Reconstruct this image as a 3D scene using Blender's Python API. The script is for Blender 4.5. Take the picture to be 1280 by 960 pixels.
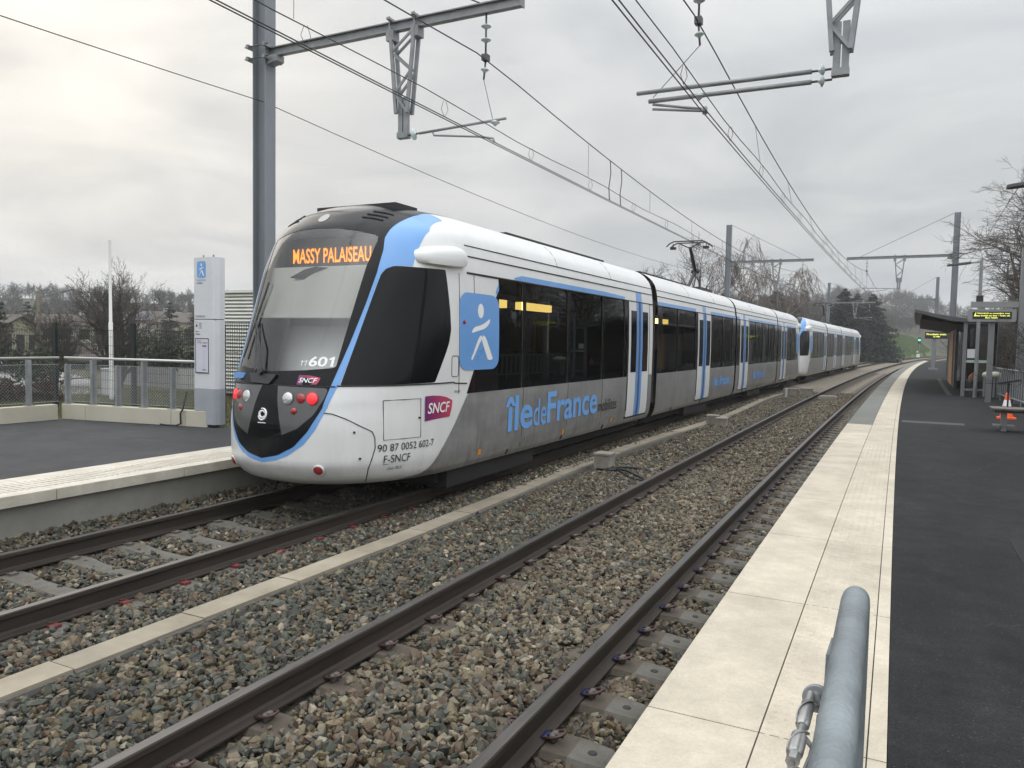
import bpy, math, random
import numpy as np
from mathutils import Vector, Matrix
for o in list(bpy.data.objects): bpy.data.objects.remove(o)
SC = bpy.context.scene
COL = SC.collection
RAD = math.radians
rng = random.Random(7)
npr = np.random.default_rng(11)

# ------------------------------------------------------------------ camera
cam_d = bpy.data.cameras.new("camera"); cam = bpy.data.objects.new("camera", cam_d); COL.objects.link(cam)
SC.camera = cam
CF, CYAW, CPITCH, CROLL, CH = 953.24, 0.46346, 0.05665, 0.018345, 1.9845
fw = Vector((-math.sin(CYAW)*math.cos(CPITCH), math.cos(CYAW)*math.cos(CPITCH), -math.sin(CPITCH)))
rt = Vector((math.cos(CYAW), math.sin(CYAW), 0)); up = rt.cross(fw)
r2 = rt*math.cos(CROLL)+up*math.sin(CROLL); u2 = -rt*math.sin(CROLL)+up*math.cos(CROLL)
cam.matrix_world = Matrix(((r2.x,u2.x,-fw.x,0),(r2.y,u2.y,-fw.y,0),(r2.z,u2.z,-fw.z,CH),(0,0,0,1)))
cam_d.sensor_fit = 'HORIZONTAL'; cam_d.sensor_width = 36.0; cam_d.lens = CF/1280*36
cam_d.clip_start = 0.05; cam_d.clip_end = 3000

# ------------------------------------------------------------------ light
SUN_EL, SUN_AZ = RAD(32), RAD(-62)       # azimuth from +Y (track direction) towards +X
world = bpy.data.worlds.new("World"); SC.world = world; world.use_nodes = True
wn, wl = world.node_tree.nodes, world.node_tree.links
wn.clear()
wo = wn.new('ShaderNodeOutputWorld'); bg = wn.new('ShaderNodeBackground'); bg.inputs['Strength'].default_value = 0.10
sky = wn.new('ShaderNodeTexSky'); sky.sky_type = 'NISHITA'; sky.sun_disc = False
sky.sun_elevation = SUN_EL; sky.sun_rotation = SUN_AZ; sky.air_density = 2.0; sky.dust_density = 6.0
tc = wn.new('ShaderNodeTexCoord')
sep = wn.new('ShaderNodeSeparateXYZ'); wl.new(tc.outputs['Generated'], sep.inputs[0])
def wmath(op, a, b=None, clamp=False):
    n = wn.new('ShaderNodeMath'); n.operation = op; n.use_clamp = clamp
    for i, v in enumerate((a, b)):
        if v is None: continue
        if isinstance(v, (int, float)): n.inputs[i].default_value = v
        else: wl.new(v, n.inputs[i])
    return n.outputs[0]
elev = wmath('MAXIMUM', sep.outputs['Z'], 0.0)
# cloud layer: directions projected on a plane overhead, so the clouds flatten towards the horizon
den = wmath('ADD', elev, 0.16)
px = wmath('DIVIDE', sep.outputs['X'], den); py = wmath('DIVIDE', sep.outputs['Y'], den)
cmb = wn.new('ShaderNodeCombineXYZ'); wl.new(px, cmb.inputs[0]); wl.new(py, cmb.inputs[1])
nz = wn.new('ShaderNodeTexNoise'); nz.inputs['Scale'].default_value = 1.25; nz.inputs['Detail'].default_value = 7; nz.inputs['Roughness'].default_value = 0.52
nz.inputs['Distortion'].default_value = 0.6
wl.new(cmb.outputs[0], nz.inputs['Vector'])
rp = wn.new('ShaderNodeValToRGB'); e = rp.color_ramp.elements
e[0].position = 0.33; e[0].color = (0.73,0.75,0.785,1); e[1].position = 0.66; e[1].color = (1.07,1.07,1.065,1)
wl.new(nz.outputs['Fac'], rp.inputs['Fac'])
# overcast luminance: brighter overhead, and a warm brightening round the hidden sun
lum = wmath('ADD', wmath('ADD', wmath('MULTIPLY', elev, 0.35), wmath('MULTIPLY', wmath('POWER', elev, 3.0), 1.5)), 0.595)
# brightness added to the unseen sky behind the camera, to light the tram
bk = wn.new('ShaderNodeVectorMath'); bk.operation = 'DOT_PRODUCT'; wl.new(tc.outputs['Generated'], bk.inputs[0]); bk.inputs[1].default_value = Vector((0.62,-0.60,0.5)).normalized()
lum = wmath('MULTIPLY', lum, wmath('ADD', wmath('MULTIPLY', wmath('POWER', wmath('MAXIMUM', wmath('ADD', wmath('MULTIPLY', bk.outputs['Value'], .62), .38), 0.0), 1.6), 1.05), 1.0))
sd = Vector((math.sin(SUN_AZ)*math.cos(SUN_EL), math.cos(SUN_AZ)*math.cos(SUN_EL), math.sin(SUN_EL)))
dot = wn.new('ShaderNodeVectorMath'); dot.operation = 'DOT_PRODUCT'; wl.new(tc.outputs['Generated'], dot.inputs[0]); dot.inputs[1].default_value = (math.sin(SUN_AZ)*math.cos(RAD(14)), math.cos(SUN_AZ)*math.cos(RAD(14)), math.sin(RAD(14)))
glow = wmath('POWER', wmath('MAXIMUM', dot.outputs['Value'], 0.0), 9.0)
lum = wmath('ADD', lum, wmath('MULTIPLY', glow, 0.25))
warm = wn.new('ShaderNodeMix'); warm.data_type = 'RGBA'; wl.new(wmath('MULTIPLY', glow, 0.9, True), warm.inputs[0])
warm.inputs[6].default_value = (0.975,0.99,1.0,1); warm.inputs[7].default_value = (1.03,0.985,0.905,1)
m1 = wn.new('ShaderNodeMix'); m1.data_type = 'RGBA'; m1.blend_type = 'MULTIPLY'; m1.inputs[0].default_value = 1
wl.new(rp.outputs['Color'], m1.inputs[6]); wl.new(warm.outputs[2], m1.inputs[7])
sc_ = wn.new('ShaderNodeVectorMath'); sc_.operation = 'SCALE'; wl.new(m1.outputs[2], sc_.inputs[0]); wl.new(wmath('MULTIPLY', lum, 10.2), sc_.inputs['Scale'])
mx = wn.new('ShaderNodeMix'); mx.data_type = 'RGBA'; mx.inputs[0].default_value = 0.97
wl.new(sky.outputs[0], mx.inputs[6]); wl.new(sc_.outputs[0], mx.inputs[7])
wl.new(mx.outputs[2], bg.inputs['Color']); wl.new(bg.outputs[0], wo.inputs['Surface'])
sun_d = bpy.data.lights.new("sun", 'SUN'); sun_d.energy = 0.5; sun_d.angle = RAD(40); sun_d.color = (1.0,0.95,0.87)
sun = bpy.data.objects.new("sun", sun_d); COL.objects.link(sun); sun.rotation_euler = sd.to_track_quat('Z','Y').to_euler()
sun.location = (-20, 10, 40)
SC.view_settings.view_transform = 'Standard'; SC.view_settings.look = 'None'
SC.view_settings.exposure = 0.0; SC.view_settings.gamma = 1.0; SC.view_settings.use_curve_mapping = False
SC.render.engine = 'CYCLES'
SC.cycles.max_bounces = 8; SC.cycles.transparent_max_bounces = 16; SC.cycles.volume_bounces = 0
SC.cycles.caustics_reflective = False; SC.cycles.caustics_refractive = False

# ------------------------------------------------------------------ helpers
def tag(o, label=None, cat=None, group=None, kind=None):
    if label: o['label'] = label
    if cat: o['category'] = cat
    if group: o['group'] = group
    if kind: o['kind'] = kind
    return o
LOC = {}
def thing(name, label, cat, loc=(0,0,0), group=None, rz=0.0):
    o = bpy.data.objects.new(name, None); COL.objects.link(o); o.location = loc; o.rotation_euler = (0,0,rz)
    o.empty_display_size = 0.2
    LOC[o] = Vector(loc)
    return tag(o, label, cat, group)
class MB:
    def __init__(s): s.v = []; s.f = []; s.m = []
    def add(s, verts, faces, m=0):
        b = len(s.v); s.v.extend([tuple(x) for x in verts]); s.f.extend([tuple(i+b for i in f) for f in faces]); s.m.extend([m]*len(faces)); return s
    def box(s, x0, x1, y0, y1, z0, z1, m=0):
        v = [(x,y,z) for z in (z0,z1) for y in (y0,y1) for x in (x0,x1)]
        return s.add(v, [(0,2,3,1),(4,5,7,6),(0,1,5,4),(2,6,7,3),(0,4,6,2),(1,3,7,5)], m)
    def obox(s, c, ax, ay, az, m=0):
        c, ax, ay, az = Vector(c), Vector(ax), Vector(ay), Vector(az)
        v = [c+ax*i+ay*j+az*k for k in (-1,1) for j in (-1,1) for i in (-1,1)]
        return s.add(v, [(0,2,3,1),(4,5,7,6),(0,1,5,4),(2,6,7,3),(0,4,6,2),(1,3,7,5)], m)
    def beam(s, a, b, w, h, m=0, upv=(0,0,1)):
        a, b = Vector(a), Vector(b); d = (b-a); L = d.length; d.normalize()
        sx = d.cross(Vector(upv))
        if sx.length < 1e-4: sx = d.cross(Vector((0,1,0)))
        sx.normalize(); sz = sx.cross(d)
        return s.obox((a+b)/2, sx*w/2, d*L/2, sz*h/2, m)
    def tube(s, pts, r, n=8, m=0, caps=True):
        pts = [Vector(p) for p in pts]; N = len(pts); rs = r if isinstance(r,(list,tuple)) else [r]*N
        b = len(s.v); prev = None
        for i, p in enumerate(pts):
            t = (pts[min(i+1,N-1)]-pts[max(i-1,0)]).normalized()
            if prev is None:
                a = Vector((0,0,1)) if abs(t.z) < .9 else Vector((1,0,0)); x = t.cross(a).normalized()
            else:
                x = prev - t*prev.dot(t); x.normalize()
            prev = x; y = t.cross(x)
            for k in range(n):
                an = 2*math.pi*k/n; s.v.append(tuple(p+(x*math.cos(an)+y*math.sin(an))*rs[i]))
        for i in range(N-1):
            for k in range(n):
                k2 = (k+1)%n; s.f.append((b+i*n+k, b+i*n+k2, b+(i+1)*n+k2, b+(i+1)*n+k)); s.m.append(m)
        if caps:
            s.f.append(tuple(b+k for k in reversed(range(n)))); s.m.append(m)
            s.f.append(tuple(b+(N-1)*n+k for k in range(n))); s.m.append(m)
        return s
    def lathe(s, prof, c=(0,0,0), n=16, m=0, axis=(0,0,1)):
        ax = Vector(axis).normalized(); a = Vector((1,0,0)) if abs(ax.x) < .9 else Vector((0,1,0))
        x = ax.cross(a).normalized(); y = ax.cross(x); c = Vector(c); b = len(s.v)
        for (r, z) in prof:
            for k in range(n):
                an = 2*math.pi*k/n; s.v.append(tuple(c+ax*z+(x*math.cos(an)+y*math.sin(an))*max(r,1e-4)))
        for i in range(len(prof)-1):
            for k in range(n):
                k2 = (k+1)%n; s.f.append((b+i*n+k, b+i*n+k2, b+(i+1)*n+k2, b+(i+1)*n+k)); s.m.append(m)
        return s
    def prism(s, poly, z0, z1, m=0, f=None):
        # poly in 2D, extruded along third axis; f maps (a,b,c)->xyz
        f = f or (lambda a,b,c:(a,b,c)); n = len(poly)
        v = [f(a,b,z0) for a,b in poly]+[f(a,b,z1) for a,b in poly]
        fs = [tuple(reversed(range(n))), tuple(range(n,2*n))]+[(i,(i+1)%n,n+(i+1)%n,n+i) for i in range(n)]
        return s.add(v, fs, m)
    def build(s, name, mats, parent=None, smooth=False, xf=None, bevel=0, auto=None):
        v = np.array(s.v, dtype=float).reshape(-1,3)
        if xf is not None: v = xf(v)
        return link_mesh(name, v, s.f, s.m, mats, parent, smooth, bevel, auto)
def link_mesh(name, v, faces, fm, mats, parent=None, smooth=False, bevel=0, auto=None):
    me = bpy.data.meshes.new(name)
    if parent is not None: v = v-np.array(LOC[parent])
    me.from_pydata(v.tolist(), [], faces); 
    for m in (mats if isinstance(mats,(list,tuple)) else [mats]): me.materials.append(m)
    if fm is not None and len(me.materials) > 1: me.polygons.foreach_set('material_index', fm)
    if smooth: me.polygons.foreach_set('use_smooth', [True]*len(me.polygons))
    me.update()
    o = bpy.data.objects.new(name, me); COL.objects.link(o)
    if parent is not None: o.parent = parent; LOC[o] = LOC[parent]
    else: LOC[o] = Vector((0,0,0))
    if auto is not None:
        try: me.set_sharp_from_angle(angle=RAD(auto))
        except Exception: pass
    if bevel:
        b = o.modifiers.new('bevel','BEVEL'); b.width = bevel; b.segments = 2; b.limit_method = 'ANGLE'; b.angle_limit = RAD(40)
    return o
def fast_mesh(name, V, F, mats, parent=None, smooth=False, fm=None):
    """V (n,3), F (m,k) constant k"""
    me = bpy.data.meshes.new(name)
    V = np.asarray(V, dtype=np.float32)
    if parent is not None: V = V-np.array(LOC[parent], dtype=np.float32)
    F = np.asarray(F, dtype=np.int32); m, k = F.shape
    me.vertices.add(len(V)); me.vertices.foreach_set('co', V.ravel())
    me.loops.add(m*k); me.loops.foreach_set('vertex_index', F.ravel())
    me.polygons.add(m); me.polygons.foreach_set('loop_start', np.arange(0,m*k,k,dtype=np.int32)); me.polygons.foreach_set('loop_total', np.full(m,k,dtype=np.int32))
    for mt in (mats if isinstance(mats,(list,tuple)) else [mats]): me.materials.append(mt)
    if fm is not None: me.polygons.foreach_set('material_index', np.asarray(fm,dtype=np.int32))
    me.polygons.foreach_set('use_smooth', np.full(m, smooth))
    me.update(calc_edges=True); me.validate()
    o = bpy.data.objects.new(name, me); COL.objects.link(o)
    if parent is not None: o.parent = parent; LOC[o] = LOC[parent]
    else: LOC[o] = Vector((0,0,0))
    return o
def copy_tree(o, parent=None, depth=0):
    c = o.copy(); COL.objects.link(c)
    if parent is not None: c.parent = parent
    for ch in list(o.children): copy_tree(ch, c, depth+1)
    return c

# ------------------------------------------------------------------ materials
MATS = {}
def nodes_of(m): return m.node_tree.nodes, m.node_tree.links
def mat(name, col, rough=0.6, metal=0.0, noise=0.0, nscale=8.0, bump=0.0, bscale=60.0, spec=0.5, coat=0.0, emit=None, estr=1.0, col2=None, coords='Object', detail=6, stretch=None):
    if name in MATS: return MATS[name]
    m = bpy.data.materials.new(name); m.use_nodes = True; MATS[name] = m
    n, l = nodes_of(m); b = n['Principled BSDF']
    b.inputs['Base Color'].default_value = (*col,1); b.inputs['Roughness'].default_value = rough; b.inputs['Metallic'].default_value = metal
    b.inputs['Specular IOR Level'].default_value = spec; b.inputs['Coat Weight'].default_value = coat; b.inputs['Coat Roughness'].default_value = 0.08
    if emit is not None: b.inputs['Emission Color'].default_value = (*emit,1); b.inputs['Emission Strength'].default_value = estr
    if noise or bump:
        t = n.new('ShaderNodeTexCoord'); src = t.outputs[coords]
        if stretch:
            mp = n.new('ShaderNodeMapping'); mp.inputs['Scale'].default_value = stretch; l.new(src, mp.inputs[0]); src = mp.outputs[0]
    if noise:
        nz = n.new('ShaderNodeTexNoise'); nz.inputs['Scale'].default_value = nscale; nz.inputs['Detail'].default_value = detail; nz.inputs['Roughness'].default_value = 0.65
        l.new(src, nz.inputs['Vector'])
        r = n.new('ShaderNodeValToRGB'); e = r.color_ramp.elements; e[0].position = 0.32; e[1].position = 0.68
        c2 = col2 or tuple(c*(1-noise) for c in col); e[0].color = (*c2,1); e[1].color = (*(tuple(min(1,c*(1+noise*.6)) for c in col) if not col2 else col),1)
        l.new(nz.outputs['Fac'], r.inputs['Fac']); l.new(r.outputs['Color'], b.inputs['Base Color'])
        ro = n.new('ShaderNodeMapRange'); ro.inputs[3].default_value = max(0,rough-.1); ro.inputs[4].default_value = min(1,rough+.12)
        l.new(nz.outputs['Fac'], ro.inputs[0]); l.new(ro.outputs[0], b.inputs['Roughness'])
    if bump:
        n2 = n.new('ShaderNodeTexNoise'); n2.inputs['Scale'].default_value = bscale; n2.inputs['Detail'].default_value = 4; l.new(src, n2.inputs['Vector'])
        bp = n.new('ShaderNodeBump'); bp.inputs['Strength'].default_value = bump; bp.inputs['Distance'].default_value = 0.01
        l.new(n2.outputs['Fac'], bp.inputs['Height']); l.new(bp.outputs[0], b.inputs['Normal'])
    return m
def glass(name, tint=(0.2,0.2,0.19), refl=1.0, rough=0.02, ior=1.5):
    if name in MATS: return MATS[name]
    m = bpy.data.materials.new(name); m.use_nodes = True; MATS[name] = m
    n, l = nodes_of(m); n.clear(); o = n.new('ShaderNodeOutputMaterial'); mx = n.new('ShaderNodeMixShader')
    t = n.new('ShaderNodeBsdfTransparent'); t.inputs[0].default_value = (*tint,1)
    g = n.new('ShaderNodeBsdfGlossy'); g.inputs['Color'].default_value = (refl,refl,refl,1); g.inputs['Roughness'].default_value = rough
    f = n.new('ShaderNodeFresnel'); f.inputs[0].default_value = ior
    l.new(f.outputs[0], mx.inputs[0]); l.new(t.outputs[0], mx.inputs[1]); l.new(g.outputs[0], mx.inputs[2]); l.new(mx.outputs[0], o.inputs[0])
    return m

# ------------------------------------------------------------------ track frame
K = 0.00063561; XC = -2.42275; UF = -3.8786          # curvature, near track centre, far track centre
def TM(u, s, z=None):
    u = np.asarray(u, float); s = np.asarray(s, float); sp = np.maximum(s, 0)
    th = K*sp
    x = XC+(1-np.cos(th))/K+u*np.cos(th); y = np.where(s > 0, np.sin(th)/K, s)-u*np.sin(th)
    return x, y
def xf_track(v):                                      # columns (u, s, z) -> world
    x, y = TM(v[:,0], v[:,1]); return np.stack([x, y, v[:,2]], 1)
def P(u, s, z):
    x, y = TM(u, s); return Vector((float(x), float(y), z))
def track_heading(s): return -K*max(s,0)              # rotation about z of an object aligned with the track
def sweep(mb, prof, ss, m=0, close=True, fm=None):
    """sweep a (u,z) profile along s stations; coordinates stay (u,s,z)"""
    n = len(prof); b = len(mb.v)
    for s in ss:
        for (u, z) in prof: mb.v.append((u, s, z))
    for i in range(len(ss)-1):
        for k in range(n if close else n-1):
            k2 = (k+1)%n; mb.f.append((b+i*n+k, b+(i+1)*n+k, b+(i+1)*n+k2, b+i*n+k2)); mb.m.append(fm[k] if fm else m)
    if close:
        mb.f.append(tuple(b+k for k in range(n))); mb.m.append(m)
        mb.f.append(tuple(b+(len(ss)-1)*n+k for k in reversed(range(n)))); mb.m.append(m)
    return mb
def stations(a, b, near=0.5, far=3.0, sw=30):
    out = [a]
    while out[-1] < b-1e-6: out.append(min(b, out[-1]+(near if out[-1] < sw else far)))
    return out
HN, HF = 0.36, 0.396      # platform heights above the rail head
def smooth(a, b, x):
    t = np.clip((x-a)/(b-a), 0, 1); return t*t*(3-2*t)
# ------------------------------------------------------------------ terrain
def lateral(x, y):
    # offset from the near track centre (valid for y > 0)
    yc = np.clip(y, 0, 600)
    return x-(XC+K*yc*yc/2)
def hnoise(x, y):
    return (np.sin(x*.11+1.3)*np.cos(y*.09+.4)+.6*np.sin(x*.23+y*.17)+.35*np.sin(x*.5-y*.41+2))
def ground_z(x, y):
    x = np.asarray(x, float); y = np.asarray(y, float)
    lat = lateral(x, y); r = np.hypot(x, y)
    z = np.full(x.shape, -0.55)
    left = smooth(-6.9, -8.3, lat)*(1-smooth(8.5, 6.5, y)*smooth(-14.5, -12.5, lat)*0)
    z = np.where(lat < -5.9, -0.55+0.78*left, z)
    # green bank left of the line past the trains
    bank = smooth(-6.2, -14, lat)*smooth(92, 150, y)*4.2
    z = z+np.where(lat < 0, bank, 0)
    # right side: level strip behind the platform, then a brushy bank
    rgt = smooth(4.5, 6.5, lat)*0.85+smooth(7.0, 13, lat)*1.9
    z = z+np.where(lat > 0, rgt, 0)
    # lawn falls a little towards the road, then hills rise round the valley
    z = z+np.where(lat < -9, -0.5*smooth(14, 40, r)*smooth(60, 30, y), 0)
    hill = smooth(70, 330, r)*smooth(8, 60, np.abs(lat))*(7+3*smooth(150, 420, r))+smooth(210, 430, y)*8*smooth(200, 60, np.abs(lat))
    z = z+hill+hnoise(x*.5, y*.5)*0.35*smooth(30, 90, r)*smooth(8, 25, np.abs(lat))
    return z
def axis(lo, hi, near, step, g):
    a = [0.0]; d = step
    while a[-1] < hi:
        a.append(a[-1]+d)
        if a[-1] > near: d *= g
    b = [0.0]; d = step
    while b[-1] > lo:
        b.append(b[-1]-d)
        if b[-1] < -near: d *= g
    return np.array(sorted(set(a+b)))
gx_ = axis(-1600, 1600, 32, 0.8, 1.10); gy_ = axis(-300, 2200, 40, 1.2, 1.08)
GX, GY = np.meshgrid(gx_, gy_); GZ = ground_z(GX, GY)
nx, ny = len(gx_), len(gy_)
idx = np.arange(nx*ny).reshape(ny, nx)
GF = np.stack([idx[:-1,:-1], idx[:-1,1:], idx[1:,1:], idx[1:,:-1]], -1).reshape(-1,4)
M_GRASS = mat('grass_ground', (0.075,0.082,0.028), rough=0.9, noise=0.55, nscale=0.9, bump=0.6, bscale=7, col2=(0.062,0.052,0.03), detail=9, spec=0.2)
def green_far(m):
    n, l = nodes_of(m); b = n['Principled BSDF']; src = b.inputs['Base Color'].links[0].from_socket; t = n.new('ShaderNodeTexCoord'); sx = n.new('ShaderNodeSeparateXYZ'); l.new(t.outputs['Object'], sx.inputs[0])
    mr = n.new('ShaderNodeMapRange'); mr.inputs[1].default_value = 75; mr.inputs[2].default_value = 105; l.new(sx.outputs['Y'], mr.inputs[0])
    nz_ = n.new('ShaderNodeTexNoise'); nz_.inputs['Scale'].default_value = .12; l.new(t.outputs['Object'], nz_.inputs['Vector']); r = n.new('ShaderNodeValToRGB'); e = r.color_ramp.elements; e[0].position = .35; e[0].color = (.05,.085,.022,1); e[1].position = .65; e[1].color = (.085,.12,.035,1); l.new(nz_.outputs['Fac'], r.inputs[0])
    mx_ = n.new('ShaderNodeMix'); mx_.data_type = 'RGBA'; 
    def mrg(sock, a, b_):
        q = n.new('ShaderNodeMapRange'); q.inputs[1].default_value = a; q.inputs[2].default_value = b_; l.new(sock, q.inputs[0]); return q.outputs[0]
    def mul(a, b_):
        q = n.new('ShaderNodeMath'); q.operation = 'MULTIPLY'; l.new(a, q.inputs[0]); l.new(b_, q.inputs[1]); return q.outputs[0]
    fac = mul(mul(mr.outputs[0], mul(mrg(sx.outputs['X'], 14, 9), mrg(sx.outputs['X'], -45, -25))), mrg(sx.outputs['Y'], 270, 240))
    mb_ = n.new('ShaderNodeMix'); mb_.data_type = 'RGBA'; l.new(mrg(sx.outputs['Y'], 40, 110), mb_.inputs[0]); l.new(src, mb_.inputs[6]); mb_.inputs[7].default_value = (.048,.042,.030,1); src = mb_.outputs[2]
    l.new(fac, mx_.inputs[0]); l.new(src, mx_.inputs[6]); l.new(r.outputs[0], mx_.inputs[7]); l.new(mx_.outputs[2], b.inputs['Base Color'])
green_far(M_GRASS)
ground = fast_mesh('ground', np.stack([GX,GY,GZ],-1).reshape(-1,3), GF, M_GRASS, smooth=True)
tag(ground, 'winter grass ground rising to low hills beyond the station', kind='structure')

# ------------------------------------------------------------------ ballast bed
BU = np.array([-5.26,-4.98,-4.70,-4.45,UF,-3.28,-3.05,-2.62,-2.36,-2.06,-1.7,-1.3,-.95,-.75,0,.75,1.0,1.25,1.62])
BZ = np.array([-.03,-.10,-.17,-.205,-.215,-.205,-.18,-.155,-.15,-.165,-.15,-.15,-.18,-.205,-.19,-.205,-.215,-.25,-.28])
def bed_z(u): return np.interp(u, BU, BZ)
bu = np.concatenate([np.linspace(-6.6,-5.3,3), np.linspace(-5.26,1.62,58)])
ss = np.array(stations(-6, 60, .5, 2)+stations(62, 420, 4, 6)[0:])
BUg, BSg = np.meshgrid(bu, ss); bzz = np.where(BUg < -5.3, -0.5, bed_z(BUg))-0.012
bx, by = TM(BUg.ravel(), BSg.ravel())
i2 = np.arange(BUg.size).reshape(BUg.shape)
BF = np.stack([i2[:-1,:-1], i2[:-1,1:], i2[1:,1:], i2[1:,:-1]], -1).reshape(-1,4)
def ballast_material(name, cell=None):
    m = bpy.data.materials.new(name); m.use_nodes = True; n, l = nodes_of(m); b = n['Principled BSDF']
    b.inputs['Roughness'].default_value = 0.62; b.inputs['Specular IOR Level'].default_value = 0.35
    tcn = n.new('ShaderNodeTexCoord')
    if cell:
        vo = n.new('ShaderNodeTexVoronoi'); vo.inputs['Scale'].default_value = cell; vo.inputs['Randomness'].default_value = 1
        l.new(tcn.outputs['Object'], vo.inputs['Vector']); sp = n.new('ShaderNodeSeparateColor'); l.new(vo.outputs['Color'], sp.inputs[0]); rnd = sp.outputs[0]
        bp = n.new('ShaderNodeBump'); bp.inputs['Strength'].default_value = 1.0; bp.inputs['Distance'].default_value = 0.03; bp.invert = True
        l.new(vo.outputs['Distance'], bp.inputs['Height']); l.new(bp.outputs[0], b.inputs['Normal'])
    else:
        at = n.new('ShaderNodeAttribute'); at.attribute_name = 'stone_tone'; rnd = None
    r1 = n.new('ShaderNodeValToRGB'); r1.color_ramp.interpolation = 'LINEAR'
    def setr(r, st):
        e = r.color_ramp.elements
        while len(e) < len(st): e.new(0.5)
        for el, (p_, c) in zip(e, st): el.position = p_; el.color = (*c,1)
    setr(r1, [(0,(0.035,0.036,0.029)),(.25,(0.069,0.072,0.058)),(.48,(0.105,0.105,0.077)),(.66,(0.075,0.059,0.041)),(.8,(0.147,0.136,0.102)),(.93,(0.186,0.164,0.120)),(1,(0.276,0.249,0.195))])
    r2_ = n.new('ShaderNodeValToRGB')
    setr(r2_, [(0,(0.073,0.059,0.042)),(.3,(0.143,0.115,0.079)),(.55,(0.193,0.158,0.111)),(.72,(0.115,0.106,0.084)),(.88,(0.252,0.211,0.153)),(1,(0.350,0.304,0.234))])
    if rnd is not None: l.new(rnd, r1.inputs[0]); l.new(rnd, r2_.inputs[0])
    mixn = n.new('ShaderNodeMix'); mixn.data_type = 'RGBA'
    # paler, sandier stone in the near track and further along the line, greyer in the six-foot close by
    sx = n.new('ShaderNodeSeparateXYZ'); l.new(tcn.outputs['Object'], sx.inputs[0])
    def M(op, a, bb=None, clamp=False):
        q = n.new('ShaderNodeMath'); q.operation = op; q.use_clamp = clamp
        for i, v in enumerate((a, bb)):
            if v is None: continue
            if isinstance(v,(int,float)): q.inputs[i].default_value = v
            else: l.new(v, q.inputs[i])
        return q.outputs[0]
    nzb = n.new('ShaderNodeTexNoise'); nzb.inputs['Scale'].default_value = 0.9; nzb.inputs['Detail'].default_value = 3; l.new(tcn.outputs['Object'], nzb.inputs['Vector'])
    fx = M('MULTIPLY', M('ADD', sx.outputs['X'], 3.3), 0.85, True)
    fy = M('MULTIPLY', M('SUBTRACT', sx.outputs['Y'], 4.5), 0.16, True)
    fac = M('ADD', M('MAXIMUM', M('MULTIPLY', fx, .8), fy), M('MULTIPLY', M('SUBTRACT', nzb.outputs['Fac'], .5), 1.2), True)
    l.new(fac, mixn.inputs[0]); l.new(r1.outputs[0], mixn.inputs[6]); l.new(r2_.outputs[0], mixn.inputs[7])
    n3 = n.new('ShaderNodeTexNoise'); n3.inputs['Scale'].default_value = 45; n3.inputs['Detail'].default_value = 4; l.new(tcn.outputs['Object'], n3.inputs['Vector'])
    m3 = n.new('ShaderNodeMix'); m3.data_type = 'RGBA'; m3.blend_type = 'OVERLAY'; m3.inputs[0].default_value = 0.45
    l.new(mixn.outputs[2] if rnd is not None else at.outputs['Color'], m3.inputs[6]); l.new(n3.outputs['Fac'], m3.inputs[7]); 
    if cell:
        mr = n.new('ShaderNodeMapRange'); mr.inputs[1].default_value = 30; mr.inputs[2].default_value = 42; mr.inputs[3].default_value = .32; mr.inputs[4].default_value = 1; l.new(sx.outputs['Y'], mr.inputs[0])  # bed colour darkened under the loose stones, standing for shade in their gaps
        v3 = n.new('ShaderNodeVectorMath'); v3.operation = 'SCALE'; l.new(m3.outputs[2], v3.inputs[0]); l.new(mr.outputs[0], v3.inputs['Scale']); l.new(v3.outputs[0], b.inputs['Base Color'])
    else: l.new(m3.outputs[2], b.inputs['Base Color'])
    if not cell:
        bp = n.new('ShaderNodeBump'); bp.inputs['Strength'].default_value = 0.4; bp.inputs['Distance'].default_value = 0.004
        l.new(n3.outputs['Fac'], bp.inputs['Height']); l.new(bp.outputs[0], b.inputs['Normal'])
    return m
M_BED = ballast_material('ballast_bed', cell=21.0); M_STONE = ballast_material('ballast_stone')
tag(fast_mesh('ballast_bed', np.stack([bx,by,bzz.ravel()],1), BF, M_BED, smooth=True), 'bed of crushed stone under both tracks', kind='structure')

# ------------------------------------------------------------------ stones
ico_v = []; t_ = (1+5**.5)/2
for a, b in ((1,t_),(-1,t_),(1,-t_),(-1,-t_)): ico_v += [(0,a,b),(a,b,0),(b,0,a)]
ico_v = np.array(ico_v)/math.hypot(1,t_)
def hull_faces(v):
    d = np.linalg.norm(v[:,None]-v[None],axis=-1); m = d[d > 1e-6].min()*1.05; fs = []
    n = len(v)
    for i in range(n):
        for j in range(i+1,n):
            for k in range(j+1,n):
                if d[i,j] < m and d[j,k] < m and d[i,k] < m:
                    c = np.cross(v[j]-v[i], v[k]-v[i]); fs.append((i,j,k) if c@v[i] > 0 else (i,k,j))
    return np.array(fs)
ico_f = hull_faces(ico_v)
oct_v = np.array([(1,0,0),(-1,0,0),(0,1,0),(0,-1,0),(0,0,1),(0,0,-1)], float)
oct_f = np.array([(0,2,4),(2,1,4),(1,3,4),(3,0,4),(2,0,5),(1,2,5),(3,1,5),(0,3,5)])
SLP = 0.575; SL0 = 3.71                        # sleeper spacing and a measured sleeper position
SLF0 = 3.41
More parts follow.
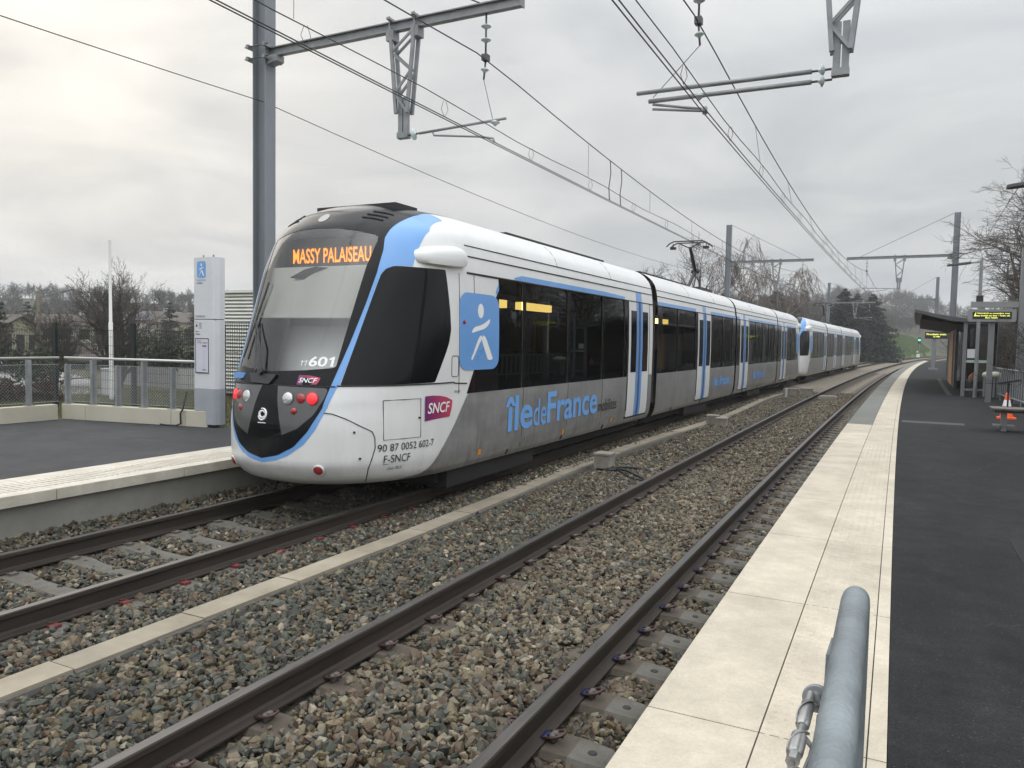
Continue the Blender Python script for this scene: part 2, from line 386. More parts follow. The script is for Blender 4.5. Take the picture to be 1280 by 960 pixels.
def stones(name, s0, s1, dens, rad, base_v, base_f, label, lift=0.018):
    W = 1.62+5.24; N = int(dens*W*(s1-s0))
    u = npr.uniform(-5.24, 1.60, N); s = npr.uniform(s0, s1, N)
    keep = np.ones(N, bool)
    du = np.abs(u); dn = np.abs((s-SL0+SLP/2)%SLP-SLP/2); df = np.abs((s-SLF0+SLP/2)%SLP-SLP/2)
    for ur in (-.7525,.7525,UF-.7525,UF+.7525): keep &= np.abs(u-ur) > .075
    keep &= np.abs(u-(-2.21)) > .155                                     # cable duct
    keep &= ~((dn < .135) & (u > .62) & (u < 1.22))
    keep &= ~((dn < .125) & (u > .42) & (u < .7) & (npr.random(N) < .8))
    keep &= ~((dn < .125) & (u < -.42) & (u > -.98) & (npr.random(N) < .85))
    keep &= ~((df < .125) & (np.abs(u-UF) < .70) & (npr.random(N) < .96))
    keep &= ~((df < .125) & (u-UF > .70) & (u-UF < 1.05) & (npr.random(N) < .9))
    u, s = u[keep], s[keep]; N = len(u)
    # foot of the rails is buried less: stones there sit low
    x, y = TM(u, s)
    # keep what the camera (or one a few steps away) can see
    ang = np.arctan2(x, y); vis = (ang > -CYAW-RAD(44)) & (ang < -CYAW+RAD(44)) | (np.hypot(x, y) < 2.5)
    u, s, x, y = u[vis], s[vis], x[vis], y[vis]; N = len(u)
    r = rad*np.exp(npr.normal(0, .34, N)); r = np.clip(r, rad*.45, rad*1.9)
    sc = np.stack([npr.uniform(.8,1.35,N), npr.uniform(.7,1.05,N), npr.uniform(.42,.80,N)], 1)*r[:,None]
    q = npr.normal(size=(N,4)); q[:,1:3] *= .55; q /= np.linalg.norm(q,axis=1)[:,None]
    w, a, b, c = q.T
    R = np.stack([1-2*(b*b+c*c),2*(a*b-c*w),2*(a*c+b*w),2*(a*b+c*w),1-2*(a*a+c*c),2*(b*c-a*w),2*(a*c-b*w),2*(b*c+a*w),1-2*(a*a+b*b)],1).reshape(N,3,3)
    nv = len(base_v)
    V = base_v[None]*npr.uniform(.62,1.30,(N,nv,1))*sc[:,None,:]
    V = np.einsum('nij,nkj->nki', R, V)
    z = bed_z(u)+npr.uniform(-.006, lift, N)
    nearrail = np.min(np.abs(u[:,None]-np.array([-.7525,.7525,UF-.7525,UF+.7525])[None]),axis=1) < .17
    z = np.where(nearrail, z-.022, z)
    z = np.where((np.abs(u) < .62), z+.022, z)
    V += np.stack([x, y, z],1)[:,None,:]
    F = base_f[None]+(np.arange(N)*nv)[:,None,None]
    # what each stone is: greenish, grey, brown, rusty, pale - in proportions that change across and along the tracks
    pal = np.array([(.052,.060,.050),(.085,.088,.080),(.040,.042,.040),(.150,.125,.088),(.085,.060,.040),(.19,.172,.135),(.28,.26,.215),(.115,.10,.062)])
    w6 = np.array([.21,.21,.17,.14,.13,.06,.012,.08]); wn = np.array([.06,.12,.06,.36,.14,.20,.03,.03]); wf = np.array([.17,.20,.20,.14,.16,.08,.03,.02])
    patch = .5+.5*np.sin(x*2.1+1.1*np.sin(y*.9))*np.cos(y*1.35+.6*x)
    kn = np.clip((u+1.15)/.5,0,1)*np.clip((1.3-u)/.3,0.25,1)*.95+np.clip((s-5)/9,0,.8); kn = np.clip(kn*(.55+.6*patch),0,1); kf = np.clip((-2.45-u)/.2,0,1)*(s < 14)
    Wt = w6[None]*(1-kn)[:,None]+wn[None]*kn[:,None]; Wt = Wt*(1-kf*.7)[:,None]+wf[None]*(kf*.7)[:,None]
    cls = (npr.random(N)[:,None] > np.cumsum(Wt/Wt.sum(1,keepdims=True),1)).sum(1).clip(0,7)
    col = pal[cls]*np.exp(npr.normal(0,.18,(N,1)))*(1+npr.normal(0,.022,(N,3)))*np.array([1.06,1.0,.90])[None]*.76
    dr = np.min(np.abs(u[:,None]-np.array([-.7525,.7525,UF-.7525,UF+.7525])[None]),axis=1)
    rust = np.clip(1-(dr-.08)/.22,0,1)*npr.uniform(0,.75,N); col = col*(1-rust)[:,None]+np.array([.062,.042,.029])[None]*rust[:,None]
    o = fast_mesh(name, V.reshape(-1,3), F.reshape(-1,3), M_STONE)
    ca = o.data.attributes.new('stone_tone','FLOAT_COLOR','POINT')
    ca.data.foreach_set('color', np.repeat(np.concatenate([np.clip(col,.01,.6),np.ones((N,1))],1),nv,axis=0).astype(np.float32).ravel())
    return tag(o, label, kind='stuff')
stones('ballast', 1.0, 13.5, 1120, .0252, ico_v, ico_f, 'loose crushed stones between and beside the rails')
stones('ballast', 13.5, 38.0, 560, .031, oct_v, oct_f, 'loose crushed stones further along the tracks', lift=.014)

# ------------------------------------------------------------------ rails
def rail_profile(u0):
    R = [(.030,0),(.0355,-.008),(.0355,-.036),(.010,-.050),(.008,-.135),(.022,-.150),(.075,-.160),(.075,-.172)]
    L = [(-a,b) for a,b in reversed(R)]
    return [(u0+a,b) for a,b in R+L]
M_RAILTOP = mat('rail_running_surface', (0.105,0.098,0.092), rough=0.42, metal=0.6, noise=0.35, nscale=5, stretch=(8,.5,8))
M_RAIL = mat('rusty_rail_steel', (0.030,0.0215,0.0155), rough=0.66, noise=0.45, nscale=4, bump=.25, bscale=50, stretch=(1,.35,3))
for u0, lab in ((.7525,'rail nearest the platform of the empty track'),(-.7525,'rail of the empty track on the side of the cable duct'),
                (UF+.7525,'rail under the trams on the side of the cable duct'),(UF-.7525,'rail under the trams beside the far platform wall')):
    pr_ = rail_profile(u0); n_ = len(pr_); fm = [0]*n_
    fm[0] = 0; fm[n_-1] = 1
    mb = sweep(MB(), pr_, stations(-5, 330, .75, 3, 40), fm=fm)
    tag(mb.build('rail', [M_RAIL, M_RAILTOP], xf=xf_track), lab, 'rail')
# ------------------------------------------------------------------ sleepers
M_CONC_SL = mat('sleeper_concrete', (0.125,0.119,0.103), rough=0.85, noise=0.35, nscale=9, bump=.3, bscale=70, col2=(0.075,0.066,0.052))
M_CONC_BR = mat('sleeper_concrete_stained', (0.095,0.078,0.059), rough=0.85, noise=0.4, nscale=8, bump=.3, bscale=70, col2=(0.055,0.043,0.032))
M_CLIP = mat('clip_rust', (0.062,0.032,0.027), rough=0.55, noise=.4, nscale=40)
M_BLUE = mat('insulator_blue', (0.02,0.028,0.09), rough=0.5)
M_PAD = mat('pad_red', (0.15,0.028,0.03), rough=0.55, noise=.3, nscale=30)
M_HOLE = mat('hole_dark', (0.03,0.028,0.025), rough=0.9)
def sleeper_mesh(mb, stained=True):
    # cross section varies along the length: ends slope down and narrow in the middle
    st = [(-1.22,.205,.09),(-1.16,.185,.125),(-.98,.178,.135),(-.52,.176,.13),(-.30,.20,.115),(0,.205,.11),(.30,.20,.115),(.52,.176,.13),(.98,.178,.135),(1.16,.19,.125),(1.22,.215,.09)]
    b = 0; base = len(mb.v)
    for (u, d, w) in st:
        for (yy, zz) in ((-w,-.36),(-w,-d-.035),(-w+.025,-d),(w-.025,-d),(w,-d-.035),(w,-.36)): mb.v.append((u,yy,zz))
    for i in range(len(st)-1):
        mi = 0 if (st[i][0] >= .97) else 1
        for k in range(5):
            mb.f.append((base+i*6+k, base+(i+1)*6+k, base+(i+1)*6+k+1, base+i*6+k+1)); mb.m.append(mi if stained else 0)
    mb.f.append(tuple(base+k for k in range(6))); mb.m.append(0); mb.f.append(tuple(base+(len(st)-1)*6+k for k in reversed(range(6)))); mb.m.append(0)
    return mb
def clip_mb(sgn, u0):
    # spring clip: a bent rod looping over the rail foot; sgn = +1 outside to the right
    mb = MB(); c = u0+sgn*.062
    pts = []
    for t in np.linspace(0, 1, 13):
        a = math.pi*1.05*(t-.5)
        pts.append((c+sgn*(.055+.052*math.cos(a)), .036*math.sin(a)*1.25, -.135+.018*math.cos(a)))
    mb.tube([(c+sgn*.0,-.042,-.150)]+pts+[(c+sgn*.0,.042,-.150)], .0085, 6, 0)
    mb.tube([(c+sgn*.01,-.014,-.146),(c+sgn*.07,-.012,-.128),(c+sgn*.10,.0,-.14)], .0085, 6, 0)
    mb.box(*sorted((c-sgn*.018,c+sgn*.022)), -.04, .04, -.162, -.144, 1)
    mb.box(*sorted((c+sgn*.03,c+sgn*.06)), -.03, .03, -.172, -.128, 2)
    return mb
M_SHOULDER = mat('cast_shoulder', (0.13,0.12,0.105), rough=.7)
def make_sleeper(label, group, red):
    t = thing('sleeper', label, 'sleeper', (0,0,0), group)
    mb = sleeper_mesh(MB(), stained=not red)
    o = mb.build('sleeper_block', [M_CONC_SL, M_CONC_BR], t, smooth=False)
    if not red:
        mb = MB(); mb.lathe([(.028,0),(.022,.006),(0.001,.007)], (1.08,0,-.186), 10); o2 = mb.build('lifting_socket', M_HOLE, t)
    for ur in (-.7525,.7525):
        for sg in (-1,1):
            if red:
                mb = MB(); c = ur+sg*.10; mb.box(c-.02,c+.055,-.035,.035,-.178,-.155,0); mb.box(c-.03,c+.0,-.02,.02,-.165,-.143,1)
                mb.build('rail_fastening', [M_PAD if (ur > 0 and sg > 0) else M_CONC_SL, M_CLIP], t)
            else:
                clip_mb(sg, ur).build('rail_clip', [M_CLIP, M_BLUE if sg > 0 and ur > 0 else M_CLIP, M_SHOULDER], t, smooth=True)
    return t
def place(o, u, s, dz=0):
    p_ = P(u, s, dz); o.location = p_; o.rotation_euler.z = track_heading(s)
sl_near = make_sleeper('concrete sleeper with looped spring clips under the empty track', 'sleepers under the empty track', False)
sl_plain = thing('sleeper', 'stained concrete sleeper far along the empty track', 'sleeper', (0,0,0), 'sleepers far along the empty track')
sleeper_mesh(MB()).build('sleeper_block', [M_CONC_SL, M_CONC_BR], sl_plain)
i0 = -3; first = True
for i in range(-4, 118):
    s = SL0+i*SLP
    src = sl_near if s < 26 else sl_plain
    if i == -4: o = sl_near
    elif s >= 26 and s-SLP < 26: o = sl_plain
    else: o = copy_tree(src)
    place(o, 0, s)
sl_far = make_sleeper('pale concrete sleeper with red rail pads in front of the tram', 'sleepers in front of the tram', True)
for i in range(-4, 16):
    o = sl_far if i == -4 else copy_tree(sl_far)
    place(o, UF, SLF0+i*SLP)
    for r_ in [o]: pass

# ------------------------------------------------------------------ near platform
M_ASPH = mat('asphalt', (0.0175,0.0177,0.019), rough=0.85, noise=0.40, nscale=1.3, bump=.8, bscale=150, spec=.22, detail=10)
def add_specks(m, scale, thr, col):
    n, l = nodes_of(m); b = n['Principled BSDF']; src = b.inputs['Base Color'].links[0].from_socket
    t = n.new('ShaderNodeTexCoord'); v = n.new('ShaderNodeTexVoronoi'); v.inputs['Scale'].default_value = scale; l.new(t.outputs['Object'], v.inputs['Vector'])
    lt = n.new('ShaderNodeMath'); lt.operation = 'LESS_THAN'; lt.inputs[1].default_value = thr; l.new(v.outputs['Distance'], lt.inputs[0])
    n2 = n.new('ShaderNodeSeparateColor'); l.new(v.outputs['Color'], n2.inputs[0]); g = n.new('ShaderNodeMath'); g.operation = 'GREATER_THAN'; g.inputs[1].default_value = .8; l.new(n2.outputs[0], g.inputs[0])
    mu = n.new('ShaderNodeMath'); mu.operation = 'MULTIPLY'; l.new(lt.outputs[0], mu.inputs[0]); l.new(g.outputs[0], mu.inputs[1])
    mx_ = n.new('ShaderNodeMix'); mx_.data_type = 'RGBA'; l.new(mu.outputs[0], mx_.inputs[0]); l.new(src, mx_.inputs[6]); mx_.inputs[7].default_value = (*col,1); l.new(mx_.outputs[2], b.inputs['Base Color'])
def add_grain(m, scale, amt):
    n, l = nodes_of(m); b = n['Principled BSDF']; src = b.inputs['Base Color'].links[0].from_socket
    t = n.new('ShaderNodeTexCoord'); z = n.new('ShaderNodeTexNoise'); z.inputs['Scale'].default_value = scale; z.inputs['Detail'].default_value = 3; z.inputs['Roughness'].default_value = .8; l.new(t.outputs['Object'], z.inputs['Vector'])
    r = n.new('ShaderNodeMapRange'); r.inputs[1].default_value = .3; r.inputs[2].default_value = .7; r.inputs[3].default_value = 1-amt; r.inputs[4].default_value = 1+amt; l.new(z.outputs['Fac'], r.inputs[0])
    v = n.new('ShaderNodeVectorMath'); v.operation = 'SCALE'; l.new(src, v.inputs[0]); l.new(r.outputs[0], v.inputs['Scale']); l.new(v.outputs[0], b.inputs['Base Color'])
add_grain(M_ASPH, .7, .38); add_grain(M_ASPH, 6, .22); add_grain(M_ASPH, 110, .75); add_specks(M_ASPH, 45, .13, (.11,.105,.095))
M_CREAM = mat('cream_concrete', (0.475,0.425,0.34), rough=0.72, noise=0.16, nscale=2.2, bump=.12, bscale=120, col2=(0.405,0.357,0.28), detail=9)
add_specks(M_CREAM, 16, .07, (.33,.29,.22))
M_GREYSLAB = mat('grey_slab', (0.135,0.138,0.122), rough=0.75, noise=0.2, nscale=1.5, bump=.1, bscale=100)
M_JOINT = mat('joint_dark', (0.16,0.145,0.12), rough=.9)
M_WALLC = mat('platform_wall_concrete', (0.24,0.235,0.21), rough=.85, noise=.3, nscale=1.1, bump=.2, bscale=40, col2=(.15,.145,.125))
sst = stations(-5, 112, .6, 3, 25)
mb = sweep(MB(), [(2.462,HN),(6.4,HN),(6.4,-.8),(2.462,-.8)], sst)
tag(mb.build('platform', M_ASPH, xf=xf_track), 'black asphalt platform on the right', kind='structure')
mb = sweep(MB(), [(1.60,HN-.16),(1.60,-.8),(2.458,-.8),(2.458,HN-.02),(1.52,HN-.02),(1.52,HN-.16)][::-1], sst, 0)
tag(mb.build('platform_wall', M_JOINT, xf=xf_track), 'concrete wall carrying the platform edge', kind='structure')
def per_piece(m, lo, hi):
    n, l = nodes_of(m); b = n['Principled BSDF']; src = b.inputs['Base Color'].links[0].from_socket; g = n.new('ShaderNodeNewGeometry'); r = n.new('ShaderNodeMapRange'); r.inputs[3].default_value = lo; r.inputs[4].default_value = hi; l.new(g.outputs['Random Per Island'], r.inputs[0])
    v = n.new('ShaderNodeVectorMath'); v.operation = 'SCALE'; l.new(src, v.inputs[0]); l.new(r.outputs[0], v.inputs['Scale']); l.new(v.outputs[0], b.inputs['Base Color'])
per_piece(M_CREAM, .91, 1.04); per_piece(M_GREYSLAB, .85, 1.08); per_piece(M_CONC_SL, .72, 1.15)
add_grain(M_CREAM, 60, .10); add_grain(M_CREAM, 2.2, .09)
mb = MB(); s = 3.27-1.8*4; k = 0
while s < 111:
    s2 = s+1.8; m_ = 0 if s < 17.2 else 1
    ssx = [s+.004, s+.9, s2-.004]
    sweep(mb, [(1.4975,HN-.13),(1.4975,HN),(1.973,HN),(1.973,HN-.13)], ssx, m_)
    sweep(mb, [(1.980,HN-.13),(1.980,HN),(2.385,HN),(2.385,HN-.13)], ssx, 0)
    sweep(mb, [(2.391,HN-.13),(2.391,HN),(2.459,HN),(2.459,HN-.13)], ssx, 0)
    s = s2
# tactile studs on the middle row
nstud = 0; s = 1.0
while s < 34:
    step = .058 if s < 14 else .075
    for j in range(7):
        u = 2.01+j*.058+(.029 if int(round(s/step))%2 else 0)*0
        b = len(mb.v); r0 = .0145
        seg = 7 if s < 7 else 5
        for kk in range(seg):
            a = 2*math.pi*kk/seg; mb.v.append((u+r0*math.cos(a), s+r0*math.sin(a), HN))
        for kk in range(seg):
            a = 2*math.pi*kk/seg; mb.v.append((u+r0*.55*math.cos(a), s+r0*.55*math.sin(a), HN+.0035))
        for kk in range(seg):
            k2 = (kk+1)%seg; mb.f.append((b+kk,b+k2,b+seg+k2,b+seg+kk)); mb.m.append(0)
        mb.f.append(tuple(b+seg+kk for kk in range(seg))); mb.m.append(0)
    s += step
tag(mb.build('platform_edge', [M_CREAM, M_GREYSLAB], xf=xf_track), 'pale concrete edge slabs with a studded warning strip', kind='structure')
mb = sweep(MB(), [(2.52,HN-.01),(2.52,HN+.004),(3.72,HN+.004),(3.72,HN-.01)], [18.75,19.25])
M_STRIP = mat('paving_strip_grey', (0.045,0.046,0.047), rough=.8, noise=.2, nscale=3)
tag(mb.build('paving_strip', M_STRIP, xf=xf_track), 'grey paving strip across the asphalt', kind='structure')
mb = sweep(MB(), [(3.84,HN-.01),(3.84,HN+.004),(4.0,HN+.004),(4.0,HN-.01)], stations(30.6, 47, 1, 1))
tag(mb.build('drain_channel', M_STRIP, xf=xf_track), 'grey drain channel along the shelter front', kind='structure')

# ------------------------------------------------------------------ far platform
FE = UF-1.275
mb = MB()
mb.add([(-13.72,-8,HF),(float(TM(FE-.94,-8)[0]),-8,HF)]+[(float(TM(FE-.94,s)[0]),float(TM(FE-.94,s)[1]),HF) for s in (0,4,8,9.25)]+[(-10.2,9.55,HF),(-10.84,9.44,HF),(-13.72,8.96,HF)], [tuple(range(9))])
M_ASPH2 = mat('asphalt_worn', (0.036,0.0365,0.039), rough=0.8, spec=.3, noise=0.32, nscale=.8, bump=.4, bscale=120, detail=10, stretch=(.35,1.2,1))
add_grain(M_ASPH2, 1.1, .3); add_grain(M_ASPH2, 90, .45)
o = mb.build('platform', M_ASPH2); tag(o, 'dark asphalt platform on the left', kind='structure')
mb = sweep(MB(), [(FE-2.4,HF),(FE-2.4,-.6),(FE-.94,-.6),(FE-.94,HF)][::-1], stations(9.25, 100, 2, 4))
tag(mb.build('platform', M_ASPH2, xf=xf_track), 'asphalt platform continuing behind the trams', kind='structure')
M_EDGE2 = mat('far_edge_concrete', (0.56,0.525,0.455), rough=.75, noise=.2, nscale=3, bump=.3, bscale=40, col2=(.40,.365,.30), stretch=(3,1,1))
mb = MB(); s = -7.6
while s < 98:
    s2 = s+1.55
    sweep(mb, [(FE,HF-.11),(FE,HF),(FE-.94,HF),(FE-.94,HF-.11)][::-1], [s+.004,s2-.004], 0); s = s2
s = 0.5
while s < 7.5:                                    # raised ribs of the warning strip
    mb.box(FE-.62, FE-.20, s, s+.028, HF, HF+.005, 0) if False else sweep(mb, [(FE-.62,HF),(FE-.62,HF+.006),(FE-.2,HF+.006),(FE-.2,HF)], [s,s+.03], 0)
    s += .07
tag(mb.build('platform_edge', M_EDGE2, xf=xf_track), 'pale ribbed edge slabs of the left platform', kind='structure')
mb = sweep(MB(), [(FE-.07,HF-.112),(FE-.07,-.6),(FE-.93,-.6),(FE-.93,HF-.112)][::-1], stations(-8, 98, 2, 4))
tag(mb.build('platform_wall', M_WALLC, xf=xf_track), 'grey concrete wall under the left platform edge', kind='structure')
# crack in the asphalt
mb = MB(); c0, c1 = Vector((-12.7,7.2,HF)), Vector((-9.6,8.05,HF)); pts = []
for i in range(40):
    t = i/39; pts.append(c0.lerp(c1,t)+Vector((0,.02*math.sin(i*1.7)+rng.uniform(-.018,.018),0)))
for i in range(39):
    a, b = pts[i], pts[i+1]; w = rng.uniform(.006,.013)
    mb.add([(a.x,a.y-w,HF+.002),(b.x,b.y-w,HF+.002),(b.x,b.y+w,HF+.002),(a.x,a.y+w,HF+.002)], [(0,1,2,3)])
tag(mb.build('asphalt_crack', M_HOLE), 'long crack across the left platform', kind='structure')

# ------------------------------------------------------------------ cable duct and boxes between the tracks
M_DUCT = mat('duct_lid_concrete', (0.30,0.262,0.20), rough=.8, noise=.22, nscale=2.5, bump=.2, bscale=60, col2=(.20,.172,.125))
per_piece(M_DUCT, .86, 1.08)
M_DUCTS = mat('duct_side', (0.15,0.145,0.13), rough=.85, noise=.3, nscale=6)
path = []
for s in np.arange(-1.06, 40, 1.005):
    du = 0 if s < 7.5 else (-.06*min(1,(s-7.5)/2) if s < 9.5 else (-.06-.12*math.sin((s-9.5)*.35)))
    path.append((-2.215+du, float(s)))
mb = MB(); mbl = MB()
for i in range(len(path)-1):
    (ua,sa),(ub,sb) = path[i], path[i+1]
    jog = rng.uniform(-.006,.006); w = .122
    for (m_, z0, z1, ww, bb) in ((mb,-.34,-.142,.135,1),(mbl,-.140,-.118+rng.uniform(-.004,.004),w,0)):
        v = [(ua-ww+jog,sa+.005,z0),(ua+ww+jog,sa+.005,z0),(ub+ww+jog,sb-.005,z0),(ub-ww+jog,sb-.005,z0)]
        v += [(a,b,z1) for a,b,_ in v]
        m_.add(v, [(3,2,1,0),(4,5,6,7),(0,1,5,4),(1,2,6,5),(2,3,7,6),(3,0,4,7)], 0)
dt = thing('cable_duct', 'pale concrete cable duct lid running between the two tracks', 'cable duct', tuple(P(-2.215,3,-.34)))
mb.build('duct_trough', M_DUCTS, dt, xf=xf_track); mbl.build('duct_lid', M_DUCT, dt, xf=xf_track)
M_BOXC = mat('box_concrete', (0.25,0.23,0.195), rough=.85, noise=.3, nscale=6, bump=.25, bscale=50)
def jbox(label, u, s, w, d, h, cable=False, rot=0.0, group=None):
    p0 = P(u, s, -.20); t = thing('junction_box', label, 'junction box', tuple(p0), group)
    mb = MB(); f = lambda v: v
    mb.box(p0.x-w/2, p0.x+w/2, p0.y-d/2, p0.y+d/2, -.2, -.2+h-.04); mb.build('box_body', M_BOXC, t, bevel=.006)
    mb = MB(); mb.box(p0.x-w/2-.012, p0.x+w/2+.012, p0.y-d/2-.012, p0.y+d/2+.012, -.2+h-.038, -.2+h); mb.build('lid', M_BOXC, t, bevel=.006)
jbox('concrete box with loose black cables beside the duct', -1.93, 12.15, .27, .30, .33)
jbox('left one of the two concrete boxes opposite the second tram car', -1.98, 20.6, .30, .32, .30)
jbox('right one of the two concrete boxes opposite the second tram car', -1.66, 20.2, .28, .30, .28)
jbox('left one of the farthest pair of concrete boxes beside the third tram car', -1.93, 35.1, .55, .5, .34)
jbox('right one of the farthest pair of concrete boxes beside the third tram car', -1.33, 35.4, .5, .5, .36)
M_CABLE = mat('cable_black', (0.012,0.012,0.013), rough=.55)
mb = MB(); q = P(-1.85,12.0,-.13)
for k, pts in enumerate([[(0,0,0),(.22,.10,.05),(.5,.28,.03),(.75,.22,.0),(.55,.05,.0),(.2,-.05,.02),(.0,-.12,.0)],[(.05,-.1,.03),(.35,-.12,.05),(.7,-.45,.02),(.95,-.75,.0)],[(.1,.05,.04),(.4,-.3,.02),(.65,-.62,.0),(.9,-.62,-.01)],[(-.1,-.15,.02),(.1,-.2,.03),(.25,-.1,.03),(.3,.1,.02)]]):
    cp = []
    P_ = [Vector(a)+q for a in pts]
    for i in range(len(P_)-1):
        for t in np.linspace(0,1,5)[:-1]: cp.append(P_[i].lerp(P_[i+1],t))
    cp.append(P_[-1])
    for _ in range(2): cp = [cp[0]]+[(cp[i-1]+cp[i]*2+cp[i+1])/4 for i in range(1,len(cp)-1)]+[cp[-1]]
    mb.tube(cp, .018, 7)
tag(mb.build('cable', M_CABLE, smooth=True), 'loose black cables lying on the stones by the concrete box', 'cable')
M_WHITE = mat('white_paint', (0.72,0.71,0.68), rough=.5, noise=.1, nscale=5)
mb = MB(); q = P(-1.82,32.9,0); mb.lathe([(.001,-.3),(.055,-.3),(.055,.22),(.045,.25),(.001,.255)], (q.x,q.y,0), 12)
tag(mb.build('marker_post', mat('marker_post_paint',(0.42,0.40,0.34),rough=.7,noise=.3,nscale=9), smooth=True, auto=40), 'short pale marker post in the ballast beside the tram', 'marker post')
mb = MB(); q = P(-.28,33.6,-.08); mb.box(q.x-.35,q.x+.35,q.y-.28,q.y+.28,-.22,-.05); mb.box(q.x-.3,q.x+.3,q.y-.22,q.y+.22,-.05,-.02)
tag(mb.build('track_box', M_BOXC, bevel=.01), 'flat grey equipment box between the rails of the empty track', 'equipment box')
# cracks, a patched trench and small scraps on the right platform
mb = MB()
for (u0,s0,u1,s1,n_) in ((2.9,5.2,5.6,6.4,46),(3.3,11.5,4.4,15.0,40),(2.6,9.2,3.6,9.0,22)):
    pr0 = None
    for i in range(n_):
        t = i/(n_-1); q = (u0+(u1-u0)*t+rng.uniform(-.025,.025), s0+(s1-s0)*t+rng.uniform(-.03,.03))
        if pr0: 
            w = rng.uniform(.0015,.004); mb.add([(pr0[0]-w,pr0[1],HN+.0015),(pr0[0]+w,pr0[1]-w,HN+.0015),(q[0]+w,q[1]-w,HN+.0015),(q[0]-w,q[1],HN+.0015)], [(0,1,2,3)])
        pr0 = q
tag(mb.build('asphalt_crack', M_HOLE, xf=xf_track), 'hairline cracks in the right platform asphalt', kind='structure')
M_PATCH = mat('asphalt_patch', (0.026,0.026,0.0265), rough=.85, noise=.4, nscale=30, spec=.2, bump=.5, bscale=140)
mb = MB(); mb.add([(3.35,6.9,HN+.003),(6.3,6.9,HN+.003),(6.3,7.75,HN+.003),(3.35,7.75,HN+.003)], [(0,1,2,3)])
tag(mb.build('asphalt_patch', M_PATCH, xf=xf_track), 'slightly greyer patched trench in the right platform asphalt', kind='structure')
# ------------------------------------------------------------------ lettering helpers
def text2d(s, shear=0.0, bold=0.0, space=1.0):
    c = bpy.data.curves.new('lettering','FONT'); c.body = s; c.shear = shear; c.offset = bold; c.space_character = space; c.resolution_u = 4
    o = bpy.data.objects.new('lettering', c); COL.objects.link(o)
    bpy.context.view_layer.update()
    me = bpy.data.meshes.new_from_object(o.evaluated_get(bpy.context.evaluated_depsgraph_get()))
    v = [(p.co.x, p.co.y) for p in me.vertices]; f = [tuple(p.vertices) for p in me.polygons]
    bpy.data.objects.remove(o); bpy.data.curves.remove(c); bpy.data.meshes.remove(me)
    return np.array(v), f
def fit2d(v, x0, x1, y0=None, y1=None, h=None):
    lo, hi = v.min(0), v.max(0); q = (v-lo)/(hi-lo)
    if y1 is None: y1 = y0+(h if h else (hi[1]-lo[1])*(x1-x0)/(hi[0]-lo[0]))
    return np.stack([x0+q[:,0]*(x1-x0), y0+q[:,1]*(y1-y0)], 1)
def flat_text(mb, s, x0, x1, z0, z1, f, m=0, shear=0., bold=0., flip=False):
    """lettering laid on a plane; f maps (a, b) -> xyz"""
    v, fs = text2d(s, shear, bold); v = fit2d(v, x0, x1, z0, z1)
    mb.add([f(a,b) for a,b in v], [tuple(reversed(q)) for q in fs] if flip else fs, m); return mb

# walking-figure emblem in a unit square
EMBLEM_HEAD = [(.51+.075*math.cos(t), .775+.10*math.sin(t)) for t in np.linspace(0,2*math.pi,20)[:-1]]
EMBLEM_ARM = [(.27,.475),(.31,.53),(.37,.565),(.50,.585),(.60,.615),(.69,.655),(.76,.69),(.74,.63),(.68,.575),(.58,.535),(.46,.515),(.36,.495)]
EMBLEM_LEGL = [(.26,.125),(.44,.40),(.50,.455),(.535,.46),(.535,.40),(.49,.36),(.31,.125)]
EMBLEM_LEGR = [(.535,.46),(.60,.455),(.65,.415),(.84,.13),(.70,.125),(.535,.385)]
def rrect(x0,x1,y0,y1,r,n=6,ry=None):
    ry = ry or r; out = []
    for cx,cy,a0 in ((x1-r,y1-ry,0),(x0+r,y1-ry,90),(x0+r,y0+ry,180),(x1-r,y0+ry,270)):
        for i in range(n+1):
            a = RAD(a0+90*i/n); out.append((cx+r*math.cos(a), cy+ry*math.sin(a)))
    return out
# ------------------------------------------------------------------ tram surface
PZ = np.array([.30,.40,.60,1.0,1.27,1.9,2.5,2.84,3.05,3.20,3.33,3.44,3.53,3.61,3.66,3.70])
PU = np.array([1.20,1.255,1.29,1.305,1.31,1.315,1.305,1.29,1.27,1.245,1.20,1.12,1.02,.87,.66,.50])
TZ = np.array([.28,.34,.42,.60,.90,1.2,1.44,1.6,2.2,2.83,3.05,3.20,3.32,3.42,3.52,3.59,3.66,3.70])
TY = np.array([6.75,6.55,6.44,6.33,6.33,6.36,6.43,6.50,6.76,7.02,7.11,7.18,7.26,7.36,7.48,7.62,7.85,8.3])
def hermite(x, xp, fp):
    # monotone smooth interpolation so that the shell has no creases between measured heights
    x = np.asarray(x, float); d = np.diff(fp)/np.diff(xp); m = np.concatenate([[d[0]],[0 if a*b <= 0 else 2*a*b/(a+b) for a,b in zip(d[:-1],d[1:])],[d[-1]]])
    i = np.clip(np.searchsorted(xp, x)-1, 0, len(xp)-2); h = xp[i+1]-xp[i]; t = np.clip((x-xp[i])/h, 0, 1)
    return (2*t**3-3*t**2+1)*fp[i]+(t**3-2*t**2+t)*h*m[i]+(-2*t**3+3*t**2)*fp[i+1]+(t**3-t**2)*h*m[i+1]
def WZ(z): return hermite(z, PZ, PU)
def TZf(z): return hermite(z, TZ, TY)
def DZ(z): return np.minimum(np.interp(z,[1.2,1.6,2.8,3.3,3.6],[1.9,1.8,1.55,1.5,1.5]), 9.15-TZf(z))
def PWR(z): return np.interp(z,[1.2,1.6,2.8,3.3,3.6],[2.3,2.4,2.65,2.55,2.4])
def nose_s(u, z):
    q = np.clip(np.abs(u)/WZ(z),0,1); p_ = PWR(z); return TZf(z)+DZ(z)*(1-(1-q**p_)**(1/p_))
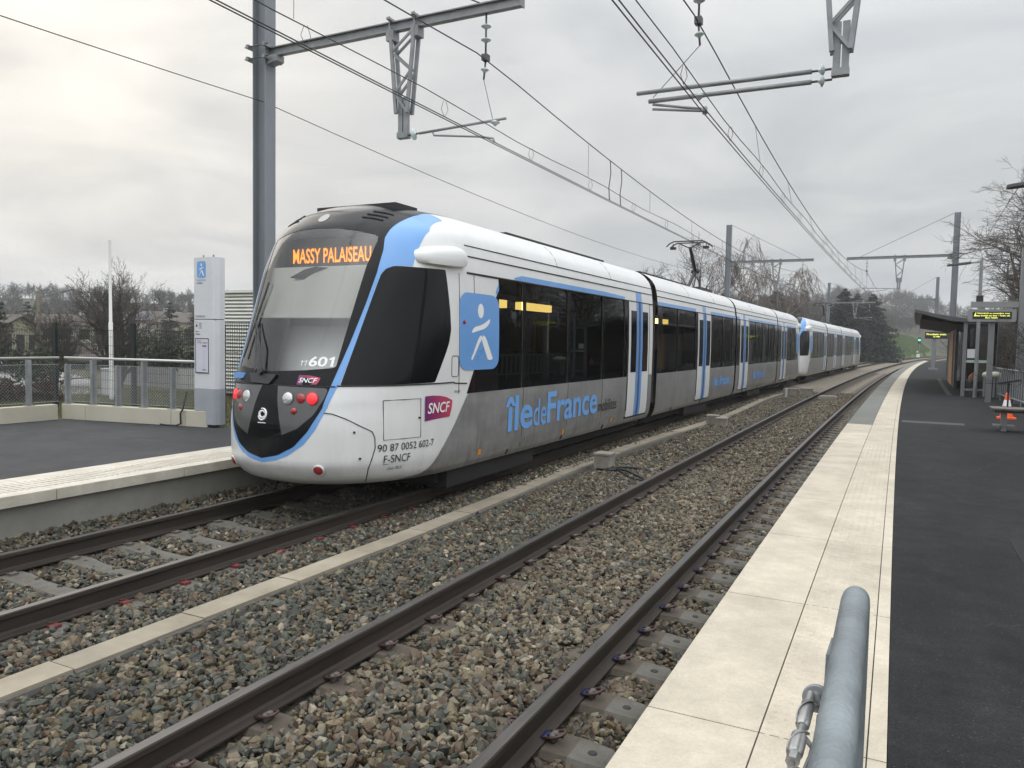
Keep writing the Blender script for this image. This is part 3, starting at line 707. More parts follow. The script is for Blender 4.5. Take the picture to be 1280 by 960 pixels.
ZR = np.array(sorted(set([round(x,3) for x in list(np.arange(.30,1.27,.045))+[1.27,1.285]+list(np.arange(1.32,2.84,.035))+[2.845,2.86]+list(np.arange(2.89,3.36,.035))+[3.38,3.41,3.44,3.47,3.5,3.53,3.56,3.59,3.615,3.64,3.66,3.68,3.70]])))
ZS = np.array([.30,.35,.40,.5,.6,.8,1.0,1.27,1.285,1.5,1.9,2.2,2.5,2.845,2.95,3.07,3.14,3.20,3.27,3.33,3.39,3.44,3.49,3.53,3.57,3.61,3.64,3.66,3.68,3.70])
class Grid:
    """a body shell as a grid: rows of height, columns round the plan, with outward normals"""
    def __init__(g, U, S, Z):
        Z = np.broadcast_to(Z[:,None], U.shape).copy()
        # extra row closing the roof
        U = np.vstack([U, U[-1]*.0]); S = np.vstack([S, S[-1]]); Z = np.vstack([Z, Z[-1]+.004])
        g.p = np.stack([U,S,Z],-1); d1 = np.gradient(g.p, axis=0); d2 = np.gradient(g.p, axis=1)
        n = np.cross(d2, d1); L = np.linalg.norm(n,axis=-1,keepdims=True); n = n/np.maximum(L,1e-9)
        g.n = n; g.U, g.S, g.Z = U, S, Z
        n[-1] = (0,0,1); n[-2] = n[-2]*.3+np.array([0,0,.7])
    def flip(g, s_end, s_tip):
        # mirror along s for a cab facing the other way
        g.p[...,1] = s_end-(g.p[...,1]-s_tip); g.n[...,1] *= -1
        g.p = g.p[:,::-1]; g.n = g.n[:,::-1]; return g
def nose_grid(cols, rows=ZR, nq=121):
    q = np.linspace(-1,1,nq); U = []; S = []
    for z in rows:
        w = WZ(z); un = w*np.sin(q*math.pi/2); sn = nose_s(un, z); e = sn[-1]
        a = np.linspace(e, cols[0], 22)[1:]; st = np.concatenate([a, cols[1:]])
        U.append(np.concatenate([np.full(len(st),-w), un, np.full(len(st),w)])); S.append(np.concatenate([st[::-1], sn, st]))
    return Grid(np.array(U), np.array(S), rows)
def straight_grid(cols, rows=ZS):
    # right side then over to the left as two walls joined by the closing row
    c = np.array(cols); U = []; S = []
    for z in rows:
        w = WZ(z); U.append(np.concatenate([np.full(len(c),-w), np.full(len(c),w)])); S.append(np.concatenate([c[::-1], c]))
    g = Grid(np.array(U), np.array(S), rows); n = len(c)
    # normals at the jump between the two walls
    for k in (n-1, n): g.n[:,k] = g.n[:,k-1] if k == n-1 else g.n[:,k+1]
    g.gap = n-1; return g
def poly_sdf(A, B, poly):
    """positive inside"""
    P_ = np.array(poly); x = A[...,None]; y = B[...,None]
    x0, y0 = P_[:,0], P_[:,1]; x1, y1 = np.roll(x0,-1), np.roll(y0,-1)
    dx, dy = x1-x0, y1-y0; t = np.clip(((x-x0)*dx+(y-y0)*dy)/(dx*dx+dy*dy+1e-12),0,1)
    d = np.sqrt((x-x0-t*dx)**2+(y-y0-t*dy)**2).min(-1)
    c = ((y0 > y) != (y1 > y)) & (x < dx*(y-y0)/(np.where(dy==0,1e-12,dy))+x0)
    return np.where(c.sum(-1)%2 == 1, d, -d)
def layer(g, funcs, off=0.0, skip=None, side=0, mb=None, m=0):
    """the part of shell g where every func > 0, pushed out by off"""
    mb = mb or MB(); Pp = g.p+g.n*off; R, C = g.U.shape
    F = np.stack(funcs,-1) if funcs else np.ones((R,C,1))
    key = {}
    def vid(p):
        k = (round(p[0],4),round(p[1],4),round(p[2],4))
        if k not in key: key[k] = len(mb.v); mb.v.append((p[0],p[1],p[2]))
        return key[k]
    mn = np.minimum(np.minimum(F[:-1,:-1],F[1:,:-1]),np.minimum(F[:-1,1:],F[1:,1:])); mxx = np.maximum(np.maximum(F[:-1,:-1],F[1:,:-1]),np.maximum(F[:-1,1:],F[1:,1:]))
    cand = (mxx > 0).all(-1); full = (mn >= 0).all(-1)
    gap = getattr(g,'gap',None)
    for r, c in zip(*np.nonzero(cand)):
        if gap is not None and c == gap and r < R-2: continue
        cu = (g.U[r,c]+g.U[r,c+1])/2
        if side and cu*side < 0: continue
        if skip is not None and skip(cu, (g.S[r,c]+g.S[r,c+1]+g.S[r+1,c]+g.S[r+1,c+1])/4, (g.Z[r,c]+g.Z[r+1,c])/2): continue
        ids = ((r,c),(r,c+1),(r+1,c+1),(r+1,c))
        if full[r,c]: poly = [Pp[i] for i in ids]
        else:
            vs = [(Pp[i], F[i]) for i in ids]
            for k in range(F.shape[-1]):
                out = []
                for i in range(len(vs)):
                    (pa,fa),(pb,fb) = vs[i], vs[(i+1)%len(vs)]
                    if fa[k] >= 0: out.append((pa,fa))
                    if (fa[k] >= 0) != (fb[k] >= 0):
                        t = fa[k]/(fa[k]-fb[k]); out.append((pa+(pb-pa)*t, fa+(fb-fa)*t))
                vs = out
                if len(vs) < 3: break
            if len(vs) < 3: continue
            poly = [v[0] for v in vs]
        f = []
        for p_ in poly:
            i = vid(p_)
            if not f or (f[-1] != i and f[0] != i): f.append(i)
        if len(f) >= 3: mb.f.append(tuple(f)); mb.m.append(m)
    return mb

# materials of the trams
M_TW = mat('tram_white', (0.735,0.74,0.74), rough=0.32, coat=.35, noise=.03, nscale=2.0, detail=8, col2=(0.69,0.695,0.69))
M_TB = mat('tram_blue', (0.145,0.34,0.69), rough=0.30, coat=.35, noise=.05, nscale=2)
M_TG = mat('tram_silver_grey', (0.35,0.352,0.352), rough=0.36, metal=.45, noise=.24, nscale=1.5, stretch=(1,.9,1.6), detail=9, coat=.2)
M_TK = mat('tram_black', (0.005,0.0053,0.006), rough=0.09, spec=.22)
M_TKM = mat('tram_black_matt', (0.018,0.018,0.02), rough=0.5)
M_ROOFK = mat('tram_roof_dark', (0.0075,0.008,0.0095), rough=0.20, spec=.2)
M_SEAM = mat('panel_gap', (0.02,0.02,0.02), rough=.8)
M_UNDER = mat('underframe_dark', (0.012,0.011,0.010), rough=.9, noise=.4, nscale=6)
M_GLASS = glass('window_glass', (0.20,0.195,0.175), refl=.72); M_WSCR = glass('windscreen_glass', (0.97,0.98,0.975), ior=1.75)
M_INT = mat('tram_interior', (0.11,0.105,0.098), rough=.7); M_SEAT = mat('seat_fabric', (0.03,0.045,0.09), rough=.9, noise=.4, nscale=12)
M_YPOLE = mat('grab_pole', (0.35,0.27,0.08), rough=.35)
M_LAMPY = mat('ceiling_lamp_warm', (0.8,0.65,0.3), emit=(1.0,0.72,0.20), estr=4.6)
M_LED = mat('led_orange', (0.3,0.1,0.0), emit=(1.0,0.29,0.02), estr=1.9)
M_BLIND = mat('sun_blind', (0.86,0.85,0.77), rough=.8)
M_CABIN = mat('cab_interior', (0.74,0.75,0.75), rough=.75); M_CABDK = mat('cab_housing', (0.10,0.10,0.10), rough=.6)
M_RED = mat('tail_lamp_red', (0.6,0.02,0.03), rough=.2, emit=(1.0,0.05,0.06), estr=.55, coat=.5)
M_REDOFF = mat('red_reflector', (0.30,0.02,0.025), rough=.15, coat=.6)
M_HEAD = mat('headlamp_reflector', (0.62,0.63,0.63), rough=.12, metal=.6, coat=.6)
M_LENSG = mat('lens_background', (0.075,0.075,0.077), rough=.14, coat=.5)
M_LBLUE = mat('lettering_blue', (0.16,0.37,0.74), rough=.4); M_LWHITE = mat('lettering_white', (0.80,0.80,0.80), rough=.4); M_LBLACK = mat('lettering_black', (0.02,0.02,0.022), rough=.5)
M_ORANGE = mat('orange_marker', (0.75,0.30,0.03), rough=.4)
def gradient_logo():
    m = bpy.data.materials.new('railway_logo_red'); m.use_nodes = True; n, l = nodes_of(m); b = n['Principled BSDF']; b.inputs['Roughness'].default_value = .35
    t = n.new('ShaderNodeTexCoord'); s_ = n.new('ShaderNodeSeparateXYZ'); l.new(t.outputs['Generated'], s_.inputs[0])
    r = n.new('ShaderNodeValToRGB'); e = r.color_ramp.elements; e[0].color = (.14,.02,.14,1); e[1].color = (.50,.05,.10,1); a = n.new('ShaderNodeMath'); a.operation = 'ADD'
    l.new(s_.outputs['X'], a.inputs[0]); l.new(s_.outputs['Y'], a.inputs[1]); mu = n.new('ShaderNodeMath'); mu.operation = 'MULTIPLY'; mu.inputs[1].default_value = .5; l.new(a.outputs[0], mu.inputs[0])
    l.new(mu.outputs[0], r.inputs[0]); l.new(r.outputs[0], b.inputs['Base Color']); return m
M_LOGO = gradient_logo()

def grime(m, z0, z1, amt, col=(.16,.145,.12)):
    n, l = nodes_of(m); b = n['Principled BSDF']; src = b.inputs['Base Color'].links[0].from_socket; t = n.new('ShaderNodeTexCoord')
    sx = n.new('ShaderNodeSeparateXYZ'); l.new(t.outputs['Object'], sx.inputs[0]); mp = n.new('ShaderNodeMapping'); mp.inputs['Scale'].default_value = (5,5,.55); l.new(t.outputs['Object'], mp.inputs[0])
    nz_ = n.new('ShaderNodeTexNoise'); nz_.inputs['Scale'].default_value = 1.6; nz_.inputs['Detail'].default_value = 9; nz_.inputs['Roughness'].default_value = .7; l.new(mp.outputs[0], nz_.inputs['Vector'])
    mr = n.new('ShaderNodeMapRange'); mr.inputs[1].default_value = z1; mr.inputs[2].default_value = z0; l.new(sx.outputs['Z'], mr.inputs[0])
    r = n.new('ShaderNodeMapRange'); r.inputs[1].default_value = .44; r.inputs[2].default_value = .72; l.new(nz_.outputs['Fac'], r.inputs[0])
    a = n.new('ShaderNodeMath'); a.operation = 'MULTIPLY_ADD'; l.new(mr.outputs[0], a.inputs[0]); a.inputs[1].default_value = .55; a.inputs[2].default_value = .22
    q = n.new('ShaderNodeMath'); q.operation = 'MULTIPLY'; l.new(r.outputs[0], q.inputs[0]); l.new(a.outputs[0], q.inputs[1]); q2 = n.new('ShaderNodeMath'); q2.operation = 'MULTIPLY'; l.new(q.outputs[0], q2.inputs[0]); q2.inputs[1].default_value = amt; q2.use_clamp = True
    mx_ = n.new('ShaderNodeMix'); mx_.data_type = 'RGBA'; l.new(q2.outputs[0], mx_.inputs[0]); l.new(src, mx_.inputs[6]); mx_.inputs[7].default_value = (*col,1); l.new(mx_.outputs[2], b.inputs['Base Color'])
grime(M_TW, .35, 1.1, .22); grime(M_TG, .35, 1.3, .75, (.10,.085,.065))
# outlines on the cab, front ones in (|u|, z), side ones in (s, z)
POLY_WIND = [(-1,1.59),(0,1.59),(.43,1.612),(.724,1.645),(.746,2.208),(.777,2.817),(.805,3.112),(.80,3.165),(.775,3.20),(.55,3.247),(.295,3.282),(0,3.292),(-1,3.292)]
POLY_MASK = [(-1,.623),(0,.623),(.221,.67),(.409,.769),(.551,.941),(.668,1.184),(.718,1.434),(.729,1.491),(.796,1.914),(.853,2.373),(.888,2.751),(.884,3.018),(.858,3.17),(.865,3.271),(.879,3.372),(.885,3.466),(.88,3.53),(.80,3.62),(.55,3.72),(-1,3.76)]
POLY_BLUE = [(-1,.57),(0,.575),(.195,.61),(.343,.668),(.515,.799),(.626,.964),(.709,1.184),(.774,1.421),(.793,1.447),(.85,1.95),(.912,2.633),(.923,2.729),(.952,2.793),(1.006,2.832),(1.133,2.843),(1.127,2.973),(1.125,3.155),(1.116,3.309),(1.033,3.478),(1.0,3.54),(.93,3.61),(.7,3.74),(-1,3.78)]
POLY_CABWIN = [(6.698,1.449),(7.218,2.633),(7.263,2.729),(7.315,2.793),(7.396,2.832),(8.106,2.845),(8.179,2.328),(8.193,2.104),(8.15,1.95),(8.086,1.83),(7.859,1.462)]
POLY_LENS = [(-1,.845),(0,.849),(.221,.875),(.449,.973),(.599,1.126),(.680,1.30),(.705,1.42),(.075,1.433),(-1,1.433)]
POLY_GREY = [(8.625,1.287),(8.613,1.263),(8.314,.901),(7.99,.57),(7.863,.429),(7.711,.346),(7.43,.313),(7.4,.2),(30,.2),(30,1.287)]
POLY_BAND = [(8.60,1.284),(8.768,1.573),(9.25,2.40),(9.396,2.60),(9.523,2.747),(9.686,2.846),(30,2.846),(30,1.284)]
POLY_STRIP = [(9.385,2.60),(9.375,2.66),(9.475,2.79),(9.64,2.90),(9.851,2.945),(14.88,2.945),(14.95,2.84),(9.686,2.84),(9.523,2.747),(9.40,2.60)]
POLY_EMB = rrect(8.39,9.46,1.59,2.60,.20,ry=.15)
def emb(poly): return [(8.39+a*1.07, 1.59+b*1.01) for a,b in poly]
POLY_SNCF = [(0,0),(0,1),(.25,1.01),(.5,.98),(.75,.90),(1,.74),(.97,.4),(.9,.07)]
L_UNIT = 37.95; TIP = 6.33; S_END = 44.05
# windows (right-hand side and mirrored left), doors, in the leading cab's own s
CARS = [dict(a=None, b=16.85, win=[(9.47,10.22),(10.34,11.95),(12.07,13.62),(13.74,14.90)], door=(15.15,16.55), lights=[(9.5,10.15),(10.62,11.78)]),
        dict(a=17.25, b=26.18, win=[(17.62,19.0),(19.12,20.85)], door=(21.05,22.60), win2=[(22.85,24.25),(24.37,25.75)], lights=[(18.0,18.9)]),
        dict(a=26.42, b=35.12, win=[(28.72,30.0),(30.12,31.4),(31.52,32.9),(33.02,34.3)], door=(26.95,28.5), lights=[]),
        dict(a=35.32, b=None, win=[(38.15,39.25),(39.37,40.55)], door=(36.15,37.75), lights=[])]
ROWLO, ROWHI = 1.285, 2.845
def prof_map(off):
    return lambda s_, z: (float(WZ(z))+off, s_, z)
def build_tram(ds, label, hero=True):
    org = P(UF, TIP+ds, -.02)
    t = thing('tram', label, 'tram', tuple(org))
    def xf(v):
        w = v.copy(); w[:,0] += UF; w[:,1] += ds; return xf_track(w)
    def B(mb, name, m_, parent=t, smooth=True, auto=50): return mb.build(name, m_, parent, smooth=smooth, xf=xf, auto=auto) if mb.f else None
    for ci, car in enumerate(CARS):
        wins = car['win']+car.get('win2',[]); d0, d1 = car['door']
        def inwin(u, s_, z): return ROWLO < z < ROWHI and any(a < s_ < b for a,b in wins)
        def indoor(u, s_, z): return .40 < z < 2.845 and d0 < s_ < d1
        bp = sorted(set([x for w in wins for x in w]+[d0,d1]))
        front = car['a'] is None; rear = car['b'] is None
        if front:
            cols = sorted(set([9.47]+bp+[car['b']])); g = nose_grid(cols, ZR if hero else ZS, 121 if hero else 61)
            grids = [(g, False)]
        elif rear:
            g = nose_grid([9.47, 9.6], ZR if hero and False else ZS, 61).flip(S_END, TIP)
            s_cab = S_END-(9.6-TIP); grids = [(straight_grid(sorted(set([car['a']]+bp+[s_cab]))), False), (g, True)]
        else: grids = [(straight_grid(sorted(set([car['a']]+bp+[car['b']]))), False)]
        shell = MB()
        SD = lambda: {1: MB(), -1: MB()}
        band, grey, strip, cabw, embm = SD(), SD(), SD(), SD(), SD(); embw = [MB() for _ in range(4)]
        panes = {(w,sd): MB() for w in wins for sd in (1,-1)}
        blue = MB(); mask = MB(); wind = MB(); lens = SD(); lensv = MB()
        for g, flipped in grids:
            U, S, Z = np.abs(g.p[...,0]), g.p[...,1].copy(), g.p[...,2]
            if flipped: S = TIP+(S_END-S)
            isn = front or flipped
            UF_ = np.where(g.p[...,0] < 0, U*(1+.085*smooth(1.45,1.75,Z)), U) if front else U
            sk = lambda u, s_, z: inwin(u,s_,z)
            if isn:
                fw_ = poly_sdf(UF_, Z, POLY_WIND); fw_ = np.where(S > 8.0, -np.abs(fw_)-.02, fw_)
                layer(g, [-fw_], 0, None if flipped else sk, mb=shell)
                layer(g, [fw_, 8.0-S], .002, mb=wind)
                fb = poly_sdf(U, Z, POLY_BLUE); layer(g, [fb, 8.42-S, -fw_], .003, mb=blue)
                fm_ = poly_sdf(UF_, Z, POLY_MASK); layer(g, [fm_, 9.0-S, -fw_], .006, mb=mask)
                fcw, fgr, fbd, fst, fem = (poly_sdf(S, Z, q) for q in (POLY_CABWIN, POLY_GREY, POLY_BAND, POLY_STRIP, POLY_EMB))
                for sd in (1,-1): layer(g, [fcw], .005, side=sd, mb=cabw[sd])
                for sd in (1,-1): layer(g, [fgr], .003, None if flipped else sk, side=sd, mb=grey[sd])
                for sd in (1,-1): layer(g, [fbd], .003, None if flipped else (lambda u,s_,z: inwin(u,s_,z) or d0-.06 < s_), side=sd, mb=band[sd])
                for sd in (1,-1): layer(g, [fst], .004, None if flipped else sk, side=sd, mb=strip[sd])
                if hero and front:
                    fl = poly_sdf(U, Z, POLY_LENS); [layer(g, [fl, 8-S], .009, side=sd, mb=lens[sd]) for sd in (1,-1)]
                    Us = g.p[...,0]
                    layer(g, [poly_sdf(Us, Z, [(-.235,.80),(.30,.80),(.145,1.436),(-.08,1.436)]), fl, 8-S], .011, mb=lensv)
                for sd in (1,-1): layer(g, [fem], .008, side=sd, mb=embm[sd])
                if hero and front:
                    for pl, em_ in zip((EMBLEM_HEAD, EMBLEM_ARM, EMBLEM_LEGL, EMBLEM_LEGR), embw):
                        layer(g, [poly_sdf(S, Z, emb(pl))], .011, mb=em_, side=1)
            else:
                layer(g, [], 0, sk, mb=shell)
                dark = lambda u,s_,z: inwin(u,s_,z) or (d0 < s_ < d1)
                for sd in (1,-1): layer(g, [Z-1.284, 2.846-Z], .003, dark, side=sd, mb=band[sd])
                for sd in (1,-1): layer(g, [1.287-Z], .003, side=sd, mb=grey[sd])
                for sd in (1,-1): layer(g, [Z-2.84, 2.945-Z], .004, lambda u,s_,z: d0-.1 < s_ < d1+.1, side=sd, mb=strip[sd])
            if not flipped:
                for w in wins:
                    for sd in (1,-1): layer(g, [Z-1.28, 2.85-Z] if not front else [], -.012, lambda u,s_,z,w=w: not (w[0] < s_ < w[1] and ROWLO < z < ROWHI), side=sd, mb=panes[w,sd])
        body = B(shell, 'car_body', M_TW)
        for sd in (1,-1):
            B(grey[sd], 'lower_panel', M_TG, body); B(band[sd], 'window_band', M_TK, body); B(strip[sd], 'blue_strip', M_TB, body)
            for w in wins: B(panes[w,sd], 'window', M_GLASS, body)
        if front or rear:
            B(blue, 'blue_surround', M_TB, body); B(mask, 'front_mask', M_ROOFK, body); [B(cabw[sd], 'cab_side_window', M_TK, body) for sd in (1,-1)]
            B(wind, 'windscreen', M_WSCR, t); [B(embm[sd], 'emblem', M_TB, body) for sd in (1,-1)]; [B(q, n_, M_LWHITE, body) for q, n_ in zip(embw, ('emblem_head','emblem_arms','emblem_leg','emblem_leg'))]
            [B(lens[sd], 'lamp_cover', M_LENSG, body) for sd in (1,-1)]; B(lensv, 'lamp_divider', M_TK, body)
        # seams and gutters
        a = (9.2 if front else car['a']); b_ = (car['b'] if not rear else S_END-2.8)
        sm = MB()
        for sg in (1,-1):
            for z, r in ((3.21,.007),(3.07,.009),(2.852,.014)):
                aa = 8.6 if front else a
                sm.tube([(sg*(float(WZ(z))+.002), aa, z),(sg*(float(WZ(z))+.002), b_, z)], r, 6)
            if hero:
                for x in ([10.28,12.01,13.68] if front else []):
                    sm.tube([(sg*(float(WZ(z))+.003), x, z) for z in (.40,.6,.8,1.0,1.28)], .005, 5)
                for x in ([9.9, 11.9, 13.9] if front else [a+1.5,a+4.5]):
                    sm.tube([(sg*(float(WZ(z))+.003), x, z) for z in (.33,.36,.40)], .02, 5)
                for x in ([11.6,14.2] if front else [a+3, a+6]):
                    sm.tube([(sg*(float(WZ(z))+.002), x, z) for z in (3.21,3.33,3.44,3.53,3.61,3.66)], .004, 5)
        B(sm, 'panel_seams', M_SEAM, body)
        # doors
        for sg in (1,-1):
            dd = MB(); mid = (d0+d1)/2
            def pt(s_, z, o, sg=sg): return (sg*(float(WZ(z))+o), s_, z)
            zs = [.43,.6,.8,1.0,1.27,1.5,1.9,2.3,2.6,2.845]
            def sheet(mb, s0, s1, z0, z1, o, m=0):
                zz = [z0]+[z for z in zs if z0+.01 < z < z1-.01]+[z1]; bb = len(mb.v)
                for z in zz: mb.v += [pt(s0,z,o),pt(s1,z,o)]
                for i in range(len(zz)-1):
                    f = (bb+2*i,bb+2*i+1,bb+2*i+3,bb+2*i+2); mb.f.append(f if sg > 0 else f[::-1]); mb.m.append(m)
                return mb
            fr = MB(); sheet(fr, d0-.05, d1+.05, .40, 2.845, .005)
            door = B(fr, 'door', M_SEAM, t)
            for l0, l1 in ((d0+.005, mid-.012),(mid+.012, d1-.005)):
                lf = MB(); sheet(lf, l0, l1, .44, 2.84, .012); B(lf, 'door_leaf', M_TW, door)
                wd = MB(); inner = (l0+.13, l1-.20) if l0 < mid-.3 else (l0+.20, l1-.10); sheet(wd, inner[0], inner[1], 1.37, 2.66, .016); B(wd, 'door_window', M_TK, door)
            st = MB(); sheet(st, mid-.20, mid-.075, .44, 2.84, .019); sheet(st, mid+.075, mid+.20, .44, 2.84, .019); sheet(st, mid-.19, mid+.19, 2.86, 3.06, .004); B(st, 'door_stripe', M_TB, door)
            sk_ = MB(); sheet(sk_, mid-.055, mid+.055, .44, 2.84, .0185); B(sk_, 'door_seal', mat('door_seal_blue',(.05,.10,.24),rough=.5), door)
        # inside
        a = 8.1 if front else car['a']+.1; b_ = (car['b'] if not rear else S_END-1.9)-.1
        it = MB(); it.box(-1.22,1.22,a,b_,.60,.66); it.box(-1.15,1.15,a,b_,2.95,3.0); it.box(-1.2,1.2,a,a+.04,.66,2.95); it.box(-1.2,1.2,b_-.04,b_,.66,2.95)
        inner = B(it, 'interior', M_INT, t, smooth=False, auto=None)
        if hero:
            se = MB(); po = MB()
            for w in wins:
                for sg in (1,-1):
                    x = (w[0]+w[1])/2-.3
                    for dx_ in ((-.05,.75) if w[1]-w[0] > 1.3 else (.1,)):
                        se.box(sg*.35 if sg > 0 else -1.15, 1.15 if sg > 0 else -.35, x+dx_, x+dx_+.09, 1.0, 1.78); se.box(sg*.35 if sg > 0 else -1.15, 1.15 if sg > 0 else -.35, x+dx_+.09, x+dx_+.5, .98, 1.10)
                po.tube([(.28,(w[0]+w[1])/2,.66),(.28,(w[0]+w[1])/2,2.95)], .02, 6); po.tube([(-.28,w[0]+.2,.66),(-.28,w[0]+.2,2.95)], .02, 6)
            B(se, 'seats', M_SEAT, inner, smooth=False, auto=None); B(po, 'grab_poles', M_YPOLE, inner)
            for (l0,l1) in car['lights']:
                lm = MB(); lm.box(.98,1.08,l0,l1,2.47,2.585); B(lm, 'ceiling_lamp', M_LAMPY, inner, smooth=False, auto=None)
        # underneath
        un = MB(); a = 8.3 if front else car['a']; b_ = car['b'] if not rear else S_END-2.0
        un.box(-1.02,1.02,a,b_,.12,.40); B(un, 'underframe', M_UNDER, t, smooth=False, auto=None)
        for bs in ([9.7] if front else ([S_END-3.4] if rear else [(a+b_)/2])):
            bg_ = MB(); bg_.box(-1.15,1.15,bs-1.3,bs+1.3,.06,.34)
            bo = B(bg_, 'bogie', M_UNDER, t, smooth=False, auto=None)
            for sg in (1,-1):
                for dx_ in (-.9,.9):
                    wh = MB(); wh.lathe([(.001,-.06),(.29,-.06),(.295,.05),(.32,.06),(.001,.06)], (sg*.74,bs+dx_,.295), 18, axis=(1,0,0)); B(wh, 'wheel', M_UNDER, bo)
    # gangways
    for a, b_ in ((16.85,17.25),(26.18,26.42),(35.12,35.32)):
        ga = MB(); n = 5
        for k in range(n):
            s0 = a+(b_-a)*k/n; s1 = a+(b_-a)*(k+.55)/n; ga.box(-1.16,1.16,s0,s1,.45,3.42)
        ga.box(-1.10,1.10,a-.02,b_+.02,.45,3.36); B(ga, 'gangway', M_TKM, t, smooth=False, auto=None)
        if b_-a > .3:
            gp = MB(); gp.box(1.17,1.23,a+.03,a+.14,.5,2.3); gp.box(-1.23,-1.17,a+.03,a+.14,.5,2.3); B(gp, 'damper_cover', mat('damper_grey',(.2,.2,.2),rough=.5), t, smooth=False, auto=None)
    # white camera housings beside the cab, one each side and end
    for fl in (False, True):
        for sg in (1,-1):
            pod = MB(); ns = 17; npf = 9
            for i in range(ns):
                tt = -1+2*i/(ns-1); e_ = (1-abs(tt)**2.6)**(1/2.6); s_ = 8.10+.49*tt
                lo, hi = 0., float(WZ(3.0))
                for _ in range(30):
                    mi_ = (lo+hi)/2
                    if float(nose_s(mi_,3.0)) < s_: lo = mi_
                    else: hi = mi_
                ub_ = lo-.04; uo = lo+.105*e_+.0; zb = 2.872+.012*(tt+1)-.0; zt = 3.06+.055*(tt+1)+.02*e_; zb += (1-e_)*.08; zt -= (1-e_)*.08
                for (u_, z_) in ((ub_,zb),(uo-.035,zb),(uo-.008,zb+.012),(uo,zb+.05),(uo,zb+(zt-zb)*.55),(uo-.018,zb+(zt-zb)*.78),(uo-.055,zb+(zt-zb)*.93),(uo-.10,zt),(ub_-.06,zt+.015)):
                    if i in (0, ns-1): u_, z_ = lo-.08, (zb+zt)/2
                    pod.v.append((sg*u_, (S_END-(s_-TIP)) if fl else s_, z_))
            for i in range(ns-1):
                for j in range(npf-1):
                    f = (i*npf+j,i*npf+j+1,(i+1)*npf+j+1,(i+1)*npf+j); pod.f.append(f if (sg > 0) != fl else f[::-1]); pod.m.append(0)
            B(pod, 'camera_housing', M_TW, t)
    # roof fairings and pantograph
    for fl in (False, True):
        rf = MB(); mp = lambda s_: (S_END-(s_-TIP)) if fl else s_
        s0, s1 = sorted((mp(7.94), mp(8.42))); rf.box(-.63,.63,s0,s1,3.58,3.69)
        B(rf, 'roof_fairing', M_TKM, t, smooth=False, auto=None)
    pg = MB(); ps = 25.0; fg = MB()
    pg.box(-.55,.55,ps-.7,ps+.9,3.70,3.80)
    pg.tube([(.0,ps-.2,3.80),(0,ps+.75,4.42)], .055, 8); pg.tube([(.2,ps-.2,3.80),(.05,ps+.7,4.38)], .025, 6)
    pg.tube([(0,ps+.75,4.42),(0,ps-.1,5.12)], [.05,.035], 8); pg.tube([(.06,ps+.7,4.40),(.06,ps-.1,5.10)], .018, 6)
    pg.lathe([(.001,-.13),(.06,-.13),(.06,.13),(.001,.13)], (0,ps+.76,4.42), 10, axis=(1,0,0))
    pa = B(pg, 'pantograph', M_TKM, t)
    hd = MB()
    for dy in (-.22,.22):
        hd.tube([(-.70,ps-.1+dy,5.14),(-.60,ps-.1+dy,5.24),(-.46,ps-.1+dy,5.30),(.46,ps-.1+dy,5.30),(.60,ps-.1+dy,5.24),(.70,ps-.1+dy,5.14)], .022, 6)
    hd.tube([(-.3,ps-.32,5.24),(-.3,ps+.12,5.24)], .02, 6); hd.tube([(.3,ps-.32,5.24),(.3,ps+.12,5.24)], .02, 6)
    hd.tube([(-.3,ps-.1,5.24),(0,ps-.1,5.1),(.3,ps-.1,5.24)], .022, 6)
    for sg in (-1,1): hd.box(sg*.54-.09,sg*.54+.09,ps-.15,ps-.05,5.07,5.15); hd.tube([(sg*.54,ps-.1,5.15),(sg*.54,ps-.1,5.26)], .015, 5)
    B(hd, 'pantograph_head', M_TKM, pa)
    rb = MB()
    for s0, s1 in ((18,22.5),(27.5,34),(11,15.5)): rb.box(-.6,.6,s0,s1,3.66,3.73)
    B(rb, 'roof_equipment', M_TKM, t, smooth=False, auto=None)
    if not hero: return t
    # ---- driver's cab behind the windscreen
    cb = MB(); cb.box(-1.15,1.15,8.0,8.04,.7,2.9); cb.box(-.85,.85,8.0,8.04,2.9,3.3); cb.box(-.78,.78,6.98,8.0,1.42,1.50); cb.box(-.25,.35,7.25,7.5,1.5,1.62); cb.obox((0,7.45,1.80),(.80,0,0),(0,.02,0),(0,.10,.32))
    cb.box(-.8,.8,7.75,8.0,3.28,3.31)
    cab_in = B(cb, 'cab_interior', M_CABIN, t, smooth=False, auto=None)
    bl = MB(); bl.obox((-.02,7.12,2.525),(.76,0,0),(0,.006,.0),(0,.125,.315)); B(bl, 'sun_blind', M_BLIND, cab_in, smooth=False, auto=None)
    bb = MB(); bb.tube([(-.70,6.99,2.215),(.69,6.99,2.215)], .012, 8); B(bb, 'blind_bar', M_LWHITE, cab_in)
    hs = MB(); hs.box(-.80,.80,7.53,7.75,2.84,3.22); hs.box(-.80,.80,7.36,7.53,2.84,2.865); B(hs, 'display_housing', M_CABDK, cab_in, smooth=False, auto=None)
    tx = MB(); flat_text(tx, 'MASSY PALAISEAU', -.65, .585, 2.915, 3.10, lambda a,b: (a,7.515,b), bold=.012); B(tx, 'destination_lettering', M_LED, cab_in, smooth=False, auto=None)
    vs = MB(); vs.add([(-.34,7.12,2.70),(-.02,7.2,2.76),(.18,7.22,2.82),(.0,7.2,2.835),(-.15,7.17,2.80)], [(0,1,2,3,4)]); vs.add([(-.34,7.13,2.70),(-.02,7.21,2.66),(.06,7.22,2.8),(.0,7.21,2.835),(-.15,7.18,2.80)], [(0,1,2,3,4)]); B(vs, 'visor', M_CABDK, cab_in, smooth=False, auto=None)
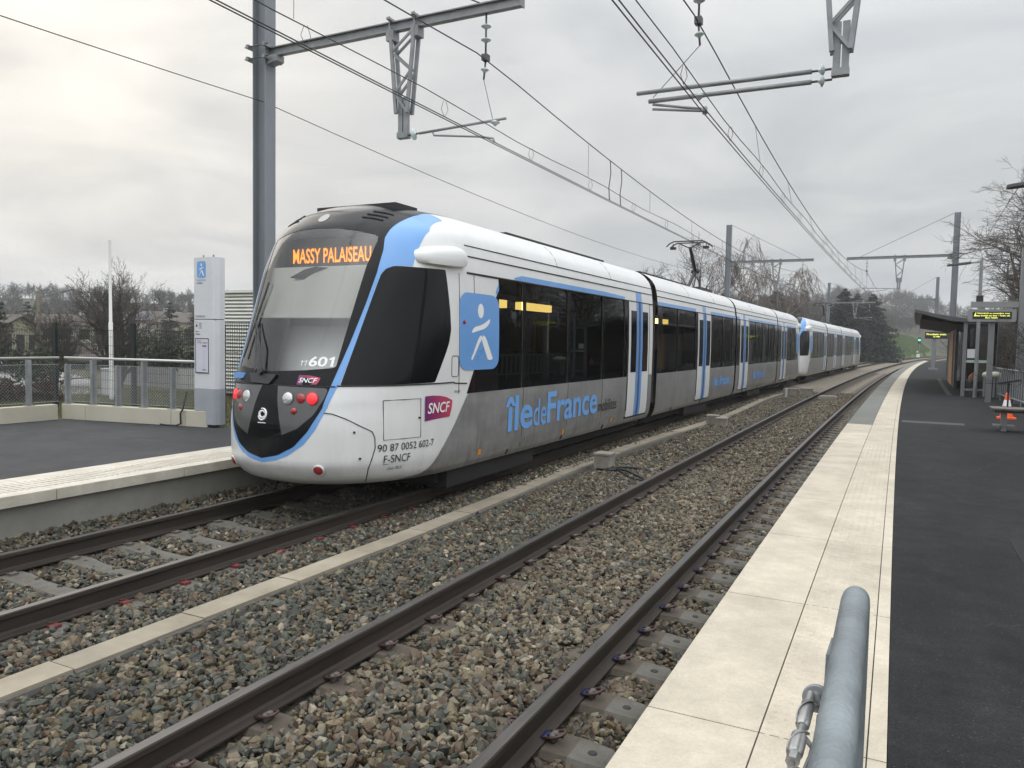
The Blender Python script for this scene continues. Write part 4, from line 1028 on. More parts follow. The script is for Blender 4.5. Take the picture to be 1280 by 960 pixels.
    def N(u, z, o=.012):
        s_ = float(nose_s(u,z)); e_ = .01
        du = (float(nose_s(u+e_,z))-float(nose_s(u-e_,z)))/(2*e_); dz = (float(nose_s(u,z+e_))-float(nose_s(u,z-e_)))/(2*e_)
        n_ = Vector((du,-1,dz)).normalized(); return Vector((u,s_,z))+n_*o, n_
    def on_nose(o): return lambda a,b: tuple(N(a,b,o)[0])
    def disc(u, z, r, name, m_, par, depth=.02, n=20, rim=None):
        c, n_ = N(u,z,.010); mb = MB(); n2 = Vector((n_.x*.6,n_.y,n_.z*.6)).normalized()
        mb.lathe([(r,-.02),(r,.004),(r*.86,.010),(r*.5,.008+depth*.5),(.001,.008+depth*.6)], c, n, axis=n2)
        o = B(mb, name, m_, par)
        if rim:
            mb = MB(); mb.lathe([(r*1.18,-.02),(r*1.18,.004),(r*1.02,.008),(r*1.0,-.01)], c, n, axis=n2); B(mb, 'lamp_rim', rim, o)
        return o
    for sg in (1,-1):
        disc(sg*.305,1.302,.068,'headlamp',M_HEAD,t,rim=M_CABDK)
        disc(sg*.568,1.305,.066,'tail_lamp',M_RED,t,rim=M_REDOFF)
        disc(sg*.455,1.303,.055,'position_lamp',M_REDOFF,t)
        disc(sg*.395,1.165,.038,'marker_lamp',M_REDOFF,t)
        disc(sg*.633,.515,.055,'bumper_reflector',M_REDOFF,t,rim=M_TW)
    # maker's roundel between the lamps, and short wordmark line below it
    mb = MB(); c, n_ = N(0.0,1.115,.016)
    for rr, a0, a1 in ((.060,200,470),(.035,20,330)):
        pts = [N(rr*math.cos(RAD(a_)), 1.115+rr*1.05*math.sin(RAD(a_)), .016)[0] for a_ in np.linspace(a0,a1,18)]
        mb.tube(pts, [.004+.010*math.sin(math.pi*i/17) for i in range(18)], 6)
    B(mb, 'maker_roundel', M_LWHITE, t)
    mb = MB(); mb.tube([N(-.05,1.018,.014)[0],N(.06,1.018,.014)[0]], .006, 5); B(mb, 'maker_wordmark', M_LWHITE, t)
    # front lettering: number and operator's sign
    mb = MB(); flat_text(mb, '60', .445, .635, 1.655, 1.765, on_nose(.010), bold=.018); on_ = on_nose(.010); mb.add([on_(*q) for q in ((.672,1.655),(.697,1.655),(.697,1.765),(.678,1.765),(.648,1.742),(.648,1.722),(.672,1.735))], [tuple(range(7))]); flat_text(mb, 'TT', .345, .435, 1.658, 1.715, on_nose(.010)); B(mb, 'car_number', M_LWHITE, t, smooth=False, auto=None)
    mb = MB(); pl = [(.375+a*.235,1.452+b*.105) for a,b in POLY_SNCF]; cc = len(pl); mb.add([on_nose(.011)(a,b) for a,b in pl], [tuple(range(cc))]); o = B(mb, 'operator_sign', M_LOGO, t, smooth=False, auto=None)
    mb = MB(); flat_text(mb, 'SNCF', .392, .585, 1.475, 1.527, on_nose(.0145), shear=.18, bold=.012); B(mb, 'operator_lettering', M_LWHITE, o, smooth=False, auto=None)
    # wiper, sensor box and small lamp box above the split line
    mb = MB(); a_ = N(-.14,1.57,.05)[0]; b1 = N(-.34,2.14,.05)[0]; b2 = N(-.57,1.72,.035)[0]; b3 = N(-.50,2.62,.035)[0]; bm = b2.lerp(b3,.48)
    mb.tube([a_, a_.lerp(b1,.5)+Vector((-.02,-.02,0)), bm+Vector((.02,-.02,0))], [.016,.012,.01], 7); mb.tube([N(-.22,1.57,.05)[0], bm], .009, 6)
    mb.tube([b2, N(-.56,2.0,.03)[0], N(-.54,2.3,.03)[0], b3], .013, 6); mb.lathe([(.001,0),(.04,0),(.04,.05),(.001,.05)], a_-N(-.14,1.57)[1]*.04, 10, axis=N(-.14,1.57)[1])
    B(mb, 'wiper', M_TKM, t)
    mb = MB(); c, n_ = N(-.12,1.515,.02); mb.prism([(-.33,1.555),(.10,1.545),(.03,1.44),(-.25,1.45)], -.03, .035, f=lambda a,b,c_: tuple(N(a,b,c_)[0])); B(mb, 'sensor_cover', M_TKM, t, smooth=False, auto=None)
    mb = MB(); c, n_ = N(-.52,1.52,.012); mb.obox(c,(.075,.03,0),(-.008,.03,0),(0,0,.03)); B(mb, 'blue_sensor', M_TB, t, smooth=False, auto=None)
    # front joints
    def seam(pts, r, name='joint'):
        mb = MB(); mb.tube([N(a,b,.004)[0] for a,b in pts], r, 6); B(mb, name, M_SEAM, t)
    pj = [(.690,1.15),(.76,1.14),(.865,1.085),(.97,1.0),(1.045,.93),(1.06,.86),(1.06,.74),(1.035,.60),(1.001,.509),(.95,.40),(.90,.34)]
    seam(pj, .0055); seam([(-a,b) for a,b in pj], .0055)
    seam([(u_, 1.438) for u_ in np.linspace(-.76,.76,30)], .008)
    mb = MB(); mb.tube([(float(WZ(1.447))*math.sin(q_*math.pi/2)+.004, float(nose_s(float(WZ(1.447))*math.sin(q_*math.pi/2),1.447))-.002, 1.447-(0 if q_ < .6 else 0)) for q_ in np.linspace(.40,1,26)]+[(1.314,8.3,1.435),(1.315,8.60,1.42)], .009, 6); B(mb, 'joint', M_SEAM, t)
    # roof front: lamp and air slots
    mb = MB(); mb.add([tuple(N(-.02+.075*math.cos(a_),3.435+.055*math.sin(a_),.010)[0]) for a_ in np.linspace(0,2*math.pi,25)[:-1]], [tuple(range(24))]); B(mb, 'roof_lamp', mat('roof_lamp_lens',(.11,.11,.115),rough=.15,coat=.5), t, smooth=False, auto=None)
    for sg in (1,-1):
        mb = MB()
        for k in range(3):
            z_ = 3.40+.045*k; mb.tube([N(sg*(.50+.02*k),z_+.03,.008)[0], N(sg*(.63+.015*k),z_+.015,.008)[0], N(sg*(.74+.01*k),z_-.01,.008)[0]], .013, 6)
        B(mb, 'air_slots', M_SEAM, t)
    # side lettering
    Sd = prof_map
    def on_side(o): return lambda a,b: (float(WZ(b))+o, a, b)
    mb = MB()
    flat_text(mb, 'île', 9.70, 10.62, .655, 1.185, on_side(.012), shear=.0, bold=.020)
    flat_text(mb, 'France', 11.17, 13.42, .665, 1.175, on_side(.012), bold=.020)
    flat_text(mb, 'de', 10.66, 11.14, .66, 1.09, on_side(.012), bold=.004)
    B(mb, 'side_lettering', M_LBLUE, t, smooth=False, auto=None)
    mb = MB(); flat_text(mb, 'mobilités', 13.50, 14.52, .675, .90, on_side(.012)); B(mb, 'side_lettering', M_LBLACK, t, smooth=False, auto=None)
    # rail numbers on the white cab side: the cab is still curving here
    def on_cab(o):
        def f(a, b):
            w = float(WZ(b)); lo, hi = 0., w
            for _ in range(30):
                mid_ = (lo+hi)/2
                if float(nose_s(mid_,b)) < a: lo = mid_
                else: hi = mid_
            u_ = (lo+hi)/2; p_, n_ = N(min(u_,w*.9999),b,0); nn = n_ if u_ < w*.985 else Vector((1,0,0)); q = Vector((u_,a,b))+nn*o; return tuple(q)
        return f
    oc = on_cab(.010)
    mb = MB(); flat_text(mb, '90 87 0052 602-7', 7.02, 7.86, .69, .775, oc); flat_text(mb, 'F-SNCF', 7.10, 7.46, .555, .645, oc); flat_text(mb, 'Cham TRLXI', 7.17, 7.36, .47, .505, oc)
    mb.add([oc(7.10,.538),oc(7.16,.538),oc(7.16,.545),oc(7.10,.545)], [(0,1,2,3)])
    flat_text(mb, '052602', 8.28, 8.43, 1.315, 1.345, oc); B(mb, 'rail_numbers', M_LBLACK, t, smooth=False, auto=None)
    mb = MB(); W_, H_ = .56, .30; x0, z0 = 7.68, 1.0
    nx_, nz_ = 10, 6
    pl = [(x0+a*W_, z0+b*H_) for a,b in POLY_SNCF]; c_ = (x0+.45*W_, z0+.5*H_)
    vs_ = [oc(*c_)]+[oc(*q_) for q_ in pl]; mb.add(vs_, [(0,i+1,(i+1)%len(pl)+1) for i in range(len(pl))]); o = B(mb, 'operator_sign', M_LOGO, t, smooth=False, auto=None)
    oc2 = on_cab(.016); mb = MB(); flat_text(mb, 'SNCF', x0+.04, x0+.49, z0+.085, z0+.215, oc2, shear=.2, bold=.014); B(mb, 'operator_lettering', M_LWHITE, o, smooth=False, auto=None)
    mb = MB(); hp = [(7.085,1.275),(7.35,1.277),(7.61,1.278),(7.62,.817),(7.35,.82),(7.09,.822)]; ocs = on_cab(.003)
    mb.tube([ocs(*q_) for q_ in hp+[hp[0]]], .0045, 5); B(mb, 'hatch_joint', M_SEAM, t)
    for a_, b_ in ((7.585,1.05),(6.78,.93),(6.84,.63)):
        q_ = Vector(oc(a_,b_)); mb = MB(); mb.lathe([(.001,-.004),(.014,-.004),(.014,.004),(.001,.004)], q_, 8, axis=(.8,-.6,0)); B(mb, 'hatch_lock', M_SEAM, t)
    mb = MB(); hp = rrect(8.22,8.38,1.52,1.78,.03,3); mb.tube([ocs(*q_) for q_ in hp+[hp[0]]], .004, 5); B(mb, 'hatch_joint', M_SEAM, t)
    mb = MB()
    for a_ in (8.40,8.78): mb.tube([ocs(a_,z_) for z_ in (1.3,1.5,1.8,2.2,2.5,2.83)], .004, 5)
    B(mb, 'hatch_joint', M_SEAM, t)
    mb = MB(); q_ = Vector(oc(8.50,2.215)); mb.lathe([(.001,0),(.028,0),(.026,.014),(.001,.022)], q_, 14, axis=(1,0,0)); B(mb, 'side_marker_lamp', M_REDOFF, t)
    for a_, b_ in ((9.02,.465),(11.9,.455),(14.3,.455)):
        mb = MB(); s2_ = Sd(.012); mb.add([s2_(a_-.045,b_-.04),s2_(a_+.045,b_-.04),s2_(a_+.045,b_+.04),s2_(a_-.045,b_+.04)], [(0,1,2,3)]); B(mb, 'side_marker', M_ORANGE, t, smooth=False, auto=None)
    # faint lettering blocks further back: emblem wording on cars two and three
    for a_, b_ in ((23.2,25.4),(29.6,32.0)):
        mb = MB(); flat_text(mb, 'île', a_, a_+(b_-a_)*.22, .72, 1.02, on_side(.012), bold=.04); flat_text(mb, 'de', a_+(b_-a_)*.24, a_+(b_-a_)*.38, .72, .98, on_side(.012)); flat_text(mb, 'France', a_+(b_-a_)*.39, b_, .72, 1.02, on_side(.012), bold=.04); B(mb, 'side_lettering', M_LBLUE, t, smooth=False, auto=None)
    return t
tram1 = build_tram(0.0, 'front white and blue tram with the lit orange destination sign, nearest the camera', True)
tram2 = build_tram(38.05, 'rear tram coupled behind the front one, far down the track beside the dark cedars', False)
# ------------------------------------------------------------------ catenary masts
M_GALV = mat('galvanised_steel', (0.27,0.28,0.29), rough=.5, metal=.45, noise=.22, nscale=5, detail=7)
M_MAST = mat('mast_grey_paint', (0.215,0.235,0.258), rough=.5, metal=.15, noise=.18, nscale=1.4, stretch=(1,1,.3))
M_WIRE = mat('wire_dark', (0.045,0.043,0.042), rough=.55, metal=.4)
M_INSUL = mat('insulator_glass', (0.42,0.50,0.49), rough=.1, coat=.6)
M_FIT = mat('fitting_dark', (0.10,0.105,0.11), rough=.55, metal=.4)
Z_ARM, Z_CON, Z_AUX, Z_MES = 7.46, 5.35, 5.60, 6.66
def insulator(mb, a, b, n=2, r=.085):
    a, b = Vector(a), Vector(b); d = (b-a); L = d.length; d.normalize()
    mb.tube([a, b], .016, 6, 1)
    for k in range(n):
        c = a+d*L*(k+1)/(n+1)
        mb.lathe([(.02,-.045),(.045,-.035),(r,-.012),(r*.98,.0),(r*.6,.014),(.03,.03),(.02,.045)], c, 14, 0, axis=tuple(d))
def catenary_mast(s, u_mast, uc, sg, u_arm, label, z_top=9.95, group='catenary masts along the line', full=True, double=False, name='catenary_mast', st=0.0, base=HF):
    """uc = track centre offset, sg = +1 when the mast stands on the -u side and the arm reaches towards +u"""
    h = track_heading(s); o = P(u_mast, s, base)
    t = thing(name, label, 'catenary mast', tuple(o), group, rz=0)
    A = lambda u, dy, z: P(u, s+dy, z)
    M = lambda mb: mb
    # H-section pole
    mb = MB(); f = .155; w = .135; th = .022
    ex, ey = A(u_mast+1,0,0)-A(u_mast,0,0), A(u_mast,.5,0)-A(u_mast,-.5,0)
    for k in (-1,1): mb.obox(A(u_mast+k*f,0,(z_top+base-.6)/2), ex*th/2, ey*w, Vector((0,0,(z_top-base+.6)/2)))
    mb.obox(A(u_mast,0,(z_top+base-.6)/2), ex*(f-th/2), ey*.011, Vector((0,0,(z_top-base+.6)/2)))
    mb.build('pole', M_MAST, t)
    # arm beam with clamp plates
    mb = MB(); a0, a1 = u_mast+sg*.17, u_arm
    for zz, hh, ww in ((Z_ARM+.075,.010,.06),(Z_ARM-.075,.010,.06),(Z_ARM,.068,.012)):
        mb.obox((A(a0,0,zz)+A(a1,0,zz))/2, ex*abs(a1-a0)/2, ey*ww, Vector((0,0,hh)))
    mb.obox(A(a1+sg*.006,0,Z_ARM), ex*.005, ey*.07, Vector((0,0,.10)))
    arm = mb.build('arm', M_GALV, t)
    mb = MB()
    for k in (-1,1):
        for zz in (Z_ARM+.10, Z_ARM-.13):
            mb.obox(A(u_mast+k*.21,0,zz), ex*.03, ey*.24, Vector((0,0,.035)))
            for dy in (-.2,.2): mb.tube([A(u_mast-.30,dy,zz),A(u_mast+.30,dy,zz)], .013, 6)
    mb.prism([(u_mast+sg*.18,Z_ARM-.08),(u_mast+sg*.42,Z_ARM-.08),(u_mast+sg*.42,Z_ARM-.20),(u_mast+sg*.18,Z_ARM-.24)], -.10, .10, f=lambda a,b,c: tuple(A(a,c,b)))
    mb.build('clamp', M_GALV, t)
    # tie rod from the mast head to the arm
    mb = MB(); mb.tube([A(u_mast+sg*.2,0,z_top-.05), A(u_arm-sg*.75,0,Z_ARM+.09)], .012, 6); mb.build('tie_rod', M_WIRE, t)
    # drop bracket: tapering lattice
    ub = uc-sg*(1.63 if not double else 1.58)
    mb = MB(); zb = Z_CON+.58; dzn = .10 if double else 0
    tl, tr, bl, br = ub-.26, ub+.26, ub-.115, ub+.115
    for dy in (-.075,.075):
        mb.beam(A(tl,dy,Z_ARM-.02),A(bl,dy,zb),.06,.05,upv=(0,1,0)); mb.beam(A(tr,dy,Z_ARM-.02),A(br,dy,zb),.06,.05,upv=(0,1,0))
        nn = 4
        for k in range(nn):
            f0, f1 = k/nn, (k+1)/nn; z0, z1 = Z_ARM-.1+(zb+.1-Z_ARM)*f0, Z_ARM-.1+(zb+.1-Z_ARM)*f1
            L0, R0, L1, R1 = tl+(bl-tl)*f0, tr+(br-tr)*f0, tl+(bl-tl)*f1, tr+(br-tr)*f1
            mb.beam(A(L0 if k%2 else R0,dy,z0), A(R1 if k%2 else L1,dy,z1), .04,.03,upv=(0,1,0))
    for uu in (tl,tr):
        mb.obox(A(uu,0,Z_ARM-.16), ex*.075, ey*.095, Vector((0,0,.09)))
        for dy in (-.1,.1): mb.tube([A(uu,dy,Z_ARM-.14),A(uu,dy,Z_ARM+.16)], .012, 6)
        mb.obox(A(uu,0,Z_ARM+.11), ex*.03, ey*.15, Vector((0,0,.02)))
    drop = mb.build('drop_bracket', M_GALV, t)
    mb = MB()
    for k in (-1,1): mb.obox(A(ub+k*.055,0,Z_CON+.51+dzn), ex*.045, ey*.035, Vector((0,0,.36)))
    for k in range(10): mb.lathe([(.001,0),(.013,0),(.001,.003)], A(ub-.02,-.037,Z_CON+.22+dzn+k*.06), 6, axis=(0,-1,0))
    mb.obox(A(ub,0,Z_CON+.21+dzn), ex*.11, ey*.06, Vector((0,0,.05)))
    mb.build('slotted_plate', M_GALV, drop)
    # cantilever tube, steady arm, insulators
    ca = A(ub+sg*.12,0,Z_CON+.20); cb = A(uc+sg*.40,0,Z_CON+.28)
    if double:
        mb = MB(); 
        for dz, e in ((.09,1.0),(-.05,.85)):
            c0 = A(ub+sg*.36,0,Z_CON+.28+dz); c1 = A(uc+sg*(1.25*e+.0),0,Z_CON+.30+dz); mb.tube([c0,c1], .034, 8)
        mb.build('cantilever_tube', M_GALV, t, smooth=True)
        mb = MB()
        for dz in (.09,-.05): insulator(mb, A(ub+sg*.10,0,Z_CON+.28+dz), A(ub+sg*.37,0,Z_CON+.28+dz), 1)
        mb.build('insulator', [M_INSUL, M_FIT], t, smooth=True)
        mb = MB(); 
        for dz in (.0,-.07): mb.tube([A(uc+sg*1.0,0,Z_CON+.20+dz), A(uc+st+sg*.05,0,Z_CON+.05+dz*.4)], .02, 7)
        mb.obox(A(uc+st,0,Z_CON+.02), ex*.03, ey*.03, Vector((0,0,.05)))
        mb.build('steady_arm', M_GALV, t, smooth=True)
    else:
        mb = MB(); mb.tube([A(ub+sg*.33,0,Z_CON+.215), cb], .024, 8); mb.build('cantilever_tube', M_GALV, t, smooth=True)
        mb = MB(); insulator(mb, A(ub+sg*.08,0,Z_CON+.20), A(ub+sg*.36,0,Z_CON+.22), 1, .10); mb.build('insulator', [M_INSUL, M_FIT], t, smooth=True)
        mb = MB(); mb.tube([A(ub+sg*.60,0,Z_CON+.22), A(ub+sg*.63,0,Z_CON+.15), A(uc+st-sg*.1,0,Z_CON+.035), A(uc+st+sg*.17,0,Z_CON-.02), A(uc+st+sg*.19,0,Z_CON-.09)], .018, 7); mb.build('steady_arm', M_GALV, t, smooth=True)
    # string of insulators carrying the messenger wire
    um = uc+st*1.6
    mb = MB(); insulator(mb, A(um,0,Z_ARM-.08), A(um,0,Z_MES+.06), 2); insulator(mb, A(um,0,Z_MES-.05), A(um-sg*.03,0,Z_MES-.35), 1, .07); mb.build('insulator_string', [M_INSUL, M_FIT], t, smooth=True)
    mb = MB(); mb.obox(A(um,0,Z_MES), ex*.05, ey*.06, Vector((0,0,.05))); mb.tube([A(um-sg*.03,0,Z_MES-.35), A(uc+sg*(.15 if not double else 1.0),0,Z_CON+.3)], .006, 5)
    mb.build('suspension_clamp', M_FIT, t)
    mb = MB(); insulator(mb, A(uc+st*.5+sg*.2,0,Z_CON+.25), A(uc+st*.5+sg*.2,0,Z_AUX-.05), 1, .08); mb.build('insulator', [M_INSUL, M_FIT], t, smooth=True)
    return t
MS = [11.3, 52.0, 94.0, 137.0]
catenary_mast(MS[0], UF-4.94, UF, 1, UF+.66, 'tall grey mast rising behind the cab of the front tram', base=.1)
catenary_mast(MS[1], UF-4.72, UF, 1, UF+.62, 'grey mast behind the second tram car, between bare tree and birch', base=.1)
catenary_mast(MS[2]+9, UF-4.7, UF, 1, UF+.62, 'distant mast beside the cedars above the rear tram', base=.1)
catenary_mast(MS[0], 4.9, 0, -1, -1.2, 'mast whose double tube arm crosses the top right of the sky', double=True, st=-.22, base=HN)
catenary_mast(MS[1], 4.55, 0, -1, -1.3, 'tall grey mast standing behind the shelter roof', st=-.1, double=False, base=HN)
catenary_mast(MS[2]+4, 3.4, 0, -1, -1.3, 'farther mast seen over the shelter roof, left of the taller one', st=.1, base=HN)
# ------------------------------------------------------------------ wires
def wire_run(uc, sts, cat_label, messes, top):
    """contact wires, auxiliary wire, messenger with its droppers, span by span"""
    knots = [-31]+MS+[185]
    stv = lambda s: np.interp(s, knots, sts)
    def contact(off, z, name, lab, r):
        mb = MB(); pts = [P(uc+stv(s)+off, s, z) for s in np.arange(-31, 186, 3.0)]
        mb.tube(pts, r, 5); return tag(mb.build(name, M_WIRE, smooth=True), lab, 'overhead wire')
    contact(-.03, Z_CON, 'contact_wire', f'left one of the paired contact wires {cat_label}', .0085)
    contact(.03, Z_CON, 'contact_wire', f'right one of the paired contact wires {cat_label}', .0085)
    def messz(s):
        i = np.clip(np.searchsorted(knots, s)-1, 0, len(knots)-2); a, b = knots[i], knots[i+1]; t = (s-a)/(b-a)
        return Z_MES-.72*4*t*(1-t)
    t = thing('messenger_wire', f'sagging messenger wire with thin droppers {cat_label}', 'overhead wire', tuple(P(uc,-31,Z_MES)))
    sv = np.arange(-31, 186, 1.5); mb = MB(); mb.tube([P(uc+stv(s)*1.6, s, messz(s)) for s in sv], .0105, 5); mb.build('wire', M_WIRE, t, smooth=True)
    ax = thing('auxiliary_wire', f'thin auxiliary wire just above the contact wires {cat_label}', 'overhead wire', tuple(P(uc,-31,Z_AUX)))
    mb = MB(); mb.tube([P(uc+stv(s), s, Z_AUX-.03*math.sin((s-knots[1])*.9)) for s in sv], .0075, 5); mb.build('wire', M_WIRE, ax, smooth=True)
    s = 2.2; k = 0
    while s < 100:
        if min(abs(s-q) for q in knots) > 2.0:
            mb = MB(); mb.tube([P(uc+stv(s)*1.6,s,messz(s)), P(uc+stv(s),s,Z_AUX)], .0045, 4); mb.build('dropper', M_WIRE, t)
        s += 4.6
    s = .9
    while s < 75:
        mb = MB(); w = .05; mb.tube([P(uc+stv(s)-.012,s-w*.3,Z_AUX), P(uc+stv(s)-.03,s-w,(Z_AUX+Z_CON)/2), P(uc+stv(s),s,Z_CON+.01)], .0042, 4); mb.tube([P(uc+stv(s)+.012,s+w*.3,Z_AUX), P(uc+stv(s)+.03,s+w,(Z_AUX+Z_CON)/2), P(uc+stv(s),s,Z_CON+.01)], .0042, 4); mb.build('hanger', M_WIRE, ax)
        s += 3.05
    return messz, stv
mzF, svF = wire_run(UF, [.15,0,-.05,.1,0,0], 'over the trams', None, 0)
mzN, svN = wire_run(0, [.1,-.22,-.1,.1,-.1,0], 'over the empty track', None, 0)
mb = MB()
for sq, du in ((17.4,0),(18.2,.01)):
    a, b = P(UF+svF(sq)*1.6, sq, mzF(sq)), P(UF+svF(sq), sq, Z_CON+.02); mb.tube([a, a.lerp(b,.3)+Vector((0,.06,0)), a.lerp(b,.7)-Vector((0,.06,0)), b], .012, 5)
tag(mb.build('jumper_cable', M_WIRE, smooth=True), 'two vertical jumper cables hanging under the messenger wire above the front tram', 'jumper cable')
mb = MB(); pts = [P(UF-4.95, s, 6.55-.5*4*((s-11.3)/40.7)*(1-(s-11.3)/40.7) if 11.3 <= s <= 52 else (6.55-.5*4*((s+29.4)/40.7)*(1-(s+29.4)/40.7) if s < 11.3 else 6.55)) for s in np.arange(-29.4, 104, 2.035)]
mb.tube(pts, .0085, 5); tag(mb.build('feeder_wire', M_WIRE, smooth=True), 'single thin wire strung along the masts on the left', 'overhead wire')
mb = MB(); pts = [P(4.95, s, 6.6-.45*4*((s-11.3)/40.7)*(1-(s-11.3)/40.7) if 11.3 <= s <= 52 else 6.6) for s in np.arange(11.3, 98, 2.035)]
mb.tube(pts, .0085, 5); tag(mb.build('feeder_wire', M_WIRE, smooth=True), 'single thin wire rising to the right from the mast behind the shelter', 'overhead wire')

# ------------------------------------------------------------------ left platform furniture
M_RAILING = mat('railing_steel', (0.30,0.315,0.325), rough=.45, metal=.45, noise=.2, nscale=6)
M_LOWWALL = mat('low_wall_concrete', (0.50,0.475,0.385), rough=.8, noise=.15, nscale=1.5, bump=.15, bscale=60, col2=(.42,.39,.31))
def lowwall(a, b, label, z1=.67, z0=.2, cuts=()):
    a, b = Vector((*a,0)), Vector((*b,0)); d = (b-a).normalized(); n = Vector((-d.y,d.x,0)); L = (b-a).length
    mb = MB(); cs = [0]+[c for c in cuts if 0 < c < L]+[L]
    for i in range(len(cs)-1):
        c = a+d*(cs[i]+cs[i+1])/2; mb.obox(c+Vector((0,0,(z0+z1)/2)), d*((cs[i+1]-cs[i])/2-.004), n*.09, Vector((0,0,(z1-z0)/2)))
    return tag(mb.build('low_wall', M_LOWWALL, bevel=.006), label, 'low wall')
CA, CB = (-13.72,8.92), (-10.55,9.45)
lowwall(CA, CB, 'pale concrete low wall under the railing, left of the station totem', cuts=(.55,2.45,2.75))
lowwall((-13.72,8.72), (-13.72,-6), 'pale concrete low wall running off the left edge of the picture', cuts=(2.2,4.4,6.6,8.8))
lowwall((-10.28,9.75), (-10.0,24), 'low concrete wall hidden behind the front tram', cuts=(3,6,9,12))
def fence(pts_, posts, label, loc):
    t = thing('railing', label, 'railing', loc)
    a, b = Vector((*pts_[0],0)), Vector((*pts_[1],0)); d = (b-a).normalized(); L = (b-a).length; n = Vector((-d.y,d.x,0))
    for (x, full) in posts:
        c = a+d*x; top = 1.49 if full else 1.40
        mb = MB(); mb.obox(c+Vector((0,0,(.67+top)/2)), d*.028 if full else d*.024, n*.05, Vector((0,0,(top-.67)/2)))
        mb.obox(c+Vector((0,0,.677)), d*.07, n*.07, Vector((0,0,.006)))
        for e in (-.05,.05): mb.lathe([(.001,0),(.012,0),(.012,.015),(.001,.016)], c+d*e+Vector((0,0,.683)), 8)
        mb.build('post', M_RAILING, t)
    mb = MB(); mb.tube([a+Vector((0,0,1.52)), b+Vector((0,0,1.52))], .024, 10); mb.build('handrail', mat('handrail_pale',(0.50,0.51,0.50),rough=.35,metal=.4), t, smooth=True)
    mb = MB(); z0, z1 = .72, 1.40; 
    for z in (z0, z1): mb.tube([a+Vector((0,0,z)), b+Vector((0,0,z))], .005, 5)
    step = .058; kx = -(z1-z0)
    while kx < L:
        for sl in (1,-1):
            x0, x1 = kx, kx+(z1-z0)
            f0, f1 = max(0,(0-x0)/(x1-x0)), min(1,(L-x0)/(x1-x0))
            if f1 > f0:
                q0, q1 = a+d*(x0+(x1-x0)*f0), a+d*(x0+(x1-x0)*f1); za, zb = (z0+(z1-z0)*f0, z0+(z1-z0)*f1) if sl > 0 else (z1-(z1-z0)*f0, z1-(z1-z0)*f1)
                if sl < 0: mb.tube([q0+Vector((0,0,za)), q1+Vector((0,0,zb))], .0026, 3, caps=False)
                else: mb.tube([q0+Vector((0,0,za)), q1+Vector((0,0,zb))], .0018, 3, caps=False)
        kx += step
    mb.build('cable_net', M_RAILING, t)
    return t
L1 = (Vector(CB)-Vector(CA)).length
fence((CA[0],CA[1]), [], '', (0,0,0)) if False else None
fence((CA, (CA[0]+(CB[0]-CA[0])*.955, CA[1]+(CB[1]-CA[1])*.955)), [(.06,False),(.66,True),(1.22,False),(1.80,True),(2.42,False),(3.02,True)], 'grey steel railing with cable net on the low wall, between corner and totem', (-12.2,9.2,.67))
fence(((-13.72,8.80), (-13.72,-2)), [(.55,True),(1.2,False),(1.85,True),(2.5,False),(3.1,True),(4.4,True),(5.7,True),(7,True)], 'grey steel railing with cable net leaving the picture on the left', (-13.72,4,.67))
mb = MB(); pts = [(-11.0,9.33,.99),(-11.02,9.26,.69),(-11.03,9.22,.62),(-11.04,9.235,.44),(-11.12,9.20,.405),(-11.3,9.15,.405),(-11.42,9.12,.415)]
mb.tube(pts, .016, 7); tag(mb.build('cable', M_CABLE, smooth=True), 'black cable draped over the low wall next to the totem', 'cable')

# station totem
M_TOT = mat('totem_white', (0.62,0.63,0.65), rough=.45, noise=.05, nscale=3); M_TOTG = mat('totem_base_grey', (0.33,0.35,0.38), rough=.5, noise=.1, nscale=3)
M_TOTS = mat('totem_side', (0.50,0.51,0.54), rough=.45)
M_PAPER = mat('timetable_paper', (0.60,0.60,0.68), rough=.3, noise=.06, nscale=3, coat=.5); M_TXT = mat('sign_text_grey', (0.10,0.10,0.12), rough=.6)
tx0, tx1, ty0, ty1 = -10.84, -10.40, 9.36, 9.56
t = thing('station_totem', 'white station information totem with blue emblem and timetable panel', 'totem', ((tx0+tx1)/2,(ty0+ty1)/2,HF))
mb = MB(); mb.box(tx0+.05,tx1-.02,ty0+.03,ty1-.03,HF,HF+.05); mb.build('plinth', M_TKM, t)
def tot_section(z0, z1, m_, name, d=0):
    mb = MB(); pl = [(tx0-d,ty0-d),(tx1+d-.0,ty0-d),(tx1+.035,ty0+.02),(tx1+.075,ty0+.09),(tx1+.075,ty1+d),(tx0-d,ty1+d)]
    mb.prism(pl, z0, z1); return mb.build(name, m_, t)
tot_section(HF+.05, 1.06, M_TOTG, 'base', .004); tot_section(1.062, 2.25, M_TOT, 'lower_panel'); tot_section(2.262, 3.31, M_TOT, 'upper_panel')
mb = MB(); mb.box(tx0+.01,tx1+.05,ty0+.01,ty1,2.25,2.262); mb.build('joint', M_SEAM, t)
mb = MB()
for x in (tx0+.12, tx1-.08): mb.lathe([(.001,0),(.014,0),(.014,.05),(.001,.055)], (x,ty0+.1,3.31), 8)
mb.build('lifting_stud', M_GALV, t)
ft = lambda o: (lambda a,b: (tx0+a, ty0-o, b))
ex0, ex1, ez0, ez1 = .075, .285, 2.965, 3.245
mb = MB(); pl = rrect(ex0,ex1,ez0,ez1,.04,5); mb.add([ft(.003)(a,b) for a,b in pl], [tuple(range(len(pl)))]); em = mb.build('emblem', M_TB, t)
mb = MB()
for pl in (EMBLEM_HEAD, EMBLEM_ARM, EMBLEM_LEGL, EMBLEM_LEGR):
    mb.add([ft(.006)(ex0+a*(ex1-ex0), ez0+b*(ez1-ez0)) for a,b in pl], [tuple(range(len(pl)))])
mb.build('emblem_figure', M_LWHITE, em)
